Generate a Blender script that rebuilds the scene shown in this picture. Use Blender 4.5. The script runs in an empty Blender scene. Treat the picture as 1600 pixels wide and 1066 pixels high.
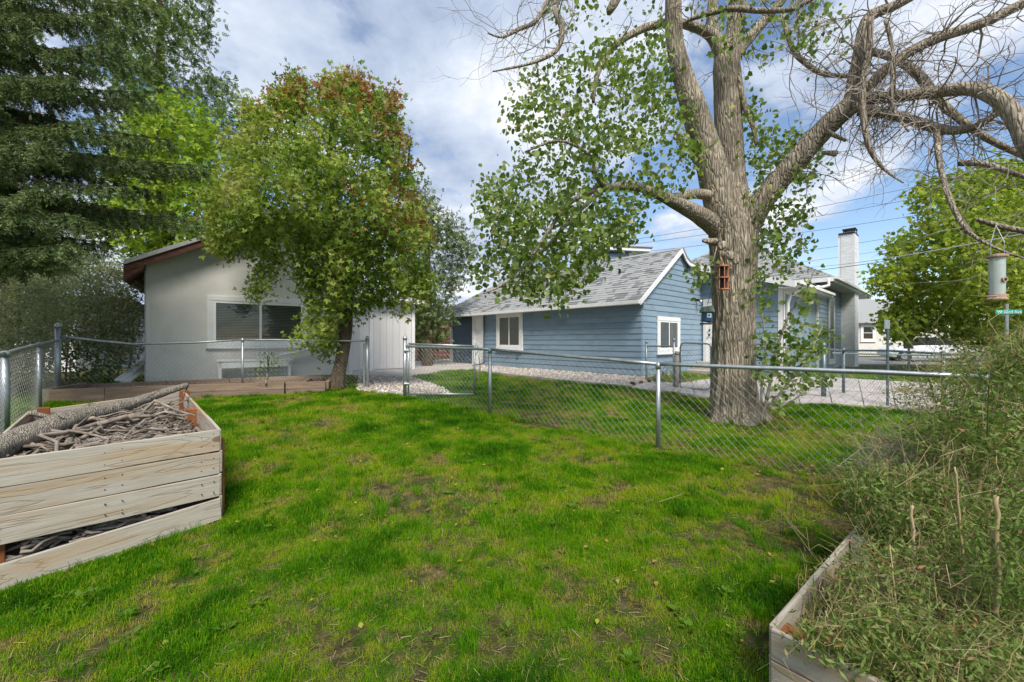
import bpy, math, random
import numpy as np
from mathutils import Matrix, Vector
random.seed(7); RNG = np.random.default_rng(7)
R = math.radians
scene = bpy.context.scene
COL = scene.collection
# ------------------------------------------------------------------ camera, sky, sun, exposure
CH = 1.5                                   # eye height (m); ground heights below are relative to the eye
cam_d = bpy.data.cameras.new('camera'); cam = bpy.data.objects.new('camera', cam_d); COL.objects.link(cam)
cam.location = (0, 0, CH); cam.rotation_euler = (R(90), 0, 0)
cam_d.lens = 14.625; cam_d.sensor_width = 36; cam_d.clip_end = 3000; cam_d.clip_start = 0.05
scene.camera = cam
SUN_EL, SUN_AZ = 50, 168                  # azimuth measured clockwise from +Y
w = bpy.data.worlds.new('World'); scene.world = w; w.use_nodes = True
nt = w.node_tree; nt.nodes.clear()
def N(t, typ, **kw):
    n = t.nodes.new(typ)
    for k, v in kw.items():
        if k == 'inp':
            for kk, vv in v.items(): n.inputs[kk].default_value = vv
        else: setattr(n, k, v)
    return n
def ramp(t, stops, interp='LINEAR'):
    n = t.nodes.new('ShaderNodeValToRGB'); n.color_ramp.interpolation = interp
    e = n.color_ramp.elements
    while len(e) < len(stops): e.new(0.5)
    for i, (p, c) in enumerate(stops):
        e[i].position = p; e[i].color = (c[0], c[1], c[2], 1) if not isinstance(c, (int, float)) else (c, c, c, 1)
    return n
sky = N(nt, 'ShaderNodeTexSky', sky_type='NISHITA', sun_disc=False, sun_elevation=R(SUN_EL), sun_rotation=R(SUN_AZ), air_density=1.0, dust_density=0.3, ozone_density=2.0)
tc = N(nt, 'ShaderNodeTexCoord')
sep = N(nt, 'ShaderNodeSeparateXYZ'); nt.links.new(tc.outputs['Generated'], sep.inputs[0])
zz = N(nt, 'ShaderNodeMath', operation='MAXIMUM', inp={1: 0.0}); nt.links.new(sep.outputs[2], zz.inputs[0])
za = N(nt, 'ShaderNodeMath', operation='ADD', inp={1: 0.28}); nt.links.new(zz.outputs[0], za.inputs[0])
dx = N(nt, 'ShaderNodeMath', operation='DIVIDE'); nt.links.new(sep.outputs[0], dx.inputs[0]); nt.links.new(za.outputs[0], dx.inputs[1])
dy = N(nt, 'ShaderNodeMath', operation='DIVIDE'); nt.links.new(sep.outputs[1], dy.inputs[0]); nt.links.new(za.outputs[0], dy.inputs[1])
cmb = N(nt, 'ShaderNodeCombineXYZ'); nt.links.new(dx.outputs[0], cmb.inputs[0]); nt.links.new(dy.outputs[0], cmb.inputs[1])
SKYOFF = (3.1, 1.7, 0.0)
mp = N(nt, 'ShaderNodeMapping'); mp.inputs['Location'].default_value = SKYOFF; nt.links.new(cmb.outputs[0], mp.inputs[0])
n1 = N(nt, 'ShaderNodeTexNoise', inp={'Scale': 1.15, 'Detail': 10.0, 'Roughness': 0.60, 'Distortion': 0.1}); nt.links.new(mp.outputs[0], n1.inputs['Vector'])
n2 = N(nt, 'ShaderNodeTexNoise', inp={'Scale': 2.3, 'Detail': 9.0, 'Roughness': 0.58, 'Distortion': 0.1}); nt.links.new(mp.outputs[0], n2.inputs['Vector'])
cov = N(nt, 'ShaderNodeMath', operation='MULTIPLY_ADD', inp={1: -0.055, 2: 0.012})   # clouds thin out towards the right
nt.links.new(dx.outputs[0], cov.inputs[0])
addc = N(nt, 'ShaderNodeMath', operation='ADD', use_clamp=True); nt.links.new(n1.outputs['Fac'], addc.inputs[0]); nt.links.new(cov.outputs[0], addc.inputs[1])
cm = ramp(nt, [(0.44, 0), (0.495, 1)]); nt.links.new(addc.outputs[0], cm.inputs[0])
cc = ramp(nt, [(0.33, (0.30, 0.38, 0.53)), (0.44, (0.45, 0.53, 0.68)), (0.55, (0.62, 0.69, 0.81)), (0.68, (0.92, 0.93, 0.96))]); nt.links.new(n2.outputs['Fac'], cc.inputs[0])
b1 = N(nt, 'ShaderNodeBackground', inp={'Strength': 0.08}); nt.links.new(sky.outputs[0], b1.inputs[0])
b2 = N(nt, 'ShaderNodeBackground', inp={'Strength': 0.50}); nt.links.new(cc.outputs[0], b2.inputs[0])
mx = N(nt, 'ShaderNodeMixShader'); nt.links.new(cm.outputs[0], mx.inputs[0]); nt.links.new(b1.outputs[0], mx.inputs[1]); nt.links.new(b2.outputs[0], mx.inputs[2])
wo = N(nt, 'ShaderNodeOutputWorld'); nt.links.new(mx.outputs[0], wo.inputs[0])
sd = bpy.data.lights.new('sun', 'SUN'); sd.energy = 2.3; sd.angle = R(20); sd.color = (1.0, 0.95, 0.87)
sun = bpy.data.objects.new('sun', sd); COL.objects.link(sun)
sv = Vector((math.sin(R(SUN_AZ)) * math.cos(R(SUN_EL)), math.cos(R(SUN_AZ)) * math.cos(R(SUN_EL)), math.sin(R(SUN_EL))))
sun.rotation_euler = sv.to_track_quat('Z', 'Y').to_euler(); sun.location = (0, 0, 30)
vs = scene.view_settings; vs.view_transform = 'Standard'; vs.look = 'None'; vs.exposure = 1.27; vs.gamma = 1; vs.use_curve_mapping = False

# ------------------------------------------------------------------ helpers
F0 = 650.0
def P(px, py, Y): return np.array(((px - 800) / F0 * Y, Y, CH + (533 - py) / F0 * Y))
ctrl = np.array([(1.81,5.15,-1.35),(-.36,6.82,-1.2),(-2.1,8.16,-1.1),(-3.2,9.2,-1.04),(3.84,12.3,-1.08),(-3.14,19.9,-1.06),(8.58,13.2,-1.12),
  (6.3,8.4,-1.2),(-4,9,-1.08),(-8.1,7.4,-1.1),(-2.36,3.35,-1.44),(-3.1,2.41,-1.5),(-6.46,5.3,-1.2),(0,2,-1.5),(1.1,1.76,-1.5),(2.5,7.0,-1.31),
  (-9,10.3,-1.07),(-5,13.1,-1.08),(0,0,-1.52),(4,3.4,-1.4),(7.2,7.2,-1.22),(15,15,-1.2),(20,25,-1.25),(40,40,-1.3),(-40,40,-1.1),(0,60,-1.1),
  (40,0,-1.4),(-40,0,-1.2),(0,-10,-1.55),(20,-5,-1.5),(-20,-5,-1.4),(12,3,-1.35),(-12,3,-1.25),(0,12.5,-1.08)])
_d = np.linalg.norm(ctrl[:, None, :2] - ctrl[None, :, :2], axis=2)
_w = np.linalg.solve(_d - 1.5 * np.eye(len(ctrl)) * 0 + 0.0, ctrl[:, 2] + 1.2)
def gz(x, y):
    x = np.asarray(x, float); y = np.asarray(y, float)
    d = np.sqrt((x[..., None] - ctrl[:, 0]) ** 2 + (y[..., None] - ctrl[:, 1]) ** 2 + 0.16)
    r = np.clip((np.maximum(np.abs(x), np.abs(y)) - 40) / 30, 0, 1)
    return (d @ _w - 1.2) * (1 - r) - 1.2 * r + CH
def G(px, py, dz=0.0):
    Y = 8.0
    for _ in range(60):
        x = (px - 800) / F0 * Y
        z = float(gz(x, Y)) - CH
        Y2 = -z * F0 / max(py - 533, 4)
        Y = 0.5 * Y + 0.5 * min(Y2, 90)
    return np.array(((px - 800) / F0 * Y, Y, float(gz((px - 800) / F0 * Y, Y)) + dz))
_perm = RNG.random((256, 256))
def vnoise(x, y, s=1.0):
    x = np.asarray(x) * s + 1000.3; y = np.asarray(y) * s + 1000.7
    xi = np.floor(x).astype(int); yi = np.floor(y).astype(int); fx = x - xi; fy = y - yi
    fx = fx * fx * (3 - 2 * fx); fy = fy * fy * (3 - 2 * fy)
    a = _perm[xi % 256, yi % 256]; b = _perm[(xi + 1) % 256, yi % 256]; c = _perm[xi % 256, (yi + 1) % 256]; d = _perm[(xi + 1) % 256, (yi + 1) % 256]
    return (a * (1 - fx) + b * fx) * (1 - fy) + (c * (1 - fx) + d * fx) * fy
def fbm(x, y, s=1.0, o=4):
    v = 0; a = 0.5; t = 0
    for i in range(o): v = v + a * vnoise(x + i * 17.1, y - i * 9.3, s * 2 ** i); t += a; a *= 0.55
    return v / t
def inpoly(x, y, poly):
    x = np.asarray(x); y = np.asarray(y); c = np.zeros(x.shape, bool); n = len(poly)
    for i in range(n):
        x0, y0 = poly[i]; x1, y1 = poly[(i + 1) % n]
        if y0 == y1: continue
        c ^= ((y0 > y) != (y1 > y)) & (x < (x1 - x0) * (y - y0) / (y1 - y0) + x0)
    return c

WM = {}
def wm(o): return WM.get(o.name, Matrix.Identity(4)) if o is not None else Matrix.Identity(4)
def tag(o, label=None, cat=None, group=None, kind=None):
    if label: o['label'] = label
    if cat: o['category'] = cat
    if group: o['group'] = group
    if kind: o['kind'] = kind
    return o
def link(o, parent=None, M=None):
    COL.objects.link(o)
    M = M if M is not None else Matrix.Identity(4)
    if parent is not None:
        o.parent = parent; o.matrix_basis = wm(parent).inverted() @ M
    else: o.matrix_basis = M
    WM[o.name] = M.copy(); return o
def empty(name, loc, label, cat, group=None, kind=None):
    o = bpy.data.objects.new(name, None); o.empty_display_size = 0.2
    link(o, None, Matrix.Translation(Vector(loc))); tag(o, label, cat, group, kind); return o
def setmats(me, mat): me.materials.append(mat)
class MB:
    def __init__(s): s.v = []; s.f = []; s.n = 0; s.a = []; s.ta = 0.5; s.mi = []; s.cm = 0
    def add(s, vs_, fs):
        b = s.n; s.v.extend([tuple(map(float, p)) for p in vs_]); s.f.extend([tuple(b + i for i in f) for f in fs]); s.mi.extend([s.cm] * len(fs))
        s.a.extend([s.ta] * len(vs_)); s.n += len(vs_)
    def hexa(s, q):  # 8 points: bottom 4 ccw, top 4
        s.add(q, [(3, 2, 1, 0), (4, 5, 6, 7), (0, 1, 5, 4), (1, 2, 6, 5), (2, 3, 7, 6), (3, 0, 4, 7)])
    def box(s, o, X, Y, Z):   # corner o and three edge vectors
        o, X, Y, Z = map(lambda t: np.array(t, float), (o, X, Y, Z))
        s.hexa([o, o + X, o + X + Y, o + Y, o + Z, o + X + Z, o + X + Y + Z, o + Y + Z])
    def bbox(s, x0, x1, y0, y1, z0, z1): s.box((x0, y0, z0), (x1 - x0, 0, 0), (0, y1 - y0, 0), (0, 0, z1 - z0))
    def tube(s, path, rad, sides=6, cap=True, wob=0.0, ridge=None):
        p = np.array(path, float); n = len(p)
        rad = np.full(n, rad, float) if np.isscalar(rad) else np.array(rad, float)
        t = np.gradient(p, axis=0); t /= np.maximum(np.linalg.norm(t, axis=1), 1e-9)[:, None]
        u = np.cross(t[0], (0.31, 0.17, 0.93)); 
        if np.linalg.norm(u) < 0.2: u = np.cross(t[0], (1, 0, 0.1))
        U = np.empty_like(p)
        for i in range(n):
            u = u - t[i] * np.dot(u, t[i]); u /= max(np.linalg.norm(u), 1e-9); U[i] = u
        V = np.cross(t, U); a = np.arange(sides) * 2 * math.pi / sides
        rr = rad[:, None] * np.ones((1, sides))
        if wob: rr = rr * (1 + wob * (RNG.random((n, sides)) - 0.5))
        if ridge is not None: rr = rr * ridge(p, a)
        ring = p[:, None] + rr[..., None] * (U[:, None] * np.cos(a)[None, :, None] + V[:, None] * np.sin(a)[None, :, None])
        b = s.n; s.v.extend(map(tuple, ring.reshape(-1, 3))); s.a.extend([s.ta] * (n * sides)); s.n += n * sides
        for i in range(n - 1):
            k = b + i * sides
            for j in range(sides):
                j2 = (j + 1) % sides; s.f.append((k + j, k + j2, k + sides + j2, k + sides + j))
        if cap:
            s.f.append(tuple(b + j for j in range(sides))[::-1]); s.f.append(tuple(b + (n - 1) * sides + j for j in range(sides)))
        s.mi.extend([s.cm] * ((n - 1) * sides + (2 if cap else 0)))
    def lathe(s, c, prof, sides=16):  # prof: (radius, z)
        b = s.n; vs_ = []; fs = []; n = len(prof)
        for r, z in prof:
            for j in range(sides): a = 2 * math.pi * j / sides; vs_.append((c[0] + r * math.cos(a), c[1] + r * math.sin(a), c[2] + z))
        for i in range(n - 1):
            for j in range(sides): j2 = (j + 1) % sides; fs.append((i * sides + j, i * sides + j2, (i + 1) * sides + j2, (i + 1) * sides + j))
        fs.append(tuple(range(sides))[::-1]); fs.append(tuple((n - 1) * sides + j for j in range(sides))); s.add(vs_, fs)
    def sphere(s, c, r, seg=10, rings=6, sc=(1, 1, 1)):
        vs_ = []; fs = []
        for i in range(rings + 1):
            th = math.pi * i / rings
            for j in range(seg):
                ph = 2 * math.pi * j / seg
                vs_.append((c[0] + r * sc[0] * math.sin(th) * math.cos(ph), c[1] + r * sc[1] * math.sin(th) * math.sin(ph), c[2] + r * sc[2] * math.cos(th)))
        for i in range(rings):
            for j in range(seg):
                fs.append((i * seg + j, (i + 1) * seg + j, (i + 1) * seg + (j + 1) % seg, i * seg + (j + 1) % seg))
        s.add(vs_, fs)
    def mesh(s, name, org=(0, 0, 0), smooth=False):
        me = bpy.data.meshes.new(name); o = np.array(org, float)
        v = np.array(s.v, float).reshape(-1, 3) - o
        me.from_pydata(v.tolist(), [], s.f); 
        at = me.attributes.new('tint', 'FLOAT', 'POINT'); at.data.foreach_set('value', np.array(s.a, np.float32))
        if any(s.mi): me.polygons.foreach_set('material_index', np.array(s.mi, np.int32))
        if smooth: me.polygons.foreach_set('use_smooth', [True] * len(me.polygons))
        me.update(); return me
    def build(s, name, mat, parent=None, org=None, smooth=False, kind=None, bevel=0):
        if org is None: org = tuple(wm(parent).translation) if parent is not None else (0, 0, 0)
        me = s.mesh(name, org, smooth)
        for m in (mat if isinstance(mat, (list, tuple)) else [mat]): me.materials.append(m)
        ob = bpy.data.objects.new(name, me); link(ob, parent, Matrix.Translation(Vector(org)))
        if kind: ob['kind'] = kind
        if bevel:
            b = ob.modifiers.new('bevel', 'BEVEL'); b.width = bevel; b.segments = 1; b.limit_method = 'ANGLE'
        return ob
BOARDS = {}
def board(name, p0, p1, up, th, wd, mat, parent, over=0.0, jit=0.0, taper=None, kind=None, wear=0.006):
    """plank from p0 to p1 (centre of its lower edge); up = direction of its width; local X runs along the grain"""
    p0 = np.array(p0, float); p1 = np.array(p1, float); L = np.linalg.norm(p1 - p0); X = (p1 - p0) / L
    up = np.array(up, float); up = up - X * np.dot(up, X); up /= np.linalg.norm(up); Yv = np.cross(up, X)
    b = MB(); n = max(2, int(L / 0.25)); pts = []
    for i in range(n + 1):
        x = L * i / n; e0 = (RNG.random() - .5) * wear; e1 = (RNG.random() - .5) * wear
        pts += [(x, -th / 2, e0), (x, th / 2, e0), (x, th / 2, wd + e1), (x, -th / 2, wd + e1)]
    fs = [(0, 3, 2, 1), tuple(4 * n + i for i in range(4))]
    for i in range(n):
        for j in range(4): fs.append((4 * i + j, 4 * i + (j + 1) % 4, 4 * i + 4 + (j + 1) % 4, 4 * i + 4 + j))
    b.add(pts, fs); me = b.mesh(name); me.materials.append(mat)
    o = bpy.data.objects.new(name, me)
    M = Matrix(((X[0], Yv[0], up[0], p0[0]), (X[1], Yv[1], up[1], p0[1]), (X[2], Yv[2], up[2], p0[2]), (0, 0, 0, 1)))
    link(o, parent, M)
    bv = o.modifiers.new('bevel', 'BEVEL'); bv.width = 0.004; bv.segments = 1; bv.limit_method = 'ANGLE'
    if kind: o['kind'] = kind
    return o

# leaf clouds -------------------------------------------------------
T_HEART = (np.array([(0,0,0),(.12,.42,.10),(.55,.42,.10),(1.02,0,-.16),(.55,-.42,.10),(.12,-.42,.10),(.5,0,-.03)]), [(0,6,2,1),(6,3,2),(0,5,4,6),(6,4,3)])
def _leaflet(a, L, W, o=(0, 0), dz=0.0):
    c, s_ = math.cos(a), math.sin(a); q = []
    for (x, y, z) in ((0, 0, 0), (L * .45, W, .05), (L, 0, -.12 + dz), (L * .45, -W, .05)): q.append((o[0] + x * c - y * s_, o[1] + x * s_ + y * c, z))
    return q
def _multi(ls):
    v = []; f = []
    for q in ls: b = len(v); v += q; f.append((b, b + 1, b + 2, b + 3))
    return (np.array(v, float), f)
T_TRI = _multi([_leaflet(0, 1.0, .24, (.35, 0)), _leaflet(1.0, .8, .2, (.3, 0)), _leaflet(-1.0, .8, .2, (.3, 0))])
T_PALM = _multi([_leaflet(a, l, .26) for a, l in ((0, 1), (.75, .85), (-.75, .85), (1.6, .55), (-1.6, .55))])
T_LANCE = _multi([_leaflet(0, 1.0, .16)])
T_OVAL = _multi([_leaflet(0, 1.0, .3)])
T_PINN = _multi([_leaflet(.9, .42, .12, (x, 0)) for x in (.1, .35, .6)] + [_leaflet(-.9, .42, .12, (x, 0)) for x in (.1, .35, .6)] + [_leaflet(0, .4, .12, (.8, 0))])
def leafmesh(name, pts, dirs, size, tmpl, mat, parent=None, tint=None, kind=None, roll=0.9, smooth=False, upb=0.5):
    pts = np.asarray(pts, float); n = len(pts); U = np.asarray(dirs, float); U = U / np.maximum(np.linalg.norm(U, axis=1), 1e-6)[:, None]
    rn = RNG.normal(size=(n, 3)) * roll + np.array((0, 0, upb)); Nn = rn - U * np.sum(rn * U, 1)[:, None]; Nn /= np.maximum(np.linalg.norm(Nn, axis=1), 1e-6)[:, None]
    W = np.cross(Nn, U); size = np.broadcast_to(np.asarray(size, float), (n,))
    tv, tf = tmpl; k = len(tv)
    V = pts[:, None] + size[:, None, None] * (U[:, None] * tv[None, :, :1] + W[:, None] * tv[None, :, 1:2] + Nn[:, None] * tv[None, :, 2:3])
    org = np.array(wm(parent).translation) if parent is not None else np.zeros(3)
    V = (V - org).reshape(-1, 3)
    fl = np.array([len(f) for f in tf]); li = np.concatenate([np.array(f) for f in tf])
    loops = (np.arange(n)[:, None] * k + li[None]).ravel().astype(np.int32)
    tot = np.tile(fl, n); st = np.concatenate(([0], np.cumsum(tot)[:-1])).astype(np.int32)
    me = bpy.data.meshes.new(name); me.vertices.add(n * k); me.vertices.foreach_set('co', V.astype(np.float32).ravel())
    me.loops.add(len(loops)); me.loops.foreach_set('vertex_index', loops)
    me.polygons.add(n * len(tf)); me.polygons.foreach_set('loop_start', st)
    try: me.polygons.foreach_set('loop_total', tot.astype(np.int32))
    except Exception: pass
    tint = RNG.random(n) if tint is None else np.asarray(tint)
    at = me.attributes.new('tint', 'FLOAT', 'POINT'); at.data.foreach_set('value', np.repeat(tint, k).astype(np.float32))
    me.materials.append(mat); me.update(calc_edges=True); me.validate()
    ob = bpy.data.objects.new(name, me); link(ob, parent, Matrix.Translation(Vector(org)))
    if kind: ob['kind'] = kind
    return ob
def rdirs(n, up=0.0, out=None, ow=0.0):
    d = RNG.normal(size=(n, 3)); d /= np.linalg.norm(d, axis=1)[:, None]; d[:, 2] += up
    if out is not None: d += out * ow
    return d
def wig(p0, p1, n=5, amp=0.08, sag=0.0):
    p0 = np.array(p0, float); p1 = np.array(p1, float); L = np.linalg.norm(p1 - p0); t = np.linspace(0, 1, n)[:, None]
    q = p0 + (p1 - p0) * t; q[1:-1] += RNG.normal(size=(n - 2, 3)) * amp * L; q[:, 2] += -sag * L * (4 * t * (1 - t))[:, 0] ; return q
def colonize(b, nodes, nrad, targets, tip=0.004, sides=4, k=0.012, amp=0.06, lift=0.0, maxn=60000, rmax=0.03, bias=None):
    """join each target point to the nearest point of the growing branch system"""
    cap = len(nodes) + len(targets) * 6 + 10
    A = np.empty((cap, 3)); Rr = np.empty(cap); m = len(nodes); A[:m] = nodes; Rr[:m] = nrad
    d0 = np.min(np.linalg.norm(targets[:, None] - A[None, :m], axis=2), axis=1); ends = []
    for i in np.argsort(d0):
        T = targets[i]; dd = A[:m] - T; D = np.sqrt((dd ** 2).sum(1))
        pen = D.copy()
        if bias is not None: pen = pen + bias * np.maximum(0, A[:m, 2] - T[2])
        j = int(np.argmin(pen)); L = D[j]
        if L < 0.02: ends.append(T); continue
        n = 6 if L > .8 else 5 if L > 0.35 else 4
        q = wig(A[j], T, n, amp, -lift); r0 = min(Rr[j] * 0.8, tip + k * L, rmax); rr = np.linspace(r0, tip * .6, n)
        b.tube(q, rr, sides if r0 > 0.006 else 3, cap=False)
        A[m:m + n - 1] = q[1:]; Rr[m:m + n - 1] = rr[1:]; m += n - 1; ends.append(q[-1])
    return A[:m], np.array(ends)
def limb(b, pts, sides=10, sub=4, bark=0.0, amp=0.0):
    """pts: (px, py, r_px, depth); smooth tube through them; returns nodes, radii"""
    q = np.array([list(P(a, c, d)) + [r / F0 * d] for a, c, r, d in pts]); n = len(q); out = []
    for i in range(n - 1):
        p0 = q[max(i - 1, 0)]; p1 = q[i]; p2 = q[i + 1]; p3 = q[min(i + 2, n - 1)]
        for j in range(sub):
            t = j / sub; out.append(0.5 * ((2 * p1) + (-p0 + p2) * t + (2 * p0 - 5 * p1 + 4 * p2 - p3) * t * t + (-p0 + 3 * p1 - 3 * p2 + p3) * t ** 3))
    out.append(q[-1]); out = np.array(out)
    if amp: out[1:, :3] += RNG.normal(size=(len(out) - 1, 3)) * amp * out[1:, 3:4]
    r = np.maximum(out[:, 3], 0.003)
    b.tube(out[:, :3], r, sides, wob=bark); return out[:, :3], r
# ------------------------------------------------------------------ materials
def newmat(name):
    m = bpy.data.materials.new(name); m.use_nodes = True; t = m.node_tree; t.nodes.clear()
    o = N(t, 'ShaderNodeOutputMaterial'); p = N(t, 'ShaderNodeBsdfPrincipled'); t.links.new(p.outputs[0], o.inputs[0]); return m, t, p, o
def noisemat(name, stops, scale=4, detail=6, rough=0.8, stretch=(1, 1, 1), bump=0.2, bscale=None, dist=0.01, metal=0.0, dirt=None, objrand=0.0, spec=0.3, distort=0.0, coord='Object', bstretch=None):
    m, t, p, o = newmat(name)
    tc = N(t, 'ShaderNodeTexCoord'); mp = N(t, 'ShaderNodeMapping'); mp.inputs['Scale'].default_value = stretch
    src = tc.outputs[coord]
    if objrand:
        oi = N(t, 'ShaderNodeObjectInfo'); ml = N(t, 'ShaderNodeVectorMath', operation='SCALE'); ml.inputs[0].default_value = (37, 19, 53)
        t.links.new(oi.outputs['Random'], ml.inputs['Scale']); ad = N(t, 'ShaderNodeVectorMath', operation='ADD')
        t.links.new(src, ad.inputs[0]); t.links.new(ml.outputs[0], ad.inputs[1]); src = ad.outputs[0]
    t.links.new(src, mp.inputs[0])
    n = N(t, 'ShaderNodeTexNoise', inp={'Scale': scale, 'Detail': detail, 'Roughness': 0.6, 'Distortion': distort}); t.links.new(mp.outputs[0], n.inputs['Vector'])
    r = ramp(t, stops); t.links.new(n.outputs['Fac'], r.inputs[0]); c = r.outputs[0]
    if objrand:
        hv = N(t, 'ShaderNodeHueSaturation'); mr = N(t, 'ShaderNodeMapRange', inp={3: 1 - objrand, 4: 1 + objrand}); t.links.new(oi.outputs['Random'], mr.inputs[0])
        t.links.new(mr.outputs[0], hv.inputs['Value']); t.links.new(c, hv.inputs['Color']); c = hv.outputs[0]
    if dirt:
        dcol, dscale, lo, hi = dirt
        n2 = N(t, 'ShaderNodeTexNoise', inp={'Scale': dscale, 'Detail': 8, 'Roughness': 0.65}); t.links.new(src, n2.inputs['Vector'])
        r2 = ramp(t, [(lo, 0), (hi, 1)]); t.links.new(n2.outputs['Fac'], r2.inputs[0])
        mm = N(t, 'ShaderNodeMix', data_type='RGBA'); t.links.new(r2.outputs[0], mm.inputs[0]); t.links.new(c, mm.inputs[6]); mm.inputs[7].default_value = (*dcol, 1); c = mm.outputs[2]
    t.links.new(c, p.inputs['Base Color'])
    p.inputs['Roughness'].default_value = rough; p.inputs['Metallic'].default_value = metal; p.inputs['Specular IOR Level'].default_value = spec
    if bump:
        bn = N(t, 'ShaderNodeTexNoise', inp={'Scale': bscale or scale * 4, 'Detail': 8, 'Roughness': 0.65, 'Distortion': distort})
        if bstretch:
            mp2 = N(t, 'ShaderNodeMapping'); mp2.inputs['Scale'].default_value = bstretch; t.links.new(src, mp2.inputs[0]); t.links.new(mp2.outputs[0], bn.inputs['Vector'])
        else: t.links.new(mp.outputs[0], bn.inputs['Vector'])
        bp = N(t, 'ShaderNodeBump', inp={'Strength': bump, 'Distance': dist}); t.links.new(bn.outputs['Fac'], bp.inputs['Height']); t.links.new(bp.outputs[0], p.inputs['Normal'])
    return m
def tintmat(name, stops, rough=0.6, trans=0.35, attr='GEOMETRY', tcol=1.5, spec=0.16, noise=None):
    m, t, p, o = newmat(name)
    a = N(t, 'ShaderNodeAttribute', attribute_name='tint', attribute_type=attr); f = a.outputs['Fac']
    if noise:
        g = N(t, 'ShaderNodeNewGeometry'); n = N(t, 'ShaderNodeTexNoise', inp={'Scale': noise[0], 'Detail': 3}); t.links.new(g.outputs['Position'], n.inputs['Vector'])
        q = N(t, 'ShaderNodeMath', operation='MULTIPLY_ADD', inp={1: noise[1], 2: -noise[1] * .5}); t.links.new(n.outputs['Fac'], q.inputs[0])
        q2 = N(t, 'ShaderNodeMath', operation='ADD', use_clamp=True); t.links.new(q.outputs[0], q2.inputs[0]); t.links.new(f, q2.inputs[1]); f = q2.outputs[0]
    r = ramp(t, stops); t.links.new(f, r.inputs[0]); t.links.new(r.outputs[0], p.inputs['Base Color']); p.inputs['Roughness'].default_value = rough; p.inputs['Specular IOR Level'].default_value = spec
    if trans:
        tr = N(t, 'ShaderNodeBsdfTranslucent'); mu = N(t, 'ShaderNodeMix', data_type='RGBA', blend_type='MULTIPLY', inp={0: 1.0}); mu.inputs[7].default_value = (tcol, tcol * 1.05, tcol * .6, 1)
        t.links.new(r.outputs[0], mu.inputs[6]); t.links.new(mu.outputs[2], tr.inputs[0]); ms = N(t, 'ShaderNodeMixShader', inp={0: trans})
        t.links.new(p.outputs[0], ms.inputs[1]); t.links.new(tr.outputs[0], ms.inputs[2]); t.links.new(ms.outputs[0], o.inputs[0])
    return m
M = {}
M['siding'] = noisemat('blue_siding_paint', [(.3, (.19, .265, .335)), (.7, (.225, .305, .375))], 3, stretch=(1, 1, 3), rough=.55, bump=.12, bscale=60, dist=.003, objrand=.06, dirt=((.16, .21, .235), 1.1, .52, .75))
M['siding_dark'] = noisemat('slate_blue_with_shade', [(.3, (.075, .115, .155)), (.7, (.09, .135, .18))], 3, rough=.55, bump=.1, bscale=60, dist=.003, objrand=.06)  # darker slate blue; eave and recess shade is put into the colour
M['white'] = noisemat('white_trim_paint', [(.3, (.66, .66, .64)), (.7, (.76, .76, .74))], 5, rough=.5, bump=.08, bscale=40, dist=.003, dirt=((.5, .49, .45), 2.5, .6, .8))
M['vinyl'] = noisemat('white_vinyl', [(.3, (.74, .74, .72)), (.7, (.8, .8, .78))], 5, rough=.35, bump=0)
M['stucco'] = noisemat('grey_stucco', [(.25, (.56, .55, .51)), (.5, (.63, .615, .57)), (.75, (.67, .655, .61))], 1.3, detail=9, rough=.9, bump=.35, bscale=45, dist=.006, dirt=((.47, .465, .43), .9, .5, .74), distort=.6)
M['panel'] = noisemat('pale_wood_panel_paint', [(.3, (.60, .58, .56)), (.7, (.67, .65, .63))], 4, stretch=(4, 4, .5), rough=.7, bump=.2, bscale=30, dist=.004)
M['brown_wood'] = noisemat('red_brown_barge_wood', [(.3, (.06, .022, .013)), (.7, (.15, .065, .04))], 6, stretch=(1, 1, 3), rough=.7, bump=.3, dist=.006)
M['roofmetal'] = noisemat('grey_drip_edge', [(.3, (.3, .31, .3)), (.7, (.42, .43, .41))], 8, rough=.6, bump=.1)
M['concrete'] = noisemat('concrete', [(.25, (.33, .29, .26)), (.5, (.43, .385, .35)), (.75, (.50, .46, .43))], 2.5, detail=9, rough=.9, bump=.3, bscale=60, dist=.005, dirt=((.25, .22, .19), 1.3, .52, .72))
M['walk'] = noisemat('pinkish_concrete', [(.25, (.36, .325, .30)), (.5, (.44, .40, .375)), (.75, (.50, .47, .44))], 2.0, detail=9, rough=.9, bump=.25, bscale=60, dist=.005, dirt=((.32, .27, .24), 1.1, .5, .75))
M['asphalt'] = noisemat('asphalt', [(.3, (.14, .14, .14)), (.7, (.2, .2, .2))], 2, rough=.9, bump=.3, bscale=80)
M['leaf_lawnweed'] = tintmat('lawn_weed_leaf', [(0, (.05, .12, .01)), (1, (.12, .21, .02))], trans=.3)
M['gravel_bed'] = noisemat('crushed_stone', [(.3, (.22, .19, .16)), (.5, (.36, .31, .27)), (.7, (.46, .42, .38))], 40, detail=4, rough=.95, bump=.8, bscale=60, dist=.02)
M['soil'] = noisemat('lawn_soil', [(.3, (.040, .034, .014)), (.5, (.085, .072, .032)), (.72, (.16, .13, .065))], 14, detail=9, rough=1, bump=1.0, bscale=60, dist=.03, spec=.05, dirt=((.05, .085, .012), 5, .45, .6))
M['bed_soil'] = noisemat('bed_soil', [(.3, (.035, .024, .015)), (.7, (.10, .075, .05))], 12, detail=9, rough=1, bump=.8, dist=.02)
M['galv'] = noisemat('galvanised_steel', [(.3, (.30, .33, .34)), (.7, (.46, .49, .50))], 14, detail=6, rough=.42, metal=.75, bump=.05, stretch=(1, 1, .3), dirt=((.22, .22, .2), 4, .6, .8))
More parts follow.
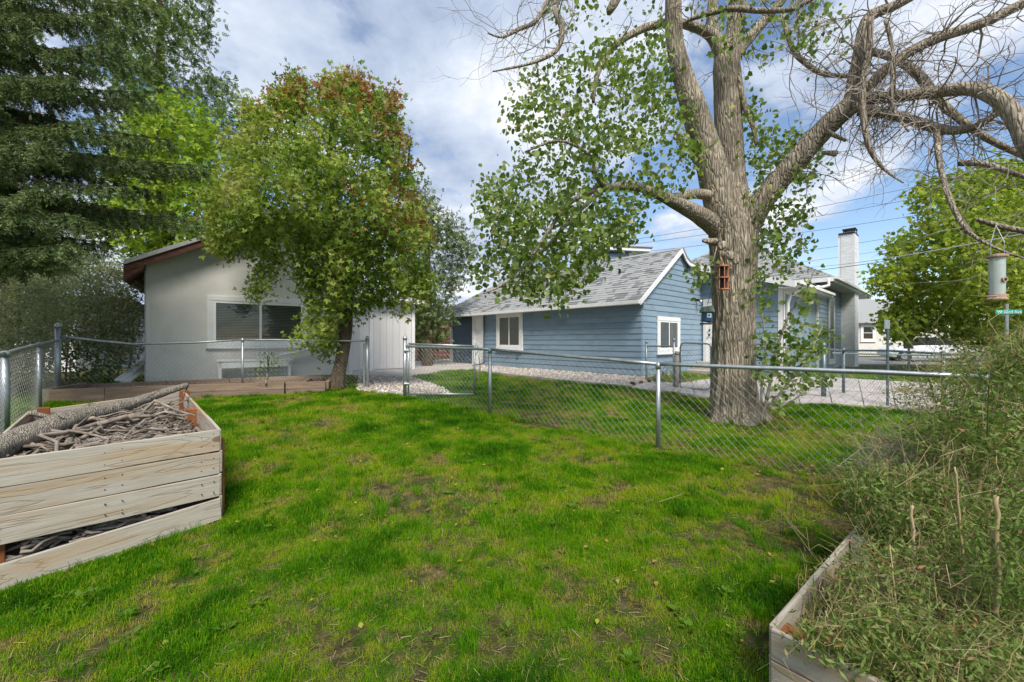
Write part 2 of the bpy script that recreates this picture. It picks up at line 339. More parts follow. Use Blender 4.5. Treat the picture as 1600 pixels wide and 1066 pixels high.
M['galv_dark'] = noisemat('old_galvanised_steel', [(.3, (.10, .14, .15)), (.7, (.19, .24, .25))], 14, rough=.5, metal=.6, bump=.05)
M['wire'] = noisemat('galvanised_wire', [(.3, (.27, .27, .25)), (.7, (.38, .38, .35))], 20, rough=.5, metal=.5, bump=0)
def woodmat(name, base, dark, streak, sc=1.0):
    m, t, p, o = newmat(name)
    tc = N(t, 'ShaderNodeTexCoord'); oi = N(t, 'ShaderNodeObjectInfo'); ml = N(t, 'ShaderNodeVectorMath', operation='SCALE'); ml.inputs[0].default_value = (31, 17, 23)
    t.links.new(oi.outputs['Random'], ml.inputs['Scale']); ad = N(t, 'ShaderNodeVectorMath', operation='ADD'); t.links.new(tc.outputs['Object'], ad.inputs[0]); t.links.new(ml.outputs[0], ad.inputs[1])
    mp = N(t, 'ShaderNodeMapping'); mp.inputs['Scale'].default_value = (.55 * sc, 5 * sc, 7 * sc); t.links.new(ad.outputs[0], mp.inputs[0])
    # growth rings: distorted bands, with knots pulling the grain
    vo = N(t, 'ShaderNodeTexVoronoi', inp={'Scale': 1.1}); mpk = N(t, 'ShaderNodeMapping'); mpk.inputs['Scale'].default_value = (1.3, 2.5, 3.0); t.links.new(ad.outputs[0], mpk.inputs[0]); t.links.new(mpk.outputs[0], vo.inputs['Vector'])
    kn = ramp(t, [(0.0, 1), (.16, .55), (.45, 0)]); t.links.new(vo.outputs['Distance'], kn.inputs[0])
    nz = N(t, 'ShaderNodeTexNoise', inp={'Scale': 1.2, 'Detail': 4, 'Distortion': .3}); t.links.new(mp.outputs[0], nz.inputs['Vector'])
    su = N(t, 'ShaderNodeMath', operation='MULTIPLY_ADD', inp={1: .35}); t.links.new(kn.outputs[0], su.inputs[0]); t.links.new(nz.outputs['Fac'], su.inputs[2])
    sc_ = N(t, 'ShaderNodeMath', operation='MULTIPLY', inp={1: 13.0}); t.links.new(su.outputs[0], sc_.inputs[0]); fr = N(t, 'ShaderNodeMath', operation='PINGPONG', inp={1: 1.0}); t.links.new(sc_.outputs[0], fr.inputs[0])
    rg = ramp(t, [(0, 0), (.8, .15), (1, 1)]); t.links.new(fr.outputs[0], rg.inputs[0])
    fn = N(t, 'ShaderNodeTexNoise', inp={'Scale': 9, 'Detail': 6, 'Roughness': .7}); t.links.new(mp.outputs[0], fn.inputs['Vector'])
    c1 = ramp(t, [(.25, tuple(x * .78 for x in base)), (.6, base), (.85, tuple(min(1, x * 1.15) for x in base))]); t.links.new(fn.outputs['Fac'], c1.inputs[0])
    m1 = N(t, 'ShaderNodeMix', data_type='RGBA'); m1.inputs[7].default_value = (*dark, 1); f1 = N(t, 'ShaderNodeMath', operation='MULTIPLY', inp={1: .38}); t.links.new(rg.outputs[0], f1.inputs[0]); t.links.new(f1.outputs[0], m1.inputs[0]); t.links.new(c1.outputs[0], m1.inputs[6])
    sn = N(t, 'ShaderNodeTexNoise', inp={'Scale': .9, 'Detail': 5, 'Roughness': .6, 'Distortion': .2}); mp3 = N(t, 'ShaderNodeMapping'); mp3.inputs['Scale'].default_value = (.8, 5, 9); t.links.new(ad.outputs[0], mp3.inputs[0]); t.links.new(mp3.outputs[0], sn.inputs['Vector'])
    sr = ramp(t, [(.50, 0), (.66, .62)]); t.links.new(sn.outputs['Fac'], sr.inputs[0])
    m2 = N(t, 'ShaderNodeMix', data_type='RGBA'); m2.inputs[7].default_value = (*streak, 1); t.links.new(sr.outputs[0], m2.inputs[0]); t.links.new(m1.outputs[2], m2.inputs[6])
    kc = ramp(t, [(0.0, 1), (.07, .9), (.10, 0)]); t.links.new(vo.outputs['Distance'], kc.inputs[0])
    m3 = N(t, 'ShaderNodeMix', data_type='RGBA'); m3.inputs[7].default_value = (dark[0] * .6, dark[1] * .5, dark[2] * .4, 1); kf = N(t, 'ShaderNodeMath', operation='MULTIPLY', inp={1: .8}); t.links.new(kc.outputs[0], kf.inputs[0]); t.links.new(kf.outputs[0], m3.inputs[0]); t.links.new(m2.outputs[2], m3.inputs[6])
    hv = N(t, 'ShaderNodeHueSaturation'); mr = N(t, 'ShaderNodeMapRange', inp={3: .88, 4: 1.1}); t.links.new(oi.outputs['Random'], mr.inputs[0]); t.links.new(mr.outputs[0], hv.inputs['Value']); t.links.new(m3.outputs[2], hv.inputs['Color'])
    t.links.new(hv.outputs[0], p.inputs['Base Color']); p.inputs['Roughness'].default_value = .82; p.inputs['Specular IOR Level'].default_value = .2
    bp = N(t, 'ShaderNodeBump', inp={'Strength': .5, 'Distance': .004}); ba = N(t, 'ShaderNodeMath', operation='SUBTRACT'); t.links.new(fn.outputs['Fac'], ba.inputs[0]); t.links.new(rg.outputs[0], ba.inputs[1]); t.links.new(ba.outputs[0], bp.inputs['Height']); t.links.new(bp.outputs[0], p.inputs['Normal'])
    return m
M['grey_wood'] = woodmat('weathered_cedar', (.385, .35, .29), (.16, .09, .045), (.33, .20, .075))
M['old_wood'] = woodmat('old_brown_timber', (.21, .15, .105), (.07, .045, .03), (.27, .21, .16))
M['post_wood'] = woodmat('orange_cedar_post', (.22, .075, .028), (.08, .025, .012), (.28, .12, .05))
def barkmat(name, a, b, c, sc=1.0):
    m, t, p, o = newmat(name)
    tc = N(t, 'ShaderNodeTexCoord'); mp = N(t, 'ShaderNodeMapping'); mp.inputs['Scale'].default_value = (12 * sc, 12 * sc, 1.8 * sc); t.links.new(tc.outputs['Object'], mp.inputs[0])
    n = N(t, 'ShaderNodeTexNoise', inp={'Scale': 1.6, 'Detail': 8, 'Roughness': .65, 'Distortion': .9}); t.links.new(mp.outputs[0], n.inputs['Vector'])
    v = N(t, 'ShaderNodeTexVoronoi', feature='DISTANCE_TO_EDGE', inp={'Scale': 2.2}); t.links.new(mp.outputs[0], v.inputs['Vector'])
    vr = ramp(t, [(0, 0), (.22, 1)]); t.links.new(v.outputs['Distance'], vr.inputs[0])
    n2 = N(t, 'ShaderNodeTexNoise', inp={'Scale': 2.2, 'Detail': 5}); t.links.new(tc.outputs['Object'], n2.inputs['Vector'])
    r = ramp(t, [(.3, a), (.5, b), (.7, c)]); t.links.new(n.outputs['Fac'], r.inputs[0])
    mm = N(t, 'ShaderNodeMix', data_type='RGBA', blend_type='MULTIPLY', inp={0: .22}); t.links.new(r.outputs[0], mm.inputs[6]); t.links.new(vr.outputs[0], mm.inputs[7])
    m4 = N(t, 'ShaderNodeMix', data_type='RGBA', blend_type='MULTIPLY', inp={0: .8}); r4 = ramp(t, [(.35, (.62, .60, .55)), (.65, (1.15, 1.12, 1.05))]); t.links.new(n2.outputs['Fac'], r4.inputs[0]); t.links.new(mm.outputs[2], m4.inputs[6]); t.links.new(r4.outputs[0], m4.inputs[7])
    t.links.new(m4.outputs[2], p.inputs['Base Color']); p.inputs['Roughness'].default_value = .9; p.inputs['Specular IOR Level'].default_value = .15
    ad = N(t, 'ShaderNodeMath', operation='ADD'); t.links.new(vr.outputs[0], ad.inputs[0]); t.links.new(n.outputs['Fac'], ad.inputs[1])
    bp = N(t, 'ShaderNodeBump', inp={'Strength': .9, 'Distance': .024 / sc}); t.links.new(ad.outputs[0], bp.inputs['Height']); t.links.new(bp.outputs[0], p.inputs['Normal']); return m
M['bark'] = barkmat('furrowed_grey_bark', (.24, .20, .155), (.38, .33, .265), (.54, .48, .40))
M['bark_brown'] = barkmat('brown_bark', (.07, .05, .035), (.13, .10, .07), (.20, .16, .12), 2)
M['bark_log'] = barkmat('dead_log_bark', (.15, .13, .11), (.32, .285, .24), (.50, .46, .40), 2.5)
M['stick'] = noisemat('dead_twig', [(.3, (.09, .07, .055)), (.55, (.24, .20, .16)), (.8, (.40, .35, .30))], 9, rough=.9, bump=.3, objrand=.25)
M['leaf_linden'] = tintmat('heart_leaf', [(0, (.055, .095, .018)), (.5, (.13, .19, .04)), (.85, (.26, .31, .10)), (1, (.38, .33, .13))], trans=.42, rough=.42, spec=.35, tcol=2.0)
M['leaf_maple'] = tintmat('maple_leaf', [(0, (.07, .12, .018)), (.35, (.17, .25, .035)), (.62, (.33, .37, .08)), (.74, (.27, .27, .09)), (.85, (.26, .16, .05)), (1, (.30, .09, .03))], trans=.35, rough=.5)
M['leaf_lime'] = tintmat('yellow_green_leaf', [(0, (.11, .20, .02)), (.5, (.21, .31, .03)), (1, (.34, .41, .045))], trans=.35)
M['leaf_street'] = tintmat('bright_green_leaf', [(0, (.11, .18, .02)), (.5, (.27, .35, .04)), (1, (.45, .47, .08))], trans=.35)
M['leaf_dark'] = tintmat('mid_green_leaf', [(0, (.045, .085, .018)), (.5, (.10, .16, .035)), (1, (.18, .24, .07))], trans=.3)
M['leaf_grey'] = tintmat('grey_green_leaf', [(0, (.07, .11, .035)), (.5, (.16, .21, .08)), (.85, (.28, .31, .17)), (1, (.34, .27, .19))], trans=.25)
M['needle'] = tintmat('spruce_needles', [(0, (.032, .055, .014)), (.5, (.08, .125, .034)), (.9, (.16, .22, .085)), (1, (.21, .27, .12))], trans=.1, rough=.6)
M['weed'] = tintmat('weed_leaf', [(0, (.06, .11, .018)), (.5, (.14, .215, .045)), (.8, (.23, .29, .09)), (.92, (.30, .25, .12)), (1, (.30, .15, .06))], trans=.3)
M['straw'] = tintmat('dry_stem', [(0, (.07, .10, .025)), (.45, (.17, .17, .06)), (.8, (.32, .25, .12)), (1, (.42, .34, .20))], trans=0, rough=.8)
M['greystem'] = tintmat('grey_dry_stem', [(0, (.12, .10, .08)), (.5, (.25, .21, .17)), (1, (.38, .33, .27))], trans=0, rough=.8)
M['litter'] = tintmat('leaf_litter', [(0, (.30, .28, .05)), (.5, (.26, .17, .06)), (1, (.20, .08, .03))], trans=.2)
M['grass'] = tintmat('grass_blades', [(0, (.022, .085, .003)), (.3, (.065, .19, .004)), (.5, (.14, .27, .005)), (.68, (.25, .32, .010)), (.85, (.29, .27, .04)), (1, (.32, .25, .11))], trans=.35, attr='INSTANCER', tcol=1.8, noise=(30, .25), rough=.7, spec=.06)
M['shingle'] = tintmat('asphalt_shingles', [(0, (.13, .135, .14)), (.2, (.19, .195, .20)), (.45, (.265, .27, .27)), (1, (.32, .322, .32))], trans=0, rough=.9, noise=(60, .2))
M['brick_white'] = tintmat('white_painted_brick', [(0, (.70, .71, .72)), (1, (.82, .83, .84))], trans=0, rough=.7, noise=(25, .5))
M['plain_dark'] = noisemat('dark_interior', [(.3, (.012, .013, .014)), (.7, (.02, .021, .022))], 3, rough=.9, bump=0)
M['blind'] = noisemat('blind_slats', [(.3, (.66, .66, .62)), (.7, (.74, .74, .70))], 3, rough=.6, bump=0)
M['burgundy'] = noisemat('burgundy_boards', [(.3, (.085, .022, .026)), (.7, (.13, .036, .04))], 4, stretch=(1, 1, 4), rough=.6, bump=.1, objrand=.1)
M['tan'] = noisemat('tan_stucco', [(.3, (.44, .31, .19)), (.7, (.52, .38, .25))], 3, rough=.9, bump=.2)
M['cream'] = noisemat('cream_wall', [(.3, (.60, .56, .50)), (.7, (.68, .65, .59))], 3, rough=.8, bump=.1)
M['copper'] = noisemat('copper_feeder', [(.3, (.34, .12, .06)), (.7, (.52, .24, .15))], 14, rough=.5, metal=.2, bump=.05)
M['black'] = noisemat('black_metal', [(.3, (.015, .015, .016)), (.7, (.03, .03, .03))], 8, rough=.5, bump=0)
M['cable'] = noisemat('cable_rubber', [(.3, (.03, .03, .035)), (.7, (.05, .05, .055))], 8, rough=.6, bump=0)
M['cable_white'] = noisemat('pale_cable', [(.3, (.4, .4, .4)), (.7, (.5, .5, .5))], 8, rough=.6, bump=0)
M['teal'] = noisemat('teal_plastic', [(.3, (.01, .12, .13)), (.7, (.02, .18, .19))], 8, rough=.35, bump=0)
M['signgreen'] = noisemat('sign_green', [(.3, (.015, .30, .21)), (.7, (.02, .34, .25))], 8, rough=.4, bump=0)
M['blue'] = noisemat('blue_paint', [(.3, (.015, .07, .16)), (.7, (.03, .10, .2))], 8, rough=.5, bump=.05)
M['greygreen'] = noisemat('grey_green_roof', [(.3, (.10, .14, .12)), (.7, (.18, .22, .19))], 8, rough=.7, bump=.1)
M['carpaint'] = noisemat('white_car_paint', [(.3, (.62, .64, .66)), (.7, (.68, .70, .72))], 2, rough=.2, bump=0, spec=.6)
M['rubber'] = noisemat('tyre_rubber', [(.3, (.015, .015, .015)), (.7, (.03, .03, .03))], 8, rough=.8, bump=0)
def glassmat(name, tintc, mixf, rough=.03):
    m, t, p, o = newmat(name); p.inputs['Base Color'].default_value = (*tintc, 1); p.inputs['Roughness'].default_value = rough; p.inputs['Specular IOR Level'].default_value = 1.0; p.inputs['Metallic'].default_value = .0
    tr = N(t, 'ShaderNodeBsdfTransparent'); gl = N(t, 'ShaderNodeBsdfGlossy', inp={'Roughness': rough}); gl.inputs[0].default_value = (1, 1, 1, 1)
    fr = N(t, 'ShaderNodeFresnel', inp={'IOR': 1.45}); ms = N(t, 'ShaderNodeMixShader'); m2 = N(t, 'ShaderNodeMixShader', inp={0: mixf})
    t.links.new(tr.outputs[0], m2.inputs[1]); t.links.new(p.outputs[0], m2.inputs[2])
    t.links.new(fr.outputs[0], ms.inputs[0]); t.links.new(m2.outputs[0], ms.inputs[1]); t.links.new(gl.outputs[0], ms.inputs[2]); t.links.new(ms.outputs[0], o.inputs[0]); return m
M['glass'] = glassmat('window_glass', (.02, .025, .025), .08)
M['plastic'] = glassmat('hazy_plastic_tube', (.62, .68, .62), .55, .2)

M['leaf_silver'] = tintmat('silver_green_leaf', [(0, (.10, .15, .05)), (.5, (.24, .29, .14)), (1, (.46, .44, .33))], trans=.3)
M['rust'] = noisemat('worn_rust_metal', [(.3, (.28, .17, .12)), (.7, (.46, .33, .26))], 14, rough=.7, bump=.1)
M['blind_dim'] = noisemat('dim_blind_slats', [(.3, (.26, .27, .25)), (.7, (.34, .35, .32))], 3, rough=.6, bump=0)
# ------------------------------------------------------------------ ground
def gb(x, y): return gz(x, y) + 0.035 * (fbm(x, y, 1.3, 3) - 0.5)
def axis():
    a = np.concatenate([np.linspace(-400, -60, 12), np.linspace(-50, -14, 19), np.arange(-13.5, 13.6, .3), np.linspace(15, 50, 18), np.linspace(60, 400, 12)]); return a
ax = axis(); ay = np.concatenate([np.linspace(-60, -5, 8), np.arange(-4, 22, .3), np.linspace(23, 60, 20), np.linspace(75, 700, 16)])
gx, gy = np.meshgrid(ax, ay); gzv = gb(gx, gy); nx, ny = len(ax), len(ay)
gm = MB(); idx = np.arange(nx * ny).reshape(ny, nx)
gm.v = list(zip(gx.ravel(), gy.ravel(), gzv.ravel())); gm.n = nx * ny; gm.a = [.5] * gm.n
gm.f = [tuple(int(k) for k in (idx[j, i], idx[j, i + 1], idx[j + 1, i + 1], idx[j + 1, i])) for j in range(ny - 1) for i in range(nx - 1)]; gm.mi = [0] * len(gm.f)
ground = gm.build('ground', M['soil'], smooth=True, kind='structure')
import bmesh
def slab(name, poly, h, mat, parent=None, kind=None, cut=6, th=0.08, px=True, uneven=0.0, org=None):
    pts = [G(*p) for p in poly] if px else [np.array((p[0], p[1], 0)) for p in poly]
    bm = bmesh.new(); vs_ = [bm.verts.new((p[0], p[1], 0)) for p in pts]; bm.faces.new(vs_)
    bmesh.ops.triangulate(bm, faces=bm.faces[:])
    for _ in range(cut):
        es = [e for e in bm.edges if e.calc_length() > 0.45]
        if not es: break
        bmesh.ops.subdivide_edges(bm, edges=es, cuts=1, use_grid_fill=False); bmesh.ops.triangulate(bm, faces=bm.faces[:])
    for v in bm.verts: v.co.z = float(gz(v.co.x, v.co.y)) + h + uneven * (float(fbm(v.co.x, v.co.y, 2.0, 3)) - .5)
    ret = bmesh.ops.extrude_face_region(bm, geom=bm.faces[:]); nv = [g for g in ret['geom'] if isinstance(g, bmesh.types.BMVert)]
    for v in nv: v.co.z -= th
    bmesh.ops.recalc_face_normals(bm, faces=bm.faces[:])
    o_ = Vector(org) if org is not None else Vector((0, 0, 0))
    for v in bm.verts: v.co -= o_
    me = bpy.data.meshes.new(name); bm.to_mesh(me); bm.free(); me.materials.append(mat)
    ob = bpy.data.objects.new(name, me); link(ob, parent, Matrix.Translation(o_))
    if kind: ob['kind'] = kind
    return ob
GRAVEL = [(556, 612), (600, 616), (648, 621), (705, 617), (690, 607), (640, 590), (560, 588)]
DRIVE = [(548, 588), (640, 590), (700, 579), (745, 579), (760, 574), (742, 566), (700, 562), (640, 566), (540, 572)]
STRIP = [(745, 580), (800, 586), (900, 597), (985, 604.5), (1012, 603), (1010, 590), (1003, 586), (900, 577), (760, 567)]
def lerp(a, b, t): return tuple(a[i] + (b[i] - a[i]) * t for i in range(2))
WN = [(985, 608), (1050, 615), (1120, 625), (1200, 631), (1300, 634), (1400, 640), (1500, 650), (1700, 664)]
WF = [(1005, 596), (1062, 600), (1100, 594), (1180, 590), (1290, 590), (1390, 596), (1480, 600), (1700, 604)]
slab('gravel_drive', GRAVEL, .015, M['gravel_bed'], kind='structure', uneven=.03)
slab('concrete_drive', DRIVE, .03, M['concrete'], kind='structure')
slab('stone_strip', STRIP, .02, M['gravel_bed'], kind='structure', uneven=.03)
walk = slab('concrete_walk', WN + WF[::-1], .012, M['concrete'], kind='structure')
for i in range(len(WN) - 1):
    for k in range(2):
        for r in range(2):
            a0, a1 = k / 2 + .012, (k + 1) / 2 - .012; r0, r1 = r / 2 + .02, (r + 1) / 2 - .02
            q = [lerp(lerp(WN[i], WN[i + 1], a), lerp(WF[i], WF[i + 1], a), rr) for a, rr in ((a0, r0), (a1, r0), (a1, r1), (a0, r1))]
            slab('paving_slab', q, .032 + random.random() * .006, M['walk'], parent=walk, th=.04)
# kerb edging between lawn and stone strip
kb = MB(); kp = [G(x, y) for x, y in [(746, 581.5), (800, 587.5), (850, 593), (900, 598.5), (950, 603), (985, 606)]]
kerb = None
curb = empty('kerb_edging', kp[0], 'low concrete kerb strip dividing the lawn from the stones along the blue wall', 'kerb')
for i in range(len(kp) - 1):
    a, b_ = kp[i], kp[i + 1]; d = (b_ - a) / np.linalg.norm(b_ - a)
    board('kerb_stone', a + d * .01 + (0, 0, -.08), b_ - d * .01 + (0, 0, -.08), (0, 0, 1), .12, .15, M['concrete'], curb, wear=.004)
stb = MB()
for i, (x, y) in enumerate([(988, 603), (994, 602.4), (1000, 601.5), (1006, 600.5), (1012, 599)]):
    p = G(x, y)
    o = empty('edging_stone', p, ['reddish edging stone nearest the lawn at the end of the stone strip', 'second brick edging stone from the lawn beside the blue corner', 'middle edging stone of the five at the blue corner', 'fourth edging stone from the lawn by the blue corner', 'edging stone tucked against the thin fence post at the blue corner'][i], 'edging stone', 'edging stones at the blue corner')
    b = MB(); b.box(p + (-.07, -.05, -.05), (.13, -.02, 0), (.03, .11, 0), (0, 0, .15)); b.build('stone', M['concrete'] if i % 2 else M['brown_wood'], o, bevel=.012)
# far road
rd = MB(); rd.box((8, 22.5, CH - 1.225), (90, -8, .02), (3, 9, .02), (0, 0, .03)); rd.build('road', M['asphalt'], kind='structure')

# ------------------------------------------------------------------ window builder
def window(parent, o, u, n, W, H, trim=.1, sash=.045, mull=1, slats=24, blind=1.0, sill=True, name='window', lab=None, split_h=False, bl_mat=None):
    """o = lower left outer corner of the casing on the wall, u = along, n = out of the wall"""
    o = np.array(o, float); u = np.array(u, float); n = np.array(n, float); z = np.array((0, 0, 1.0))
    b = MB(); t = trim; D = .045
    b.box(o, u * W, n * D, z * t); b.box(o + z * (H - t), u * W, n * D, z * t)
    b.box(o + z * t + u * .0, u * t, n * (D - .004), z * (H - 2 * t)); b.box(o + z * t + u * (W - t), u * t, n * (D - .004), z * (H - 2 * t))
    if sill: b.box(o - u * .03 - z * .035, u * (W + .06), n * (D + .03), z * .035)
    fr = b.build(name, M['white'], parent, bevel=.004)
    if lab: fr['label'] = lab
    iw, ih = W - 2 * t, H - 2 * t; q = o + u * t + z * t
    b = MB(); b.box(q + n * .001, u * iw, n * .01, z * ih); b.build('shade', M['plain_dark'], fr)  # dark sheet behind the glass, coloured as the unlit room
    s = sash; b = MB(); sd_ = n * .034
    def bar(x, zz_, w_, h_): b.box(q + u * x + z * zz_ + n * .012, u * w_, sd_ - n * .012 + n * 0, z * h_)
    bar(0, 0, iw, s); bar(0, ih - s, iw, s); bar(0, s, s, ih - 2 * s); bar(iw - s, s, s, ih - 2 * s)
    if split_h: bar(s, ih / 2 - s / 2, iw - 2 * s, s); cells = [(s, s, iw - 2 * s, ih / 2 - 1.5 * s), (s, ih / 2 + s / 2, iw - 2 * s, ih / 2 - 1.5 * s)]
    elif mull == 1: bar(iw / 2 - s / 2, s, s, ih - 2 * s); cells = [(s, s, iw / 2 - 1.5 * s, ih - 2 * s), (iw / 2 + s / 2, s, iw / 2 - 1.5 * s, ih - 2 * s)]
    else: cells = [(s, s, iw - 2 * s, ih - 2 * s)]
    b.build('sash', M['vinyl'], fr, bevel=.003)
    for (x, zz_, w_, h_) in cells:
        b = MB(); c = q + u * x + z * zz_
        b.add([c + n * .03, c + n * .03 + u * w_, c + n * .03 + u * w_ + z * h_, c + n * .03 + z * h_], [(0, 1, 2, 3)]); b.build('pane', M['glass'], fr)
        if slats:
            b = MB(); k = int(slats * h_ / ih) ; h0 = h_ * (1 - blind)
            for i in range(k):
                zc = h0 + (h_ - h0) * (i + .5) / k
                if zc > h_ - .01: break
                b.add([c + n * .013 + z * zc + u * .004, c + n * .013 + z * zc + u * (w_ - .004), c + n * .024 + z * (zc + (h_ - h0) / k * .72) + u * (w_ - .004), c + n * .024 + z * (zc + (h_ - h0) / k * .72) + u * .004], [(0, 1, 2, 3)])
            b.build('blind', bl_mat or M['blind'], fr)
    return fr

# ------------------------------------------------------------------ blue house
C0 = np.array((3.84, 12.3)); D1 = np.array((-.678, .735)); D2 = np.array((.735, .678))
def F(t, s, z): p = C0 + t * D1 + s * D2; return np.array((p[0], p[1], CH + z))
d1 = np.array((*D1, 0)); d2 = np.array((*D2, 0)); Z = np.array((0, 0, 1.0))
gh = CH - 1.1
house = empty('house', F(0, 0, -1.1), 'single storey blue lap sided house with grey shingle roofs and white trim', 'house')
def body(name, pts_base, z0, tops, mat, inset=0.0):
    b = MB(); n = len(pts_base); v = [F(t, s, z0) for t, s in pts_base] + [F(t, s, z) for (t, s), z in zip(pts_base, tops)]
    b.add(v, [tuple(range(n))[::-1], tuple(range(n, 2 * n))] + [(i, (i + 1) % n, n + (i + 1) % n, n + i) for i in range(n)]); return b.build(name, mat, house)
BD = .178
def siding(wall, A, u, n, length, zlo, zhi, ext=None, mat=None, joints=2.9, th=.02, bd=BD):
    """lap boards; A = wall start at z=0 plane; ext(z)->(umin,umax)"""
    k = 0; zb = zlo
    while zb < zhi - .02:
        zt = min(zb + bd, zhi); e0 = ext(zb) if ext else (0, length); e1 = ext(zt) if ext else (0, length)
        lo0, hi0 = e0; lo1, hi1 = e1
        cuts = [0.0]; x = random.uniform(.8, joints)
        while x < length - .5: cuts.append(x); x += random.uniform(joints * .8, joints * 1.4)
        cuts.append(length)
        for i in range(len(cuts) - 1):
            a0, b0 = max(cuts[i] + .001, lo0), min(cuts[i + 1] - .001, hi0); a1, b1 = max(cuts[i] + .001, lo1), min(cuts[i + 1] - .001, hi1)
            if b0 - a0 < .03: continue
            if b1 - a1 < .01: a1 = b1 = (a1 + b1) / 2 if b1 < a1 else a1; b1 = max(b1, a1 + .002)
            q = []; o0 = th + .004 + random.uniform(-.0015, .0015)
            for (uu, zz_, oo) in ((a0, zb, 0), (b0, zb, 0), (b0, zb, o0), (a0, zb, o0), (a1, zt, 0), (b1, zt, 0), (b1, zt, .007), (a1, zt, .007)):
                q.append(np.array(A) + u * uu + n * oo + Z * zz_)
            bb = MB(); bb.hexa(q); org = q[0]; me = bb.mesh('siding_board', org); me.materials.append(mat or M['siding'])
            o = bpy.data.objects.new('siding_board', me); link(o, wall, Matrix.Translation(Vector(org)))
        zb = zt; k += 1
# bodies (set in a little from the boards)
RZ, EZ = 3.08, 1.24                       # ridge and eave of the long wing
def gprof(s):  # underside of the wing roof along s
    if s <= 2.34: return EZ + (RZ - .1 - EZ) * (s + .12) / 2.46
    if s <= 2.8: return RZ - .1 - (s - 2.34) * .62
    return 2.68
wl = body('wall', [(0.0, 0.0), (7.45, 0.0), (7.45, 4.1), (0.0, 4.1)], -1.35, [EZ - .03, EZ - .03, 1.2, 1.2], M['siding'])
siding(wl, F(7.45, 0, 0), -d1, -d2, 7.45, -1.02, EZ - .02)
# gable end
wg = MB(); gp = [(0, -1.3), (4.1, -1.3), (4.1, 2.62), (2.8, 2.62), (2.34, RZ - .14), (0, EZ)]
v = [F(.002, s, z) for s, z in gp] + [F(.30, s, z) for s, z in gp]; m_ = len(gp)
wg.add(v, [tuple(range(m_))[::-1], tuple(range(m_, 2 * m_))] + [(i, (i + 1) % m_, m_ + (i + 1) % m_, m_ + i) for i in range(m_)])
wgo = wg.build('gable_wall', M['siding'], house)
def gext(z):
    if z < EZ: return (0.012, 4.09)
    lo = (z - EZ) / (RZ - .1 - EZ) * 2.46 - .1
    hi = 4.09 if z < 2.6 else 2.34 + max(0, (RZ - .12 - z) / .66)
    return (max(0.012, lo), hi)
siding(wgo, F(0, 0, 0), d2, -d1, 4.1, -1.02, RZ - .14, ext=gext)
# recessed end of the wing with door
wr = body('wall', [(7.5, .45), (10.5, .45), (10.5, 4.1), (7.5, 4.1)], -1.3, [EZ - .05, EZ - .05, EZ, EZ], M['siding_dark'])  # dark slate blue here also holds the shade under the eave
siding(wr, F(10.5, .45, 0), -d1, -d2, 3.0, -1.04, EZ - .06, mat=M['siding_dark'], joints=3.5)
b = MB()
b.box(F(10.5, .36, -1.15), -d1 * .13, -d2 * -.11, Z * (EZ + 1.1)); b.build('corner_board', M['white'], house)
b = MB(); b.box(F(8.22, -.03, -1.15), -d1 * .14, d2 * .5, Z * (EZ + 1.12)); b.box(F(7.56, -.032, -1.05), -d1 * .11, d2 * .12, Z * (EZ + 1.0)); b.box(F(8.08, -.028, .98), -d1 * .52, d2 * .1, Z * .12)
b.build('door_frame', M['white'], house)
b = MB(); b.box(F(8.08, .02, -1.0), -d1 * .52, d2 * .05, Z * 1.98); dr = b.build('door', M['vinyl'], house, bevel=.004)
b = MB(); b.sphere(F(7.98, -.03, -.12), .035); b.build('handle', M['galv'], dr)
window(house, F(6.56, -.024, -.36), -d1, -d2, 1.55, 1.5, trim=.15, sash=.055, slats=30)
window(house, F(-.024, .84, -.39), d2, -d1, 1.5, 1.16, trim=.13, sash=.05, slats=26)
# foundation
b = MB(); b.box(F(7.4, -.01, -1.35), -d1 * 7.41, d2 * .02, Z * .335); b.box(F(-.012, -.01, -1.35), d2 * 4.1, d1 * .02, Z * .335); b.build('foundation', M['concrete'], house)
# corner boards and small fittings
b = MB(); b.tube([F(7.35, -.06, EZ - .1), F(7.35, -.06, -.86), F(7.42, -.2, -1.0), F(7.6, -.55, -1.05)], .035, 8); b.build('downspout', M['siding_dark'], house)
b = MB(); b.box(F(5.35, -.05, -.68), -d1 * .07, d2 * .03, Z * .2); b.build('vent', M['siding_dark'], house)
b = MB(); lp = F(-.02, 3.62, 1.45); b.tube([lp, lp - d1 * .1], .045, 10); b.tube([lp - d1 * .1 - Z * .01, lp - d1 * .2 - d2 * .05 - Z * .05], [.03, .06], 10); b.build('wall_lamp', M['black'], house, smooth=False)
b = MB(); b.sphere(lp - d1 * .2 - d2 * .055 - Z * .052, .045); b.build('lamp_lens', M['vinyl'], house)

def shingles(roof, A, u, wv, n, rows, expo, ext, tab=.22, seed=1):
    """overlapping tabs on the plane A + u*x + wv*y; ext(y)->(x0,x1)"""
    rs = random.Random(seed); b = MB()
    for r in range(rows):
        y0 = r * expo; y1 = y0 + expo * 1.15; x0, x1 = ext(y0 + expo * .5); x = x0 - rs.random() * tab
        while x < x1:
            wd = tab * rs.choice((.5, .8, 1, 1.4)); a, c = max(x, x0), min(x + wd - .004, x1); x += wd
            if c - a < .02: continue
            th = rs.choice((.008, .008, .02)); b.ta = rs.choice((.05, .1, .55, .65, .75, .85)) * .85 + rs.random() * .15
            j = rs.uniform(-.004, .004)
            p = [A + u * a + wv * (y0 + j), A + u * c + wv * (y0 + j), A + u * c + wv * y1, A + u * a + wv * y1]
            q = [p[0] + n * (th + .006), p[1] + n * (th + .006), p[2] + n * .004, p[3] + n * .004]
            b.add(p + q, [(4, 5, 6, 7), (0, 1, 5, 4), (1, 2, 6, 5), (3, 0, 4, 7)])
    b.build('shingle', M['shingle'], roof, kind='stuff')
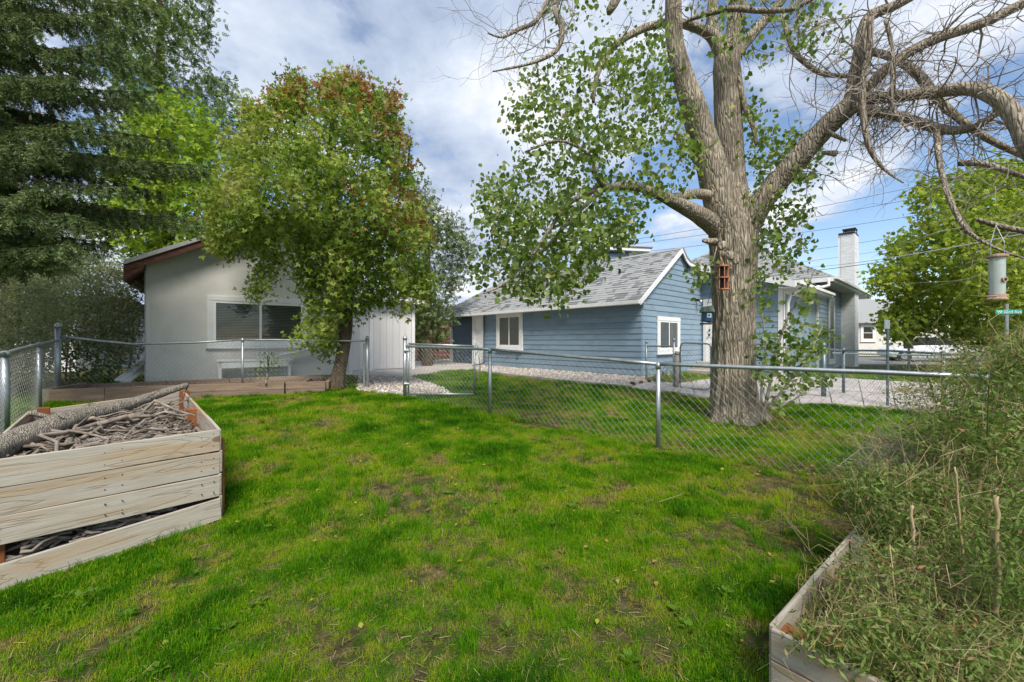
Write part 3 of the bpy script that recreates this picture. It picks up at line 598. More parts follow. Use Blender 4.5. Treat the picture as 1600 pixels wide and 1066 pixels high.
def unit(v): v = np.array(v, float); return v / np.linalg.norm(v)
# wing roof : main slope, hip, back slope
TL, TR = 10.75, -.12; SE = -.30; EZr = EZ - .04; ZR = RZ
hipt = 8.3
e0, e1 = F(TR, SE, EZr), F(TL, SE, EZr); r0, r1 = F(TR, 2.34, ZR), F(hipt, 2.34, ZR)
bk0, bk1 = F(.9, 4.9, EZr + .4), F(TL, 5.2, EZr)
b = MB()
def quadslab(b, pts, th=.05):
    n = len(pts); pts = [np.array(p, float) for p in pts]; nn = np.cross(pts[1] - pts[0], pts[2] - pts[0]); nn /= np.linalg.norm(nn)
    if nn[2] < 0: nn = -nn
    b.add([p - nn * th for p in pts] + pts, [tuple(range(n))[::-1], tuple(range(n, 2 * n))] + [(i, (i + 1) % n, n + (i + 1) % n, n + i) for i in range(n)])
quadslab(b, [e0, e1, r1, r0]); quadslab(b, [e1, F(TL, 5.2, EZr), r1]); quadslab(b, [r0, r1, bk1, bk0])
roof = b.build('roof', M['shingle'], house)
wv = unit(F(0, 2.34, ZR) - F(0, SE, EZr)); sl = np.linalg.norm(F(0, 2.34, ZR) - F(0, SE, EZr)); nn = np.cross(-d1, wv); nn = nn / np.linalg.norm(nn); nn = nn if nn[2] > 0 else -nn
shingles(roof, F(TL, SE, EZr), -d1, wv, nn, int(sl / .15), .15, lambda y: ((TL - hipt) * y / sl, TL - TR))
b = MB()  # ridge caps
for i in range(30):
    p = F(TR + (hipt - TR) * i / 30, 2.34, ZR + .01); b.ta = .4 + .4 * random.random()
    b.box(p - d2 * .12 - Z * .07, d1 * .285, d2 * .12 + Z * .08, Z * .012); b.box(p + Z * .01, d1 * .285, d2 * .12 - Z * .08, Z * .012)
b.build('ridge_cap', M['shingle'], roof)
# fascia, rake, gutter
b = MB(); b.box(F(8.2, SE - .03, EZr - .13), -d1 * 8.33, d2 * .03, Z * .13); b.box(F(TL + .03, SE - .028, EZr - .11), -d1 * 2.5, d2 * .026, Z * .11)
b.box(F(TL, SE, EZr - .09), -d1 * (TL - TR), d2 * .34, Z * .012); b.build('fascia', M['white'], house)
b = MB()
g0, g1 = F(8.3, SE - .035, EZr - .02), F(TR - .02, SE - .035, EZr - .02)
for (o1, z1_, w1, h1) in ((-.10, -.09, .012, .09), (-.10, -.10, .10, .012)):
    b.box(g0 + d2 * o1 + Z * z1_, (g1 - g0), d2 * w1, Z * h1)
b.box(g1 - d2 * .10 + Z * -.10, -d1 * .006, d2 * .1, Z * .1)
b.build('gutter', M['white'], house)
b = MB()   # rake boards of the gable, with the sweep down the right side
rk = [(SE - .02, EZr - .01), (2.34, ZR - .0), (2.62, ZR - .26), (2.86, ZR - .37), (3.3, ZR - .41), (3.75, ZR - .44), (4.3, ZR - .47), (5.2, ZR - .52)]
for i in range(len(rk) - 1):
    (s0, z0), (s1, z1) = rk[i], rk[i + 1]; h = .15
    b.hexa([F(TR - .035, s0, z0 - h), F(TR - .035, s1, z1 - h), F(TR, s1, z1 - h), F(TR, s0, z0 - h), F(TR - .035, s0, z0), F(TR - .035, s1, z1), F(TR, s1, z1), F(TR, s0, z0)])
b.build('rake_board', M['white'], house)
b = MB()   # sweep roof surface over the door
for i in range(1, len(rk) - 1):
    (s0, z0), (s1, z1) = rk[i], rk[i + 1]; quadslab(b, [F(TR - .06, s0, z0 + .02), F(TR - .06, s1, z1 + .02), F(2.2, s1, z1 + .25), F(2.2, s0, z0 + .02)], .04)
b.build('sweep_roof', M['shingle'], house)
b = MB(); b.bbox(0, 0, 0, 0, 0, 0) if False else None
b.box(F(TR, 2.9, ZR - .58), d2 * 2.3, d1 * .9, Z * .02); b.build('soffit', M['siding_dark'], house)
# main wall right of the gable (front), door, steps
wf = body('wall', [(-2.55, 4.1), (1.6, 4.1), (1.6, 8.8), (-2.55, 8.8)], -1.4, [1.80, 2.55, 2.55, 1.80], M['siding'])
siding(wf, F(0, 4.1, 0), -d1, -d2, 2.55, -.98, 2.6, ext=lambda z: (0.0, 2.55 if z < 1.75 else max(.05, 2.55 - (z - 1.75) * 3.2)))
b = MB(); q = F(-.10, 4.07, -.78); b.box(q, -d1 * .12, -d2 * .03, Z * 2.28); b.box(q - d1 * 1.0, -d1 * .12, -d2 * .03, Z * 2.28); b.box(q - d1 * .12 + Z * 2.16, -d1 * .88, -d2 * .028, Z * .12); b.build('door_frame', M['white'], house)
b = MB(); b.box(q - d1 * .12 + d2 * .002, -d1 * .88, -d2 * .012, Z * 2.16)
dd = b.build('door', M['vinyl'], house)
b = MB()
for (x, z0, w_, h_) in ((.12, .15, .28, .6), (.50, .15, .28, .6), (.12, .9, .28, .95), (.50, .9, .28, .95)): b.box(q - d1 * (.12 + x) - d2 * .010 + Z * z0, -d1 * w_, -d2 * .012, Z * h_)
b.build('door_panel', M['vinyl'], dd, bevel=.006)
b = MB(); b.sphere(q - d1 * .22 - d2 * .06 + Z * 1.0, .04); b.build('handle', M['black'], dd)
b = MB(); b.sphere(q - d1 * .22 - d2 * .04 + Z * 1.17, .035); b.build('lock', M['black'], dd)
steps = empty('steps', F(-.4, 3.2, -1.15), 'three low concrete steps up to the white back door', 'steps')
for i in range(3):
    b = MB(); b.box(F(-.03, 4.02 - (3 - i) * .38, -1.25), -d1 * 1.35, d2 * ((3 - i) * .38), Z * (.16 + .13 * (i + 1) - .02)); b.build('step', M['concrete'], steps, bevel=.012)
# right hand side wall with recess, corner boards
b = MB()
wr2 = MB(); wr2.box(F(-2.549, 4.12, -1.3), d2 * 4.7, d1 * .32, Z * 3.1)
side = MB(); side.box(F(-2.22, 4.4, -1.3), d2 * 4.4, d1 * .3, Z * 3.15); sdo = side.build('wall', M['siding'], house)
siding(sdo, F(-2.22, 4.4, 0), d2, -d1, 4.4, -1.0, 1.75)
b.box(F(-2.60, 4.07, -1.2), d1 * .16, d2 * .03, Z * 3.0); b.box(F(-2.60, 4.07, -1.2), d2 * .16, d1 * .03, Z * 3.0)
b.box(F(-2.60, 8.62, -1.2), d2 * .2, d1 * .2, Z * 3.0); b.box(F(-2.60, 4.2, 1.52), d2 * 4.45, d1 * .12, Z * .3); b.build('corner_board', M['white'], house)
b = MB(); b.box(F(-2.5, 8.66, -1.3), d1 * .5, -d2 * .02, Z * 3.0); rp = b.build('return_wall', M['siding_dark'], house)  # return face: the recess shade is put into its darker blue
window(house, F(-2.245, 5.0, -.2), d2, -d1, 1.15, 1.7, trim=.12, slats=0)
b = MB(); b.tube([F(-2.95, 4.3, 1.75), F(-2.95, 4.3, 1.6), F(-2.75, 4.22, 1.45), F(-2.68, 4.2, 1.2), F(-2.68, 4.2, -1.0)], .045, 8); b.tube([F(-3.0, 8.2, 2.35), F(-3.0, 8.3, 2.1), F(-2.9, 7.6, 1.98), F(-2.9, 7.0, 1.95)], .05, 8); b.build('downspout', M['white'], house, smooth=True)
wall3 = body('wall', [(-2.55, 8.8), (7.0, 8.8), (7.0, 17.4), (-2.55, 17.4)], -1.3, [2.35] * 4, M['siding'])
siding(wall3, F(-2.55, 8.82, 0), d2, -d1, 8.5, -1.0, 2.3)
window(house, F(-2.575, 10.6, -.95), d2, -d1, 1.15, 2.85, trim=.13, slats=0, split_h=True, sill=True)
# front (porch) roof: slopes up from the right eave
b = MB(); pe0, pe1 = F(-3.0, 3.68, 1.83), F(-3.0, 8.9, 1.83); pt0, pt1 = F(1.7, 3.68, 3.22), F(1.7, 8.9, 3.22)
quadslab(b, [pe0, pe1, pt1, pt0], .07); pr = b.build('porch_roof', M['shingle'], house)
b = MB(); b.hexa([pe0 - Z * .2 - d2 * .03, pt0 - Z * .2 - d2 * .03, pt0 - Z * .2, pe0 - Z * .2, pe0 - d2 * .03, pt0 - d2 * .03, pt0, pe0]); b.box(pe0 - Z * .16 - d1 * .03, d2 * 5.2, d1 * .03, Z * .15); b.box(pe0 - Z * .17 + d2 * .0, d2 * 5.2, d1 * .45, Z * .012)
b.box(pe0 - Z * .09 - d1 * .12, d2 * 5.1, d1 * .09, Z * .085); b.build('fascia', M['white'], house)
# upper hipped roof
ue = 2.45; cn = [(-3.1, 8.4), (-3.1, 17.9), (6.9, 17.9), (6.9, 8.4)]; ap = F(1.9, 13.1, 5.45)
b = MB(); cs = [F(t, s, ue) for t, s in cn]
for i in range(4): quadslab(b, [cs[i], cs[(i + 1) % 4], ap], .07)
ur = b.build('upper_roof', M['shingle'], house)
def plane_sh(A, B, apx, seed):
    u = unit(B - A); L = np.linalg.norm(B - A); k = np.dot(apx - A, u); foot = A + u * k; wv_ = apx - foot; h = np.linalg.norm(wv_); wv_ /= h; n_ = np.cross(u, wv_); n_ = n_ if n_[2] > 0 else -n_
    shingles(ur, A, u, wv_, n_, int(h / .16), .16, lambda y: (k * y / h, L - (L - k) * y / h), seed=seed, tab=.24)
plane_sh(cs[3], cs[0], ap, 5); plane_sh(cs[0], cs[1], ap, 6)
b = MB(); b.box(cs[0] - Z * .19 - d1 * .03 - d2 * .03, d2 * 9.6, d1 * .03, Z * .17); b.box(cs[0] - Z * .19 - d2 * .03, d1 * 10, d2 * .03, Z * .17); b.box(cs[0] - Z * .2, d2 * 9.5, d1 * .56, Z * .012); b.box(cs[0] - Z * .2, d1 * 10, d2 * .42, Z * .012)
b.box(cs[0] - Z * .1 - d1 * .14, d2 * 9.4, d1 * .1, Z * .09); b.build('fascia', M['white'], house)
# upper back gable seen over the ridge
q = F(7.6, 9.0, 0); b = MB()
g0 = np.array((*P(940, 385, 20.5)[:2], 0)); ux = unit((1.0, -.05, 0)); uy = unit((.05, 1.0, 0)); zt = P(985, 392, 20.5)[2]
b.box(g0 + Z * (CH - 1) - ux * .4, ux * 1.85, uy * 4, Z * (zt - .14 - CH + 1)); bk = b.build('dormer', M['siding'], house)
siding(bk, g0 - ux * .4 , ux, -uy, 1.85, zt - 1.8, zt - .16)
b = MB(); b.box(g0 + ux * 1.33 - uy * .03 + Z * (zt - 2.2), ux * .2, uy * .03, Z * 2.05); b.hexa([g0 + ux * a + uy * y_ + Z * (zt + z_) for a, y_, z_ in ((-.6, -.3, .05), (2.3, -.3, -.12), (2.3, 4.2, -.12), (-.6, 4.2, .05), (-.6, -.3, .23), (2.3, -.3, .04), (2.3, 4.2, .04), (-.6, 4.2, .23))]); b.build('dormer_trim', M['white'], bk)
b = MB(); b.hexa([g0 + ux * a + uy * y_ + Z * (zt + z_) for a, y_, z_ in ((-.7, -.36, .24), (2.4, -.36, .045), (2.4, 4.3, .045), (-.7, 4.3, .24), (-.7, -.36, .285), (2.4, -.36, .09), (2.4, 4.3, .09), (-.7, 4.3, .285))]); b.build('dormer_roof', M['shingle'], bk)
# chimney
ch0 = F(-2.555, 13.45 - .0, -1.3); CHH = 6.28
b = MB(); cw, cdp = .98, .5; base = F(-2.56, 13.42, -1.3); base2 = base - d1 * cdp
b.box(base2 + d1 * .01 + d2 * .01, d1 * (cdp + .1), d2 * (cw - .02), Z * CHH); chim = b.build('chimney', M['brick_white'], house)
b = MB(); bw, bh = .2, .066
for k in range(int(CHH / .076)):
    z0 = k * .076; off = (k % 2) * .1
    for (A, u, n_, L) in ((base2, d2, -d1, cw), (base2, d1, -d2, cdp)):
        x = -off
        while x < L:
            a, c = max(x, 0), min(x + bw, L); x += bw + .01
            if c - a < .02: continue
            b.ta = random.random(); pr_ = .008 + random.random() * .004
            b.box(A + u * a + Z * z0, u * (c - a), n_ * pr_, Z * bh)
b.build('brick', M['brick_white'], chim, kind='stuff')
b = MB(); t0 = base2 + Z * CHH; b.box(t0 - d2 * .05, d2 * (cw + .1), d1 * (cdp + .1), Z * .07); b.box(t0 + d2 * .2 + Z * .25 , d2 * .6, d1 * .5, Z * .04)
for a, c in ((.22, .02), (.75, .02), (.22, .44), (.75, .44)): b.box(t0 + d2 * a + d1 * c + Z * .07, d2 * .03, d1 * .03, Z * .19)
b.build('chimney_cap', M['black'], chim)
# second eave beyond the chimney
# ------------------------------------------------------------------ grey garage
G0 = np.array((-9.06, 10.3)); E1 = np.array((.817, .577)); E2 = np.array((-.577, .817))
e1_ = np.array((*E1, 0)); e2_ = np.array((*E2, 0))
def K(a, c, z): p = G0 + a * E1 + c * E2; return np.array((p[0], p[1], CH + z))
gar = empty('garage', K(0, 0, -1.1), 'grey stucco garage with a low gable roof and wide white window', 'garage')
GW = 4.9; pk = 3.3; ez = 1.96
def gr(a): return ez + a * .53 if a < pk else ez + pk * .53 - (a - pk) * .53
b = MB(); pf = [(0, -1.4), (GW, -1.4), (GW, gr(GW)), (pk, gr(pk)), (0, ez)]; v = [K(a, 0, z) for a, z in pf] + [K(a, 6, z) for a, z in pf]; m_ = 5
b.add(v, [tuple(range(m_))[::-1], tuple(range(m_, 2 * m_))] + [(i, (i + 1) % m_, m_ + (i + 1) % m_, m_ + i) for i in range(m_)]); b.build('wall', M['stucco'], gar)
b = MB(); b.box(K(-.03, -.02, -1.3), e1_ * .12, e2_ * .02, Z * (1.3 + ez - .05)); b.box(K(-.03, -.02, -1.3), e2_ * .15, e1_ * .03, Z * (1.3 + ez - .05)); b.box(K(GW - .1, -.02, -1.3), e1_ * .12, e2_ * .02, Z * (1.3 + gr(GW))); b.build('corner_board', M['panel'], gar)
b = MB(); ov = .42
for s0, s1 in ((-.35, pk), (GW + .4, pk)): 
    quadslab(b, [K(s0, -ov, gr(s0) + .12), K(s1, -ov, gr(s1) + .12), K(s1, 6.3, gr(s1) + .12), K(s0, 6.3, gr(s0) + .12)], .03)
b.build('roof', M['shingle'], gar)
b = MB()
for s0, s1 in ((-.35, pk), (GW + .4, pk)):
    z0, z1 = gr(s0) + .09, gr(s1) + .09
    b.hexa([K(s0, -ov - .03, z0 - .07), K(s1, -ov - .03, z1 - .07), K(s1, -ov, z1 - .07), K(s0, -ov, z0 - .07), K(s0, -ov - .03, z0 + .035), K(s1, -ov - .03, z1 + .035), K(s1, -ov, z1 + .035), K(s0, -ov, z0 + .035)])
b.build('drip_edge', M['roofmetal'], gar)
b = MB()
for s0, s1 in ((-.33, pk), (GW + .38, pk)):
    z0, z1 = gr(s0) + .02, gr(s1) + .02
    b.hexa([K(s0, -ov + .01, z0 - .17), K(s1, -ov + .01, z1 - .17), K(s1, -ov + .05, z1 - .17), K(s0, -ov + .05, z0 - .17), K(s0, -ov + .01, z0), K(s1, -ov + .01, z1), K(s1, -ov + .05, z1), K(s0, -ov + .05, z0)])
b.build('barge_board', M['brown_wood'], gar)
b = MB(); b.hexa([K(-.36, -ov + .02, gr(-.36) - .36), K(-.0, -ov + .02, gr(0) - .20), K(-.0, 6, gr(0) - .20), K(-.36, 6, gr(-.36) - .36), K(-.36, -ov + .02, gr(-.36) + .03), K(0, -ov + .02, gr(0) + .04), K(0, 6, gr(0) + .04), K(-.36, 6, gr(-.36) + .03)]); b.build('eave_box', M['brown_wood'], gar)
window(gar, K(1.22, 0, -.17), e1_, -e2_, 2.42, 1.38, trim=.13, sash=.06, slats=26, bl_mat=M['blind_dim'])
# lean-to with plank door
def Q(s, c, z):
    p = np.array((-5.35, 13.95)) + s * D2 + c * D1; return np.array((p[0], p[1], CH + z))
shed = empty('shed', Q(0, 0, -1.1), 'pale grey panelled shed with wide plain doors beside the garage', 'shed')
b = MB(); b.box(Q(-1.2, .02, -1.35), d2 * 3.52, d1 * 3.5, Z * 2.86); b.build('wall', M['panel'], shed)
b = MB(); quadslab(b, [Q(-1.3, -.3, 1.5), Q(2.55, -.3, 1.5), Q(2.55, 3.7, 2.3), Q(-1.3, 3.7, 2.3)], .08); b.build('roof', M['shingle'], shed)
b = MB(); b.box(Q(.58, -.03, -1.05), d2 * .13, d1 * .05, Z * 2.45); b.box(Q(2.2, -.03, -1.05), d2 * .13, d1 * .05, Z * 2.45); b.box(Q(-1.25, -.34, 1.36), d2 * 3.8, d1 * .03, Z * .14); b.build('trim', M['white'], shed)
for i in range(6):
    x = .72 + i * .245
    b = MB(); b.box(Q(x + .003, -.012 - random.random() * .003, -.98), d2 * .238, d1 * .03, Z * 2.3); b.build('door_plank', M['panel'], shed, bevel=.004)
for i in range(5):
    x = -1.18 + i * .35
    b = MB(); b.box(Q(x + .003, -.004 - random.random() * .003, -.98), d2 * .342, d1 * .02, Z * 2.4); b.build('wall_plank', M['panel'], shed, bevel=.004)
# white bench + leaning board below the garage window
bn = empty('bench', K(1.7, -.4, -1.1), 'low white wooden bench against the grey stucco under the window', 'bench')
b = MB(); b.box(K(1.42, -.62, -.54), e1_ * 1.75, e2_ * .42, Z * .05); b.build('seat', M['white'], bn, bevel=.004)
b = MB(); b.box(K(1.44, -.60, -.70), e1_ * 1.7, e2_ * .03, Z * .155); b.build('apron', M['white'], bn)
for a in (1.46, 3.05):
    for c in (-.6, -.28):
        b = MB(); b.box(K(a, c, -1.15), e1_ * .07, e2_ * .07, Z * .60); b.build('leg', M['white'], bn)
b = MB(); b.box(K(2.75, -.32, -.44), e1_ * 1.35 + Z * .30, e2_ * .16, Z * .05); o = b.build('leaning_board', M['white']); tag(o, 'long white board leaning upwards to the right behind the bench', 'board')
# white planks lying left of the garage corner
for i, (o_, a, h) in enumerate([((187, 596), (226, 566), .0), ((196, 598), (228, 574), .06)]):
    p0 = P(o_[0], o_[1], 9.6) ; p1 = P(a[0], a[1], 11.2); bo = board('plank', p0, p1, (0, 0, 1), .18, .05, M['panel'], None)
    tag(bo, ['pale plank leaning on the garage corner, the upper of two', 'pale plank on the ground by the garage corner, the lower of two'][i], 'plank', 'planks by the garage corner')

# ------------------------------------------------------------------ background houses, fence, car
def small_house(name, o, u, v_, W, D, H, rise, wm_, label, cat='house', ridge='u', over=.4):
    o = np.array(o, float); u = unit(u); v_ = unit(v_); r = empty(name, o, label, cat)
    b = MB(); b.box(o, u * W, v_ * D, Z * H); b.build('wall', wm_, r)
    b = MB(); p = lambda a, c, z: o + u * a + v_ * c + Z * (H + z)
    if ridge == 'u':
        quadslab(b, [p(-over, -over, -.1), p(W + over, -over, -.1), p(W + over, D / 2, rise), p(-over, D / 2, rise)], .12); quadslab(b, [p(-over, D + over, -.1), p(W + over, D + over, -.1), p(W + over, D / 2, rise), p(-over, D / 2, rise)], .12)
        b2 = MB(); 
        for a in (0, W - .1): b2.add([p(a, 0, 0), p(a, D, 0), p(a, D / 2, rise - .1), p(a + .1, 0, 0), p(a + .1, D, 0), p(a + .1, D / 2, rise - .1)], [(0, 2, 1), (3, 4, 5), (0, 1, 4, 3), (1, 2, 5, 4), (2, 0, 3, 5)])
        b2.build('gable', wm_, r)
    b.build('roof', M['shingle'], r)
    return r, p
sh, p_ = small_house('neighbour_house', (27.2, 36, CH - 1.3), (1, -.05, 0), (.05, 1, 0), 6.0, 7, 2.95, 2.3, M['cream'], 'small cream house with grey roof far behind the white chimney')
window(sh, np.array((30.0, 35.83, CH - .05)), unit((1, -.05, 0)), unit((-.05, -1, 0)), 1.25, 1.5, trim=.2, slats=0, split_h=True)
sh2, p_ = small_house('neighbour_house', (37, 45, CH - 1.3), (1, -.1, 0), (.1, 1, 0), 9.0, 9, 3.2, 3.0, M['cream'], 'pale neighbouring house half hidden behind the bright green tree')
th, p_ = small_house('neighbour_house', (-9.5, 33, CH - 1.1), (1, .1, 0), (-.1, 1, 0), 9.0, 6, 3.0, 1.3, M['tan'], 'tan stucco building beyond the burgundy fence')
lh, p_ = small_house('neighbour_shed', (-22, 12.8, CH - 1.2), (1, .25, 0), (-.25, 1, 0), 7.0, 4, 2.5, .5, M['panel'], 'pale shed with brown eave behind the overgrown shrubs at far left', 'shed')
b = MB(); bf = np.array((-22.3, 12.3, CH + 1.12)); b.box(bf, unit((1, .25, 0)) * 7.6, unit((-.25, 1, 0)) * .05, Z * .16); b.build('eave_board', M['brown_wood'], lh)
bfence = empty('board_fence', (-5.5, 27.5, CH - 1.1), 'burgundy horizontal board fence between the shed and the blue house', 'fence')
for i in range(3):
    for k in range(9):
        x0 = -6.9 + i * 2.2; board('fence_board', (x0 + .03, 26.5, CH - 1.05 + k * .215), (x0 + 2.17, 26.5, CH - 1.05 + k * .215), (0, 0, 1), .03, .2, M['burgundy'], bfence, wear=.002)
for i in range(4): b = MB(); b.bbox(-6.95 + i * 2.2, -6.85 + i * 2.2, 26.42, 26.55, CH - 1.2, CH + .95); b.build('fence_post', M['burgundy'], bfence)
# parked car (white) at the street
def car(name, o, yaw, mat, label):
    r = empty(name, o, label, 'car'); c, s_ = math.cos(yaw), math.sin(yaw); T = lambda x, y, z: np.array((o[0] + x * c - y * s_, o[1] + x * s_ + y * c, o[2] + z))
    def loft(secs, name, mat, bevel=.03):
        b = MB(); n = len(secs[0]); 
        for s1 in secs: b.add([T(*p) for p in s1], [])
        for i in range(len(secs) - 1):
            for j in range(n): b.f.append((i * n + j, i * n + (j + 1) % n, (i + 1) * n + (j + 1) % n, (i + 1) * n + j)); b.mi.append(0)
        b.f += [tuple(range(n))[::-1], tuple((len(secs) - 1) * n + j for j in range(n))]; b.mi += [0, 0]
        return b.build(name, mat, r, bevel=bevel)
    def sec(x, w_, z0, z1): return [(x, -w_, z0), (x, w_, z0), (x, w_ * 1.03, (z0 + z1) / 2), (x, w_ * .93, z1), (x, -w_ * .93, z1), (x, -w_ * 1.03, (z0 + z1) / 2)]
    loft([sec(-2.2, .7, .35, .75), sec(-2.05, .84, .25, .92), (sec(-1.2, .88, .22, .98)), sec(.6, .88, .22, .95), sec(1.7, .84, .24, .84), sec(2.15, .72, .32, .68)], 'body', mat)
    def gs(x, w_, z0, z1): return [(x, -w_, z0), (x, w_, z0), (x, w_ * .8, z1), (x, -w_ * .8, z1)]
    loft([gs(-1.75, .8, .9, .95), gs(-1.15, .8, .94, 1.38), gs(.1, .8, .94, 1.42), gs(.95, .8, .92, .96)], 'cabin_glass', M['plain_dark'], .02)
    loft([gs(-1.2, .66, 1.36, 1.44), gs(-.5, .68, 1.39, 1.48), gs(.15, .66, 1.38, 1.46)], 'roof', mat, .02)
    for x in (-1.35, 1.35):
        for y in (-.82, .82):
            b = MB(); b.tube([T(x, y - .1, .32), T(x, y + .1, .32)], .32, 18); wh = b.build('wheel', M['rubber'], r); b = MB(); b.tube([T(x, y - .115, .32), T(x, y + .115, .32)], .19, 12); b.build('rim', M['galv'], wh)
    for y in (-.6, .6): b = MB(); b.sphere(T(2.08, y, .62), .12, sc=(.6, 1.2, .7)); b.build('headlight', M['vinyl'], r); b = MB(); b.box(T(-2.18, y - .15, .68), T(0, .3, 0) - T(0, 0, 0), T(.08, 0, 0) - T(0, 0, 0), (0, 0, .14)); b.build('tail_light', M['brown_wood'], r)
car('parked_car', (24.5, 24.5, CH - 1.2), R(155), M['carpaint'], 'white parked car on the far street behind the fence, half hidden by bushes')
# ------------------------------------------------------------------ chain link fences
def gp3(x, y, h=0.0): return np.array((x, y, float(gz(x, y)) + h))
def post(parent, p, h, r, mat=None, name='post', cap='dome', foot=.1):
    b = MB(); b.tube([p - Z * foot, p + Z * h], r, 14); o = b.build(name, mat or M['galv'], parent, smooth=False)
    for pl in o.data.polygons: pl.use_smooth = len(pl.vertices) == 4
    b = MB(); q = p + Z * h
    if cap == 'dome': b.lathe(q, [(r * 1.18, -.04), (r * 1.2, 0), (r * 1.0, r * .5), (r * .55, r * 1.0), (.001, r * 1.3)], 12)
    else: b.lathe(q, [(r * 1.15, -.05), (r * 1.18, 0), (r * .9, .025), (.002, .035)], 12)
    b.build('post_cap', mat or M['galv'], o, smooth=True); return o
def rail(parent, p0, p1, r=.021, mat=None, sag=0.0, name='top_rail'):
    b = MB(); b.tube(wig(p0, p1, 9, .0008, sag), r, 10); return b.build(name, mat or M['galv'], parent, smooth=True)
def chain(parent, a0, a1, b0, b1, pitch=.092, r=.0018, barbs=.03, mat=None, seed=3, name='wire_mesh'):
    """woven diamonds between bottom line a0-a1 and top line b0-b1"""
    a0, a1, b0, b1 = map(lambda t: np.array(t, float), (a0, a1, b0, b1)); rs = np.random.default_rng(seed)
    L = np.linalg.norm(a1 - a0); H = (np.linalg.norm(b0 - a0) + np.linalg.norm(b1 - a1)) / 2; nrm = np.cross(unit(a1 - a0), (0, 0, 1)); nrm /= np.linalg.norm(nrm)
    nc = max(2, int(round(L / pitch))); nr = max(2, int(round(H / (pitch * .5) / 2) * 2)); b = MB()
    def S(u, v): u = min(max(u, 0), 1); return (a0 + (a1 - a0) * u) * (1 - v) + (b0 + (b1 - b0) * u) * v + nrm * .012 * math.sin(u * 9 + seed) * math.sin(3.1 * v)
    for i in range(nc + 1):
        pts = []
        for k in range(nr + 1):
            u = (i + (.5 if k % 2 else 0) - .0) / nc if True else 0
            pts.append(S(u, k / nr * (1.0 + barbs / H)) + nrm * (.003 if k % 2 else -.003))
        b.tube(pts, r, 4, cap=False)
        pts = []
        for k in range(nr + 1):
            u = (i + (-.5 if k % 2 else 0)) / nc
            pts.append(S(u, k / nr * (1.0 + barbs / H)) + nrm * (-.003 if k % 2 else .003))
        b.tube(pts, r, 4, cap=False)
    return b.build(name, mat or M['wire'], parent, kind='stuff')
# middle fence : gate post -> post 766 -> post 1028 -> right
def zt(Y, py): return CH + (533 - py) / F0 * Y
fa = [(-2.1, 8.16), (-.36, 6.82), (1.81, 5.15), (3.97, 3.49), (5.6, 2.24)]
fzt = [zt(8.16, 541), zt(6.82, 546), zt(5.15, 569), zt(3.49, 588.5), zt(2.24, 615)]
fence = empty('chain_link_fence', gp3(1.81, 5.15), 'chain link fence running from the open gate across the lawn before the tree', 'fence', 'chain link fences')
for i, (x, y) in enumerate(fa):
    if i == 0: post(fence, gp3(x, y), zt(8.16, 528) - float(gz(x, y)), .036, name='gate_post')
    else: post(fence, gp3(x, y), fzt[i] - float(gz(x, y)) - .01, .028, cap='flat')
for i in range(len(fa) - 1):
    p0 = np.array((*fa[i], fzt[i])); p1 = np.array((*fa[i + 1], fzt[i + 1])); rail(fence, p0, p1, .023)
    chain(fence, gp3(*fa[i], .03), gp3(*fa[i + 1], .03), p0 - Z * .01, p1 - Z * .01, seed=i + 1, barbs=.0)
# swung open gate
gate = empty('gate', gp3(-2.02, 8.14), 'open metal chain link gate with square frame swung back along the lawn', 'gate', 'chain link gates')
ga = np.array((-2.02, 8.12, zt(8.12, 537.5))); gbp = np.array((-.72, 7.98, zt(7.98, 541))); gc = np.array((-.72, 7.98, zt(7.98, 616))); gd = np.array((-2.02, 8.12, zt(8.12, 616)))
for p, q, nme in ((ga, gbp, 'frame_rail'), (gd, gc, 'frame_rail'), (gd, ga, 'frame_stile'), (gc, gbp + Z * .02, 'frame_stile')):
    b = MB(); b.tube([p, q], .019, 10); b.build(nme, M['galv'], gate, smooth=True)
chain(gate, gd, gc, ga, gbp, pitch=.09, seed=8, barbs=0)
for z_ in (.2, .85): b = MB(); b.tube([gd + Z * z_ + (-.08, 0, 0), gd + Z * z_ + (.02, 0, 0)], .03, 8); b.build('hinge', M['galv'], gate)
b = MB(); b.tube([gc + Z * .72, gc + Z * .8 + (.07, 0, .02), gc + Z * .95 + (.05, 0, 0)], .008, 6); b.build('latch', M['galv'], gate)
# left-back fence in front of the garage
lf = [(-8.73, 8.0), (-5.77, 8.91), (-3.2, 9.2)]; lzt = [zt(8.0, 525), zt(8.91, 531), zt(9.2, 533)]
fence2 = empty('chain_link_fence', gp3(-5.77, 8.91), 'chain link fence standing in the brown timber bed before the garage', 'fence', 'chain link fences')
post(fence2, gp3(*lf[0]), zt(8, 509) - float(gz(*lf[0])), .045, name='corner_post'); post(fence2, gp3(*lf[1]), lzt[1] - float(gz(*lf[1])), .024, cap='flat'); post(fence2, gp3(*lf[2]), zt(9.2, 528) - float(gz(*lf[2])), .036, name='gate_post')
b = MB(); b.tube([gp3(-3.27, 9.2), gp3(-3.27, 9.2, 1.0)], .02, 8); b.build('tension_bar', M['galv'], fence2)
b = MB(); mid = np.array((-7.6, 8.35, zt(8.35, 538))); b.tube([np.array((*lf[0], lzt[0])), (np.array((*lf[0], lzt[0])) + mid) / 2 - Z * .01, mid, np.array((-6.6, 8.65, zt(8.65, 535.5))), np.array((*lf[1], lzt[1]))], .021, 10); b.build('top_rail', M['galv'], fence2, smooth=True)
rail(fence2, np.array((*lf[1], lzt[1])), np.array((*lf[2], lzt[2])))
chain(fence2, gp3(*lf[0], .02), gp3(-7.6, 8.35, .02), np.array((*lf[0], lzt[0])), mid, seed=11, barbs=.05)
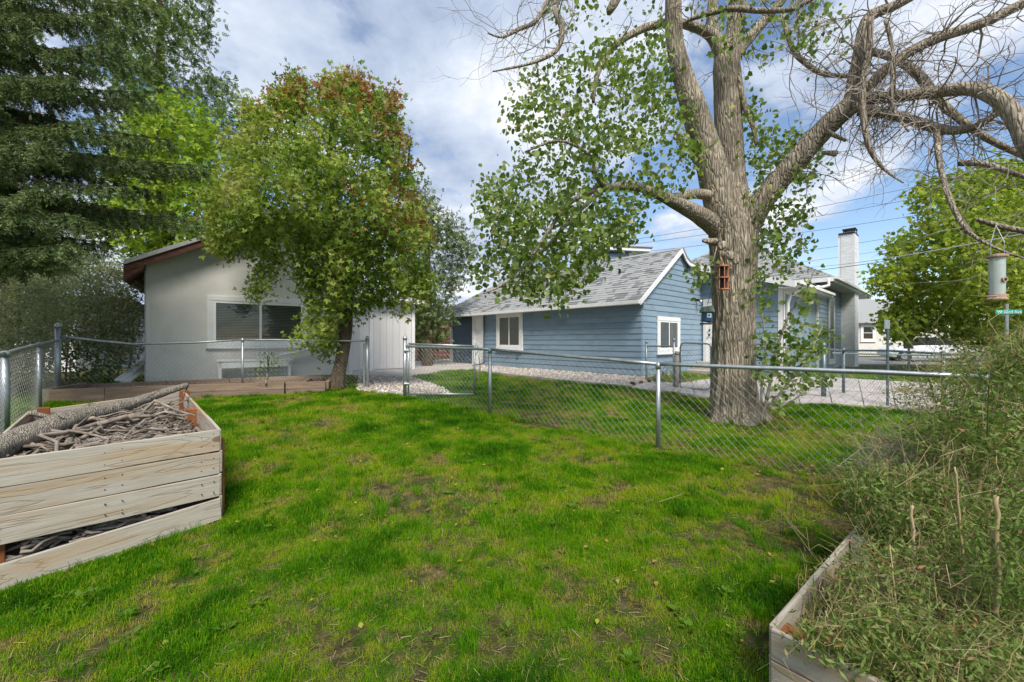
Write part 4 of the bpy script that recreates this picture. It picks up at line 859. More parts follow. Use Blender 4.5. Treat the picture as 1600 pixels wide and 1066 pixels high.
chain(fence2, gp3(-7.6, 8.35, .02), gp3(*lf[1], .02), mid, np.array((*lf[1], lzt[1])), seed=12, barbs=.06)
chain(fence2, gp3(*lf[1], .02), gp3(*lf[2], .02), np.array((*lf[1], lzt[1])), np.array((*lf[2], lzt[2])), seed=13, barbs=.03)
# left side fence towards the camera
sf = [(-8.73, 8.0), (-7.73, 6.8), (-6.46, 5.3), (-5.1, 3.75), (-3.9, 2.3)]; szt = [zt(8, 532), zt(6.8, 538), zt(5.3, 552), zt(3.75, 570), zt(2.3, 600)]
fence3 = empty('chain_link_fence', gp3(-7.73, 6.8), 'chain link fence at the left edge running forwards beside the log box', 'fence', 'chain link fences')
for i, (x, y) in enumerate(sf):
    if i: post(fence3, gp3(x, y), szt[i] - float(gz(x, y)), .045 if i == 2 else .034, cap='flat', mat=M['galv'])
    if i < len(sf) - 1:
        p0 = np.array((x, y, szt[i])); p1 = np.array((*sf[i + 1], szt[i + 1])); rail(fence3, p0, p1, .024); chain(fence3, gp3(x, y, .02), gp3(*sf[i + 1], .02), p0, p1, seed=20 + i, pitch=.10, r=.002)
# back fence by the house corner, its small gate, and the run to the right
bf_ = empty('chain_link_fence', gp3(3.5, 11), 'short chain link fence section standing beside the small window of the blue gable', 'fence', 'chain link fences')
def at(px, Y): return ((px - 800) / F0 * Y, Y)
q0, q1 = at(1010, 10.9), at(1053, 10.2)
for q_, ty in ((q0, 534), (q1, 531)): post(bf_, gp3(*q_), zt(q_[1], ty) - float(gz(*q_)), .03)
rail(bf_, np.array((*q0, zt(10.9, 541))), np.array((*q1, zt(10.2, 541))), .02); chain(bf_, gp3(*q0, .03), gp3(*q1, .03), np.array((*q0, zt(10.9, 541))), np.array((*q1, zt(10.2, 541))), seed=31, barbs=.01)
gt2 = empty('gate', gp3(*at(1062, 10.1)), 'narrow round-cornered chain link gate in front of the white back door', 'gate', 'chain link gates')
a_, c_ = at(1063, 10.1), at(1111, 9.35); A0 = np.array((*a_, zt(10.1, 606))); A1 = np.array((*a_, zt(10.1, 536))); B0 = np.array((*c_, zt(9.35, 609))); B1 = np.array((*c_, zt(9.35, 537)))
hx = (B0 - A0) * .16; b = MB(); b.tube([A0 + Z * .12, A1 - Z * .12, A1 - Z * .03 + hx * .2, A1 + hx * .8, B1 - hx * .8, B1 - Z * .03 - hx * .2, B1 - Z * .12, B0 + Z * .12, B0 + Z * .03 - hx * .2, B0 - hx * .8, A0 + hx * .8, A0 + Z * .03 + hx * .2, A0 + Z * .12], .02, 8); b.build('frame', M['galv'], gt2, smooth=True)
chain(gt2, A0, B0, A1, B1, seed=33, barbs=0)
post(gt2, gp3(*at(1058, 10.15)), zt(10.15, 551) - float(gz(*at(1058, 10.15))), .05, cap='flat', mat=M['concrete'], name='gate_post')
rf = empty('chain_link_fence', gp3(*at(1287, 8.6)), 'old dark chain link fence along the walk, half hidden by weeds', 'fence', 'chain link fences')
rp_ = [at(1115, 9.3), at(1287, 8.7), at(1318, 9.2), at(1385, 7.7), at(1474, 6.9), at(1600, 6.3)]
rt = [540, 545, 548, 548, 553, 558]
for i, (q_, ty) in enumerate(zip(rp_, rt)):
    if i in (0, 1, 2, 4, 5): post(rf, gp3(*q_), zt(q_[1], ty - (6 if i == 1 else 2)) - float(gz(*q_)), .045 if i == 1 else .03, mat=M['galv_dark'])
for i in (0, 1, 2, 3, 4):
    j = i + 1
    p0 = np.array((*rp_[i], zt(rp_[i][1], rt[i]))); p1 = np.array((*rp_[j], zt(rp_[j][1], rt[j]))); rail(rf, p0, p1, .021, mat=M['galv_dark'])
    chain(rf, gp3(*rp_[i], .03), gp3(*rp_[j], .03), p0, p1, seed=40 + i, barbs=0, mat=M['galv_dark'])
b = MB(); b.tube([np.array((*at(1300, 9.6), zt(9.6, 552))), np.array((*at(1470, 9.4), zt(9.4, 556))), np.array((*at(1570, 9.3), zt(9.3, 552)))], .02, 8); b.build('lower_rail', M['galv_dark'], rf)
# ------------------------------------------------------------------ signs, poles, wires
sp = empty('sign_post', gp3(*at(1387, 8.0)), 'thin galvanised sign post with small blank grey plate seen from behind, by the dark fence', 'sign')
b = MB(); q = gp3(*at(1387, 7.6)); b.tube([q - Z * .1, q + Z * (zt(7.6, 502) - q[2])], .022, 8); b.build('post', M['galv_dark'], sp)
b = MB(); q2 = np.array((*at(1387, 7.57), zt(7.6, 514))); b.box(q2 + (-.06, 0, 0), (.115, .01, 0), (0, .006, 0), (0, 0, .16)); b.build('plate', M['galv'], sp, bevel=.01)
ss = empty('street_sign', gp3(*at(1573, 11)), 'green street name sign on a thin pole above the weeds at right', 'street sign')
q = gp3(*at(1573, 11)); b = MB(); b.tube([q, np.array((q[0], q[1], zt(11, 475)))], .035, 8); b.build('post', M['galv'], ss)
c = np.array((q[0], q[1] - .05, zt(11, 488))); bx = unit((1, -.12, 0)); by = unit((.12, 1, 0))
b = MB(); b.box(c - bx * .31 - Z * .055, bx * .62, by * .01, Z * .115); pl = b.build('blade', M['signgreen'], ss, bevel=.01)
b = MB(); b.box(c - bx * .18 - Z * .10 + by * .04, bx * .36 , by * .01, Z * .035); b.build('lower_blade', M['signgreen'], ss)
fc = bpy.data.curves.new('lettering', 'FONT'); fc.body = 'W 32nd Ave'; fc.size = .11; fc.align_x = 'CENTER'; fc.align_y = 'CENTER'; fc.extrude = .002; fc.materials.append(M['white'])
_tm = bpy.data.objects.new('t', fc); COL.objects.link(_tm); bpy.context.view_layer.update(); fme = bpy.data.meshes.new_from_object(_tm.evaluated_get(bpy.context.evaluated_depsgraph_get())); bpy.data.objects.remove(_tm)
fo = bpy.data.objects.new('lettering', fme); Mx = Matrix(((bx[0], 0, -by[0], c[0] - .0), (bx[1], 0, -by[1], c[1] - .008), (0, 1, 0, c[2] + .003), (0, 0, 0, 1))); link(fo, ss, Mx)
mb_ = empty('street_sign', gp3(*at(1420, 16)), 'pale grey back of a rounded sign on the far kerb beside the white car', 'sign')
q = gp3(*at(1420, 16)); b = MB(); b.tube([q, q + Z * 1.2], .04, 8); b.build('post', M['galv'], mb_)
b = MB(); prof = [(1413, 545), (1428, 545), (1426, 534), (1429, 526), (1424, 521), (1415, 521), (1410, 526), (1412, 534)]; b.add([P(x, y, 15.9) for x, y in prof] + [P(x, y, 15.9) + (0, .03, 0) for x, y in prof], [tuple(range(8)), tuple(range(8, 16))[::-1]] + [(i, (i + 1) % 8, 8 + (i + 1) % 8, 8 + i) for i in range(8)]); b.build('plate', M['galv'], mb_)
def cable(px0, y0, Y0, px1, y1, Y1, r, mat, label, sag=.02):
    p0, p1 = P(px0, y0, Y0), P(px1, y1, Y1); n = 24; b = MB(); t = np.linspace(0, 1, n)[:, None]; q = p0 + (p1 - p0) * t; q[:, 2] -= sag * np.linalg.norm(p1 - p0) * (4 * t * (1 - t))[:, 0]
    b.tube(q, r, 5); o = b.build('cable', mat); tag(o, label, 'cable', 'overhead cables'); return o
cable(1262, 418, 19, 1700, 345, 7, .012, M['cable_white'], 'pale service wire running over the bird feeder to the roof corner', .01)
cable(1262, 424, 19.3, 1460, 396, 14, .012, M['cable'], 'dark lower service wire left of the green tree beside the chimney', .008)
cable(940, 382, 30, 1560, 262, 28, .014, M['cable'], 'highest overhead wire crossing behind the big trunk', .012)
cable(940, 388, 30.5, 1560, 284, 28, .014, M['cable'], 'second overhead wire just below the highest one', .012)
cable(960, 398, 31, 1640, 300, 29, .014, M['cable'], 'overhead wire passing just above the house ridge', .012)
cable(1190, 400, 31, 1500, 352, 29, .014, M['cable'], 'faint overhead wire crossing behind the top of the chimney', .012)
cable(1180, 418, 33, 1480, 375, 31, .012, M['cable'], 'lowest faint overhead wire right of the trunk', .01)
cable(600, 462, 31, 960, 398, 31, .014, M['cable'], 'overhead wire low in the sky left of the blue house', .012)

# ------------------------------------------------------------------ brown timber bed by the garage
L0 = np.array((-8.35, 7.38)); R0 = np.array((-3.9, 8.72)); dd_ = (R0 - L0) / np.linalg.norm(R0 - L0); pn = np.array((-dd_[1], dd_[0]))
tb = empty('timber_bed', gp3(*((L0 + R0) / 2)), 'long low raised bed of brown timbers in front of the garage', 'raised bed', 'raised beds')
def tp(k, w_, z): p = L0 + (R0 - L0) * k + pn * w_; return np.array((p[0], p[1], z))
TZ = zt(8.1, 601.5)
segs = [(0, .20), (.20, .47), (.475, .835), (.84, 1.0)]
for r_ in range(2):
    for (k0, k1) in segs:
        z0 = TZ - .145 * (r_ + 1) + .002; dz = .012 * random.uniform(-1, 1)
        board('timber', tp(k0, random.uniform(-.008, .008), z0 + dz + .02 * k0), tp(k1 - .002, random.uniform(-.008, .008), z0 + dz + .02 * k1), (0, 0, 1), .09, .138, M['old_wood'], tb, wear=.012)
for (k0, k1) in [(0.0, .3), (.3, .55), (.55, .96), (.965, 1.0)]:
    board('timber', tp(k0, 1.15, TZ - .19 + .08 * k0), tp(k1 - .002, 1.15, TZ - .19 + .08 * k1), (0, 0, 1), .09, .17, M['old_wood'], tb, wear=.012)
for k in (0, 1): board('end_timber', tp(k, .05, TZ - .16), tp(k, 1.12, TZ - .14), (0, 0, 1), .09, .15, M['old_wood'], tb)
board('inner_timber', tp(.90, .06, TZ - .13), tp(.90, 1.1, TZ - .12), (0, 0, 1), .06, .12, M['old_wood'], tb)
b = MB(); b.hexa([tp(0, .05, CH - 1.4), tp(1, .05, CH - 1.4), tp(1, 1.1, CH - 1.4), tp(0, 1.1, CH - 1.4), tp(0, .05, TZ - .2), tp(1, .05, TZ - .2), tp(1, 1.1, TZ - .2), tp(0, 1.1, TZ - .2)]); b.build('soil', M['bed_soil'], tb)

# ------------------------------------------------------------------ board box full of branches (left)
FR, FL, RL, RR = [np.array(p) for p in ((-2.355, 3.35), (-3.12, 2.38), (-4.78, 4.13), (-4.03, 5.1))]
lb = empty('board_box', gp3(*((FR + FL + RL + RR) / 4)), 'weathered grey board box filled with dead branches at the left', 'raised bed', 'raised beds')
def v3(p, z): return np.array((p[0], p[1], CH + z))
zsR = [-.706, -.885, -1.068, -1.25]; zsL = [-.706, -.875, -1.045, -1.215]
fz = unit(np.array((*(FR - FL), 0)))
for i in range(3):
    off = .004 * random.uniform(-1, 1); nrm = np.array((fz[1], -fz[0], 0)) * off
    board('board', v3(FL, zsL[i + 1] + .003) + nrm, v3(FR, zsR[i + 1] + .003) + nrm, (0, 0, 1), .022, .172, M['grey_wood'], lb, wear=.004)
board('board', v3(FL, -1.50) + (.012, -.012, 0), v3(FR, -1.435) + (.004, -.004, 0) + fz * .012, (0, 0, 1), .022, .172, M['grey_wood'], lb, wear=.004)
zo = .09
for i in range(4):
    for A_, B_, za, zb2 in ((FR, RR, 0, .10), (RR, RL, .10, .02), (RL, FL, .02, 0)):
        ins = unit(np.array((*((FL + RR) / 2 - (A_ + B_) / 2), 0))) * .0
        o_ = .006 * random.uniform(-1, 1)
        board('board', v3(A_, -.706 + za - .18 * (i + 1) + .004) + o_, v3(B_, -.706 + zb2 - .18 * (i + 1) + .004) + o_, (0, 0, 1), .022, .174, M['grey_wood'], lb, wear=.005)
cen = (FR + FL + RL + RR) / 4
for c_, h in ((FR, -.80), (FL, -.74), (RL, -.66), (RR, -.60), ((FR + RR) / 2, -.68), ((FL + RL) / 2, -.70)):
    q = c_ + (cen - c_) / np.linalg.norm(cen - c_) * .10; b = MB()
    board('corner_post', (q[0], q[1], CH - 1.6), (q[0] + .004, q[1], CH + h), (fz[0], fz[1], 0), .085, .085, M['post_wood'], lb)
b = MB(); ii = lambda c_: c_ + (cen - c_) * .04
b.hexa([v3(ii(FL), -1.6), v3(ii(FR), -1.6), v3(ii(RR), -1.6), v3(ii(RL), -1.6), v3(ii(FL), -1.35), v3(ii(FR), -1.3), v3(ii(RR), -1.1), v3(ii(RL), -1.1)]); b.build('soil', M['bed_soil'], lb)
b = MB(); RNG2 = np.random.default_rng(5)
def inbox(a, c): return (FL + (FR - FL) * a) * (1 - c) + (RL + (RR - RL) * a) * c
for i in range(900):
    a, c_ = RNG2.random(2) * .9 + .05; p = inbox(a, c_); top = -.84 + .05 * c_ + .12 * math.exp(-((a - .45) ** 2 + (c_ - .5) ** 2) * 4)
    z0 = top - RNG2.random() * (.28 if i < 500 else .55); ang = RNG2.normal(.9, .9); L = RNG2.uniform(.15, .75); d = np.array((math.cos(ang), math.sin(ang)))
    e = p + d * L; st = p - d * L * .3
    def clampb(pt):
        for _ in range(12):
            if inpoly(pt[0], pt[1], [tuple(ii(ii(c2))) for c2 in (FR, FL, RL, RR)]): return pt
            pt = pt + (cen - pt) * .15
        return pt
    e = clampb(e); st = clampb(st); ll = np.linalg.norm(e - st)
    if ll < .06: continue
    r0 = RNG2.choice((.004, .006, .009, .014, .022)); b.ta = RNG2.random()
    q = wig(v3(st, z0 + RNG2.normal() * .03), v3(e, z0 + RNG2.normal() * .05), 6, .06); b.tube(q, np.linspace(r0, r0 * .4, 6), 5 if r0 > .008 else 4)
for i in range(170):
    a = RNG2.uniform(.05, .80); inn = unit(np.array((*(RR - FR), 0)))[:2]; p = FL + (FR - FL) * a + inn * RNG2.uniform(.03, .12); L = RNG2.uniform(.05, .3); dr = -fz[:2] * L * (1 if a > .5 else -1) * .8 + inn * RNG2.uniform(-.01, .05)
    z0 = RNG2.uniform(-1.42, -1.18); b.ta = RNG2.random(); r0 = RNG2.uniform(.004, .016); b.tube(wig(v3(p, z0), v3(p + dr, z0 + RNG2.normal() * .04), 4, .06), np.linspace(r0, r0 * .5, 4), 5)
hp = b.build('branch_pile', M['stick'], smooth=True); tag(hp, 'heap of dead sticks and twigs filling the grey board box', 'stick heap', kind='stuff')
def stick(pts, label, mat=None, sides=10, name='branch', wob=.1, cat='branch', twigs=0):
    b = MB(); q = np.array([list(P(a, c, d)) + [r] for a, c, r, d in pts]); out = []
    n = len(q)
    for i in range(n - 1):
        p0 = q[max(i - 1, 0)]; p1 = q[i]; p2 = q[i + 1]; p3 = q[min(i + 2, n - 1)]
        for j in range(6): t = j / 6; out.append(.5 * ((2 * p1) + (-p0 + p2) * t + (2 * p0 - 5 * p1 + 4 * p2 - p3) * t * t + (-p0 + 3 * p1 - 3 * p2 + p3) * t ** 3))
    out.append(q[-1]); out = np.array(out); b.tube(out[:, :3], out[:, 3], sides, wob=wob)
    for _ in range(twigs):
        k = RNG2.integers(2, len(out) - 2); e = out[k, :3] + RNG2.normal(size=3) * .12 + (0, 0, .05); b.tube(wig(out[k, :3], e, 4, .1), [.008, .006, .004, .002], 4)
    o = b.build(name, mat or M['bark_log'], smooth=True); tag(o, label, cat, 'loose branches in the board box'); return o
stick([(-30, 716, .078, 2.75), (20, 690, .082, 3.0), (90, 662, .078, 3.35), (150, 645, .068, 3.7), (200, 632, .056, 4.0), (245, 617, .044, 4.3), (292, 602, .030, 4.6)], 'thick flaking dead log lying diagonally across the top of the branch heap', sides=16, name='log', wob=.16, cat='log', twigs=9)
stick([(95, 702, .030, 3.1), (150, 690, .034, 3.3), (200, 684, .03, 3.5), (262, 676, .02, 3.8), (300, 668, .012, 4.0)], 'rough brown branch in front of the log near the front board', sides=10)
stick([(120, 672, .018, 3.3), (180, 655, .016, 3.6), (240, 650, .014, 3.8), (290, 655, .010, 4.0)], 'pale curved branch arching over the middle of the heap', M['stick'])
stick([(45, 645, .022, 3.7), (78, 652, .02, 3.8)], 'short cut stub sticking out near the back left corner post', M['bark_log'])
stick([(256, 690, .008, 3.6), (272, 660, .007, 3.9), (285, 628, .006, 4.4), (290, 610, .004, 4.7)], 'thin reddish twig leaning up at the right corner of the box', M['brown_wood'], sides=6)
stick([(106, 695, .026, 3.1), (112, 680, .020, 3.3), (120, 664, .012, 3.4)], 'stubby forked branch standing up behind the front board', M['bark_log'])
b = MB(); q = G(14, 917); b.ta = 1
lf_o = leafmesh('bark_chip', [q + (0, 0, .01), q + (.05, .02, .012), q + (-.05, .0, .01), q + (.02, .05, .015)], [(1, .2, .1), (1, .5, 0), (.3, 1, .1), (1, -.3, .1)], [.09, .07, .06, .05], T_OVAL, M['litter'], tint=[1, .95, 1, .9]); tag(lf_o, 'orange bark scraps on the grass at the lower left corner of the box', 'bark scraps', kind='stuff')

b = MB()
for i in range(4):
    for a in (.06, .09, .46, .53, .90, .965):
        for k in (.05, .125):
            p = v3(FL + (FR - FL) * a, (zsL + [-1.40])[i] * (1 - a) + (zsR + [-1.435])[i] * a - (.176 if i < 3 else -.0) + k + RNG2.normal() * .006) - np.array((-fz[1], fz[0], 0)) * (.0115 if i < 3 else .0225)
            b.tube([p + np.array((-fz[1], fz[0], 0)) * .01, p - np.array((-fz[1], fz[0], 0)) * .0004], .0036, 7)
b.build('nail', M['black'], lb, kind='stuff')
# ------------------------------------------------------------------ weedy bed right foreground
WC = np.array((1.10, 1.76)); sd_ = unit((.773, .634, 0)); fd_ = unit((.617, -.788, 0)); HT = -1.2
wb = empty('board_bed', v3(WC, -1.5), 'weathered grey board bed full of weeds at the lower right', 'raised bed', 'raised beds')
far = WC + np.array(sd_[:2]) * 2.35; nr_ = WC + np.array(fd_[:2]) * 1.25; fr_ = far + np.array(fd_[:2]) * 1.25
for i in range(3):
    z0 = HT - .13 * (i + 1) + .003; m_ = .001 * random.uniform(-4, 4)
    board('board', v3(WC, z0), v3(WC + np.array(sd_[:2]) * 1.45, z0 + m_), (0, 0, 1), .025, .126, M['grey_wood'], wb, wear=.004)
    board('board', v3(WC + np.array(sd_[:2]) * 1.455, z0 + .004), v3(far, z0), (0, 0, 1), .025, .126, M['grey_wood'], wb, wear=.004)
    board('board', v3(WC, z0) - fd_ * 0 + np.array((-.012, -.016, 0)), v3(nr_, z0) + np.array((-.012, -.016, 0)), (0, 0, 1), .025, .126, M['grey_wood'], wb, wear=.004)
    board('board', v3(far, z0), v3(fr_, z0), (0, 0, 1), .025, .126, M['grey_wood'], wb)
board('corner_post', v3(WC + (.07, .0), -1.62), v3(WC + (.071, .0), HT - .04), (sd_[0], sd_[1], 0), .08, .08, M['post_wood'], wb)
board('corner_post', v3(WC + np.array(sd_[:2]) * 1.2 + (.03, -.05), -1.62), v3(WC + np.array(sd_[:2]) * 1.2 + (.031, -.05), HT + .02), (sd_[0], sd_[1], 0), .08, .08, M['grey_wood'], wb)
b = MB(); b.hexa([v3(WC, -1.7), v3(nr_, -1.7), v3(fr_, -1.7), v3(far, -1.7), v3(WC + sd_[:2] * .02 + fd_[:2] * .02, HT - .13), v3(nr_, HT - .13), v3(fr_, HT - .13), v3(far - sd_[:2] * .02 + fd_[:2] * .02, HT - .13)]); b.build('soil', M['bed_soil'], wb)
# ------------------------------------------------------------------ trees
M['twig'] = noisemat('pale_twig', [(.3, (.20, .165, .135)), (.7, (.36, .31, .265))], 6, rough=.9, bump=0)
def region(poly, n, Y0, Y1, jit=None, edge=None):
    xs = [p[0] for p in poly]; ys = [p[1] for p in poly]; out = []
    while len(out) < n:
        x = RNG.uniform(min(xs), max(xs), 4000); y = RNG.uniform(min(ys), max(ys), 4000); ok = inpoly(x, y, poly)
        for a, c in zip(x[ok], y[ok]):
            out.append((a, c))
            if len(out) >= n: break
    d = RNG.uniform(Y0, Y1, n) if np.isscalar(Y0) else None
    return np.array([P(a, c, dd) for (a, c), dd in zip(out, d)])
# big tree --------------------------------------------------------------
TY = 6.9
tb0 = P(1148, 655, TY); big = empty('heart_leaf_tree', (tb0[0], tb0[1], float(gz(tb0[0], tb0[1]))), 'big old shade tree with furrowed grey bark and half bare crown behind the fence', 'tree')
def lm(b, pts, sides=10, sub=4, bark=.05): return limb(b, pts, sides, sub, bark)
# trunk with furrows and root flare
rs_ = np.random.default_rng(3); prof = [(1150, 676, 45), (1149, 655, 38.5), (1147, 632, 33.5), (1146, 600, 30.5), (1146, 540, 29), (1146, 480, 28.5), (1146, 430, 30), (1146, 385, 33), (1145, 352, 33), (1146, 320, 26), (1146, 290, 14)]
def furrow(p, a):
    zz_ = p[:, 2][:, None]; aa = a[None, :]
    f = .035 * np.sin(aa * 17 + 2.5 * np.sin(zz_ * 2.1) + 1.3 * np.sin(zz_ * 5.3)) + .025 * np.sin(aa * 29 + 3 * np.sin(zz_ * 3.3 + 1)) + .02 * vnoise(aa * 9 + 0 * zz_, zz_ * 5 + 0 * aa) + .02 * RNG.normal(size=(len(p), len(a))) * .3
    h = np.clip((CH - .85 - zz_) / .5, 0, 1) ** 2; return 1 + f * 1.1 + h * (.20 * np.sin(aa * 5 + .7) + .09 * np.sin(aa * 3 + 2) + .10)
q = np.array([list(P(a, c, TY)) + [r / F0 * TY] for a, c, r in prof]); tq = np.linspace(0, len(q) - 1, 70); ip = np.array([np.interp(tq, np.arange(len(q)), q[:, k]) for k in range(4)]).T
b = MB(); b.tube(ip[:, :3], ip[:, 3], 90, ridge=furrow); 
L1, r1_ = lm(b, [(1142, 375, 27, 6.9), (1132, 335, 27, 6.85), (1118, 285, 23, 6.8), (1108, 245, 21, 6.8), (1095, 205, 20, 6.8), (1083, 165, 18.5, 6.75), (1066, 115, 15, 6.7), (1055, 70, 13, 6.7), (1052, 20, 12.5, 6.7), (1052, -60, 11, 6.6), (1046, -180, 8, 6.5)], 22)
C1, rc_ = lm(b, [(1150, 375, 27, 6.95), (1147, 330, 24, 7.0), (1142, 270, 20.5, 7.05), (1138, 200, 20, 7.1), (1137, 140, 20, 7.1), (1136, 95, 19, 7.1), (1148, 50, 13, 7.1), (1152, -10, 12, 7.1), (1150, -100, 10, 7.1), (1160, -220, 7, 7.1)], 22)
C2, rc2 = lm(b, [(1136, 105, 14, 7.1), (1120, 65, 11, 7.1), (1100, 48, 8, 7.0), (1060, 36, 6.5, 6.9), (1020, 40, 6, 6.8), (990, 52, 5.5, 6.7), (962, 70, 5, 6.6), (942, 95, 4.5, 6.5), (930, 130, 3.5, 6.4), (927, 160, 2.5, 6.3)], 10)
C3, rc3 = lm(b, [(1122, 70, 8, 7.1), (1112, 30, 8, 7.2), (1116, -30, 7, 7.3), (1105, -120, 5, 7.3)], 10)
C4, rc4 = lm(b, [(1150, 85, 8, 7.1), (1175, 55, 8, 7.2), (1205, 20, 7, 7.2), (1232, -15, 6, 7.2), (1260, -80, 4, 7.2)], 10)
D1_, rd1 = lm(b, [(1152, 95, 4, 7.0), (1156, 130, 4.5, 6.9), (1163, 165, 4.5, 6.9), (1176, 195, 4, 6.8), (1182, 225, 3, 6.7)], 8)
R1, rr1 = lm(b, [(1152, 385, 20, 6.85), (1166, 352, 22, 6.8), (1190, 315, 17.5, 6.6), (1215, 285, 16.5, 6.5), (1245, 250, 16, 6.3), (1275, 215, 16, 6.15), (1305, 185, 15.5, 6.0), (1332, 163, 15, 5.9)], 18)
R2, rr2 = lm(b, [(1328, 165, 13, 5.9), (1365, 154, 9, 5.8), (1410, 150, 8.5, 5.6), (1465, 143, 9, 5.4), (1520, 139, 10, 5.2), (1560, 155, 11, 5.0), (1590, 190, 12, 4.9), (1610, 235, 12, 4.8), (1660, 300, 11, 4.7)], 14)
R3, rr3 = lm(b, [(1332, 165, 14, 5.9), (1338, 125, 11.5, 5.9), (1345, 80, 10, 5.9), (1352, 40, 9, 5.9), (1365, 22, 8, 5.9), (1400, 8, 7, 5.8), (1450, -20, 6, 5.7)], 14)
R4, rr4 = lm(b, [(1350, 145, 8, 5.9), (1380, 112, 8, 5.8), (1420, 82, 7.5, 5.7), (1470, 58, 7.5, 5.6), (1530, 38, 7.5, 5.5), (1600, 5, 7, 5.4)], 12)
R5, rr5 = lm(b, [(1342, 174, 7, 5.9), (1385, 178, 7, 5.7), (1430, 190, 7.5, 5.6), (1475, 203, 7, 5.5), (1520, 200, 5.5, 5.3), (1560, 175, 4.5, 5.2)], 12)
R6, rr6 = lm(b, [(1358, 80, 5, 6.2), (1395, 90, 6, 6.1), (1430, 112, 6.5, 6.0), (1452, 138, 7, 5.9), (1475, 165, 6, 5.8), (1540, 215, 5, 5.6), (1640, 262, 4, 5.4)], 10)
H1, rh1 = lm(b, [(1361, 28, 4, 5.7), (1357, 80, 4.5, 5.7), (1347, 140, 4.8, 5.65), (1350, 190, 4.5, 5.6), (1360, 235, 3.5, 5.5), (1382, 265, 2.2, 5.5), (1412, 286, 1.2, 5.4)], 8)
H2, rh2 = lm(b, [(1384, 32, 3, 5.6), (1393, 70, 3, 5.6), (1395, 115, 2.8, 5.5), (1394, 165, 2.5, 5.5), (1420, 206, 1.5, 5.4)], 8)
H3, rh3 = lm(b, [(1463, 205, 4, 5.5), (1468, 255, 3.8, 5.3), (1480, 300, 3.6, 5.1), (1497, 340, 3.4, 4.9), (1520, 368, 3, 4.7), (1566, 392, 2, 4.5), (1620, 410, 1.2, 4.4)], 8)
H4, rh4 = lm(b, [(1660, 372, 5, 3.0), (1600, 361, 4.6, 3.0), (1560, 353, 4, 3.0), (1527, 343, 3.2, 3.0)], 8)
H5, rh5 = lm(b, [(1500, 255, 5, 5.2), (1535, 256, 4.6, 5.0), (1570, 266, 4, 4.8), (1640, 290, 3, 4.6)], 8)
H6, rh6 = lm(b, [(1222, 22, 4, 6.9), (1238, 75, 4, 6.7), (1258, 98, 4, 6.5), (1285, 115, 3.8, 6.3), (1320, 119, 3.4, 6.1), (1345, 118, 3, 6.0)], 8)
H7, rh7 = lm(b, [(1060, 42, 3, 6.9), (1080, 30, 3, 6.8), (1140, 14, 4.5, 6.5), (1190, 17, 4.2, 6.4), (1245, 12, 3.5, 6.3), (1290, -20, 3, 6.2)], 8)
LB, rlb = lm(b, [(1132, 368, 17, 6.9), (1112, 350, 15, 6.8), (1085, 332, 12.5, 6.6), (1050, 314, 9.5, 6.4), (1020, 300, 7, 6.2), (990, 290, 6, 6.1)], 14)
LA, rla = lm(b, [(1112, 306, 8.5, 6.75), (1085, 303, 7.5, 6.6), (1050, 309, 7, 6.4), (1020, 298, 6.8, 6.3), (985, 291, 7, 6.1), (955, 293, 6.5, 6.0), (930, 297, 6, 5.9)], 12)
LC, rlc = lm(b, [(932, 296, 5, 5.9), (905, 308, 4, 5.8), (880, 325, 3.5, 5.7), (868, 345, 3.2, 5.6), (848, 375, 3, 5.5), (825, 408, 2.6, 5.5), (796, 440, 2.2, 5.4), (755, 459, 1.2, 5.4)], 8)
LD, rld = lm(b, [(940, 298, 4, 5.9), (905, 330, 3.4, 5.9), (875, 362, 3, 5.9), (838, 404, 2.4, 5.9), (800, 452, 1.2, 5.9)], 8)
LE, rle = lm(b, [(945, 292, 4.5, 5.9), (929, 270, 4.5, 5.7), (928, 255, 3.6, 5.7), (912, 235, 2.6, 5.6), (870, 220, 2, 5.5), (820, 238, 1.5, 5.4)], 8)
TLa, rta = lm(b, [(900, -60, 6, 6.0), (868, 5, 5, 5.8), (878, 45, 4.5, 5.7), (872, 75, 4, 5.6), (848, 92, 3, 5.5), (815, 103, 2, 5.4), (770, 112, 1, 5.3)], 8)
TLb, rtb = lm(b, [(900, -70, 5, 6.0), (852, 8, 4, 5.8), (835, 35, 3.4, 5.7), (810, 46, 3, 5.6), (785, 58, 2, 5.5), (762, 52, 1, 5.5)], 8)
TLc, rtc = lm(b, [(990, -60, 9, 6.4), (958, 8, 7, 6.3), (948, 18, 5, 6.3)], 8)
# hollow knot below the fork, snapped stubs
for (x, y, r) in ((1130, 385, 9), (1142, 400, 8), (1128, 396, 6), (1150, 408, 6)):
    c_ = P(x, y, TY - .40); b.sphere(c_, r / F0 * 6.4, 8, 6, (1, .5, 1))
for (x0, y0, x1, y1, r, d) in ((1075, 222, 1052, 214, 5, 6.6), (1118, 378, 1098, 376, 5, 6.7), (1305, 240, 1285, 238, 4, 6.1), (1060, 212, 1075, 232, 6, 6.6), (1290, 205, 1322, 220, 3.5, 5.9)):
    b.tube([P(x1, y1, d), P((x0 + x1) / 2, (y0 + y1) / 2 , d), P(x0, y0, d + .05)], [r * .6 / F0 * d, r * .9 / F0 * d, r * 1.2 / F0 * d], 8, wob=.3)
b.build('trunk', M['bark'], big, smooth=True)
b = MB()
lnodes = np.vstack([C2, LA, LB[8:], LC, LD, LE, L1[10:], C3, TLc]); lr = np.concatenate([rc2, rla, rlb[8:], rlc, rld, rle, r1_[10:] * .25, rc3, rtc])
A_ = [(795,165),(822,110),(870,95),(905,85),(960,60),(1035,45),(1050,110),(1085,200),(1100,255),(1085,292),(1000,330),(985,375),(950,395),(945,425),(905,440),(868,470),(820,455),(770,452),(745,440),(748,405),(790,375),(740,320),(745,292),(790,265),(805,232)]
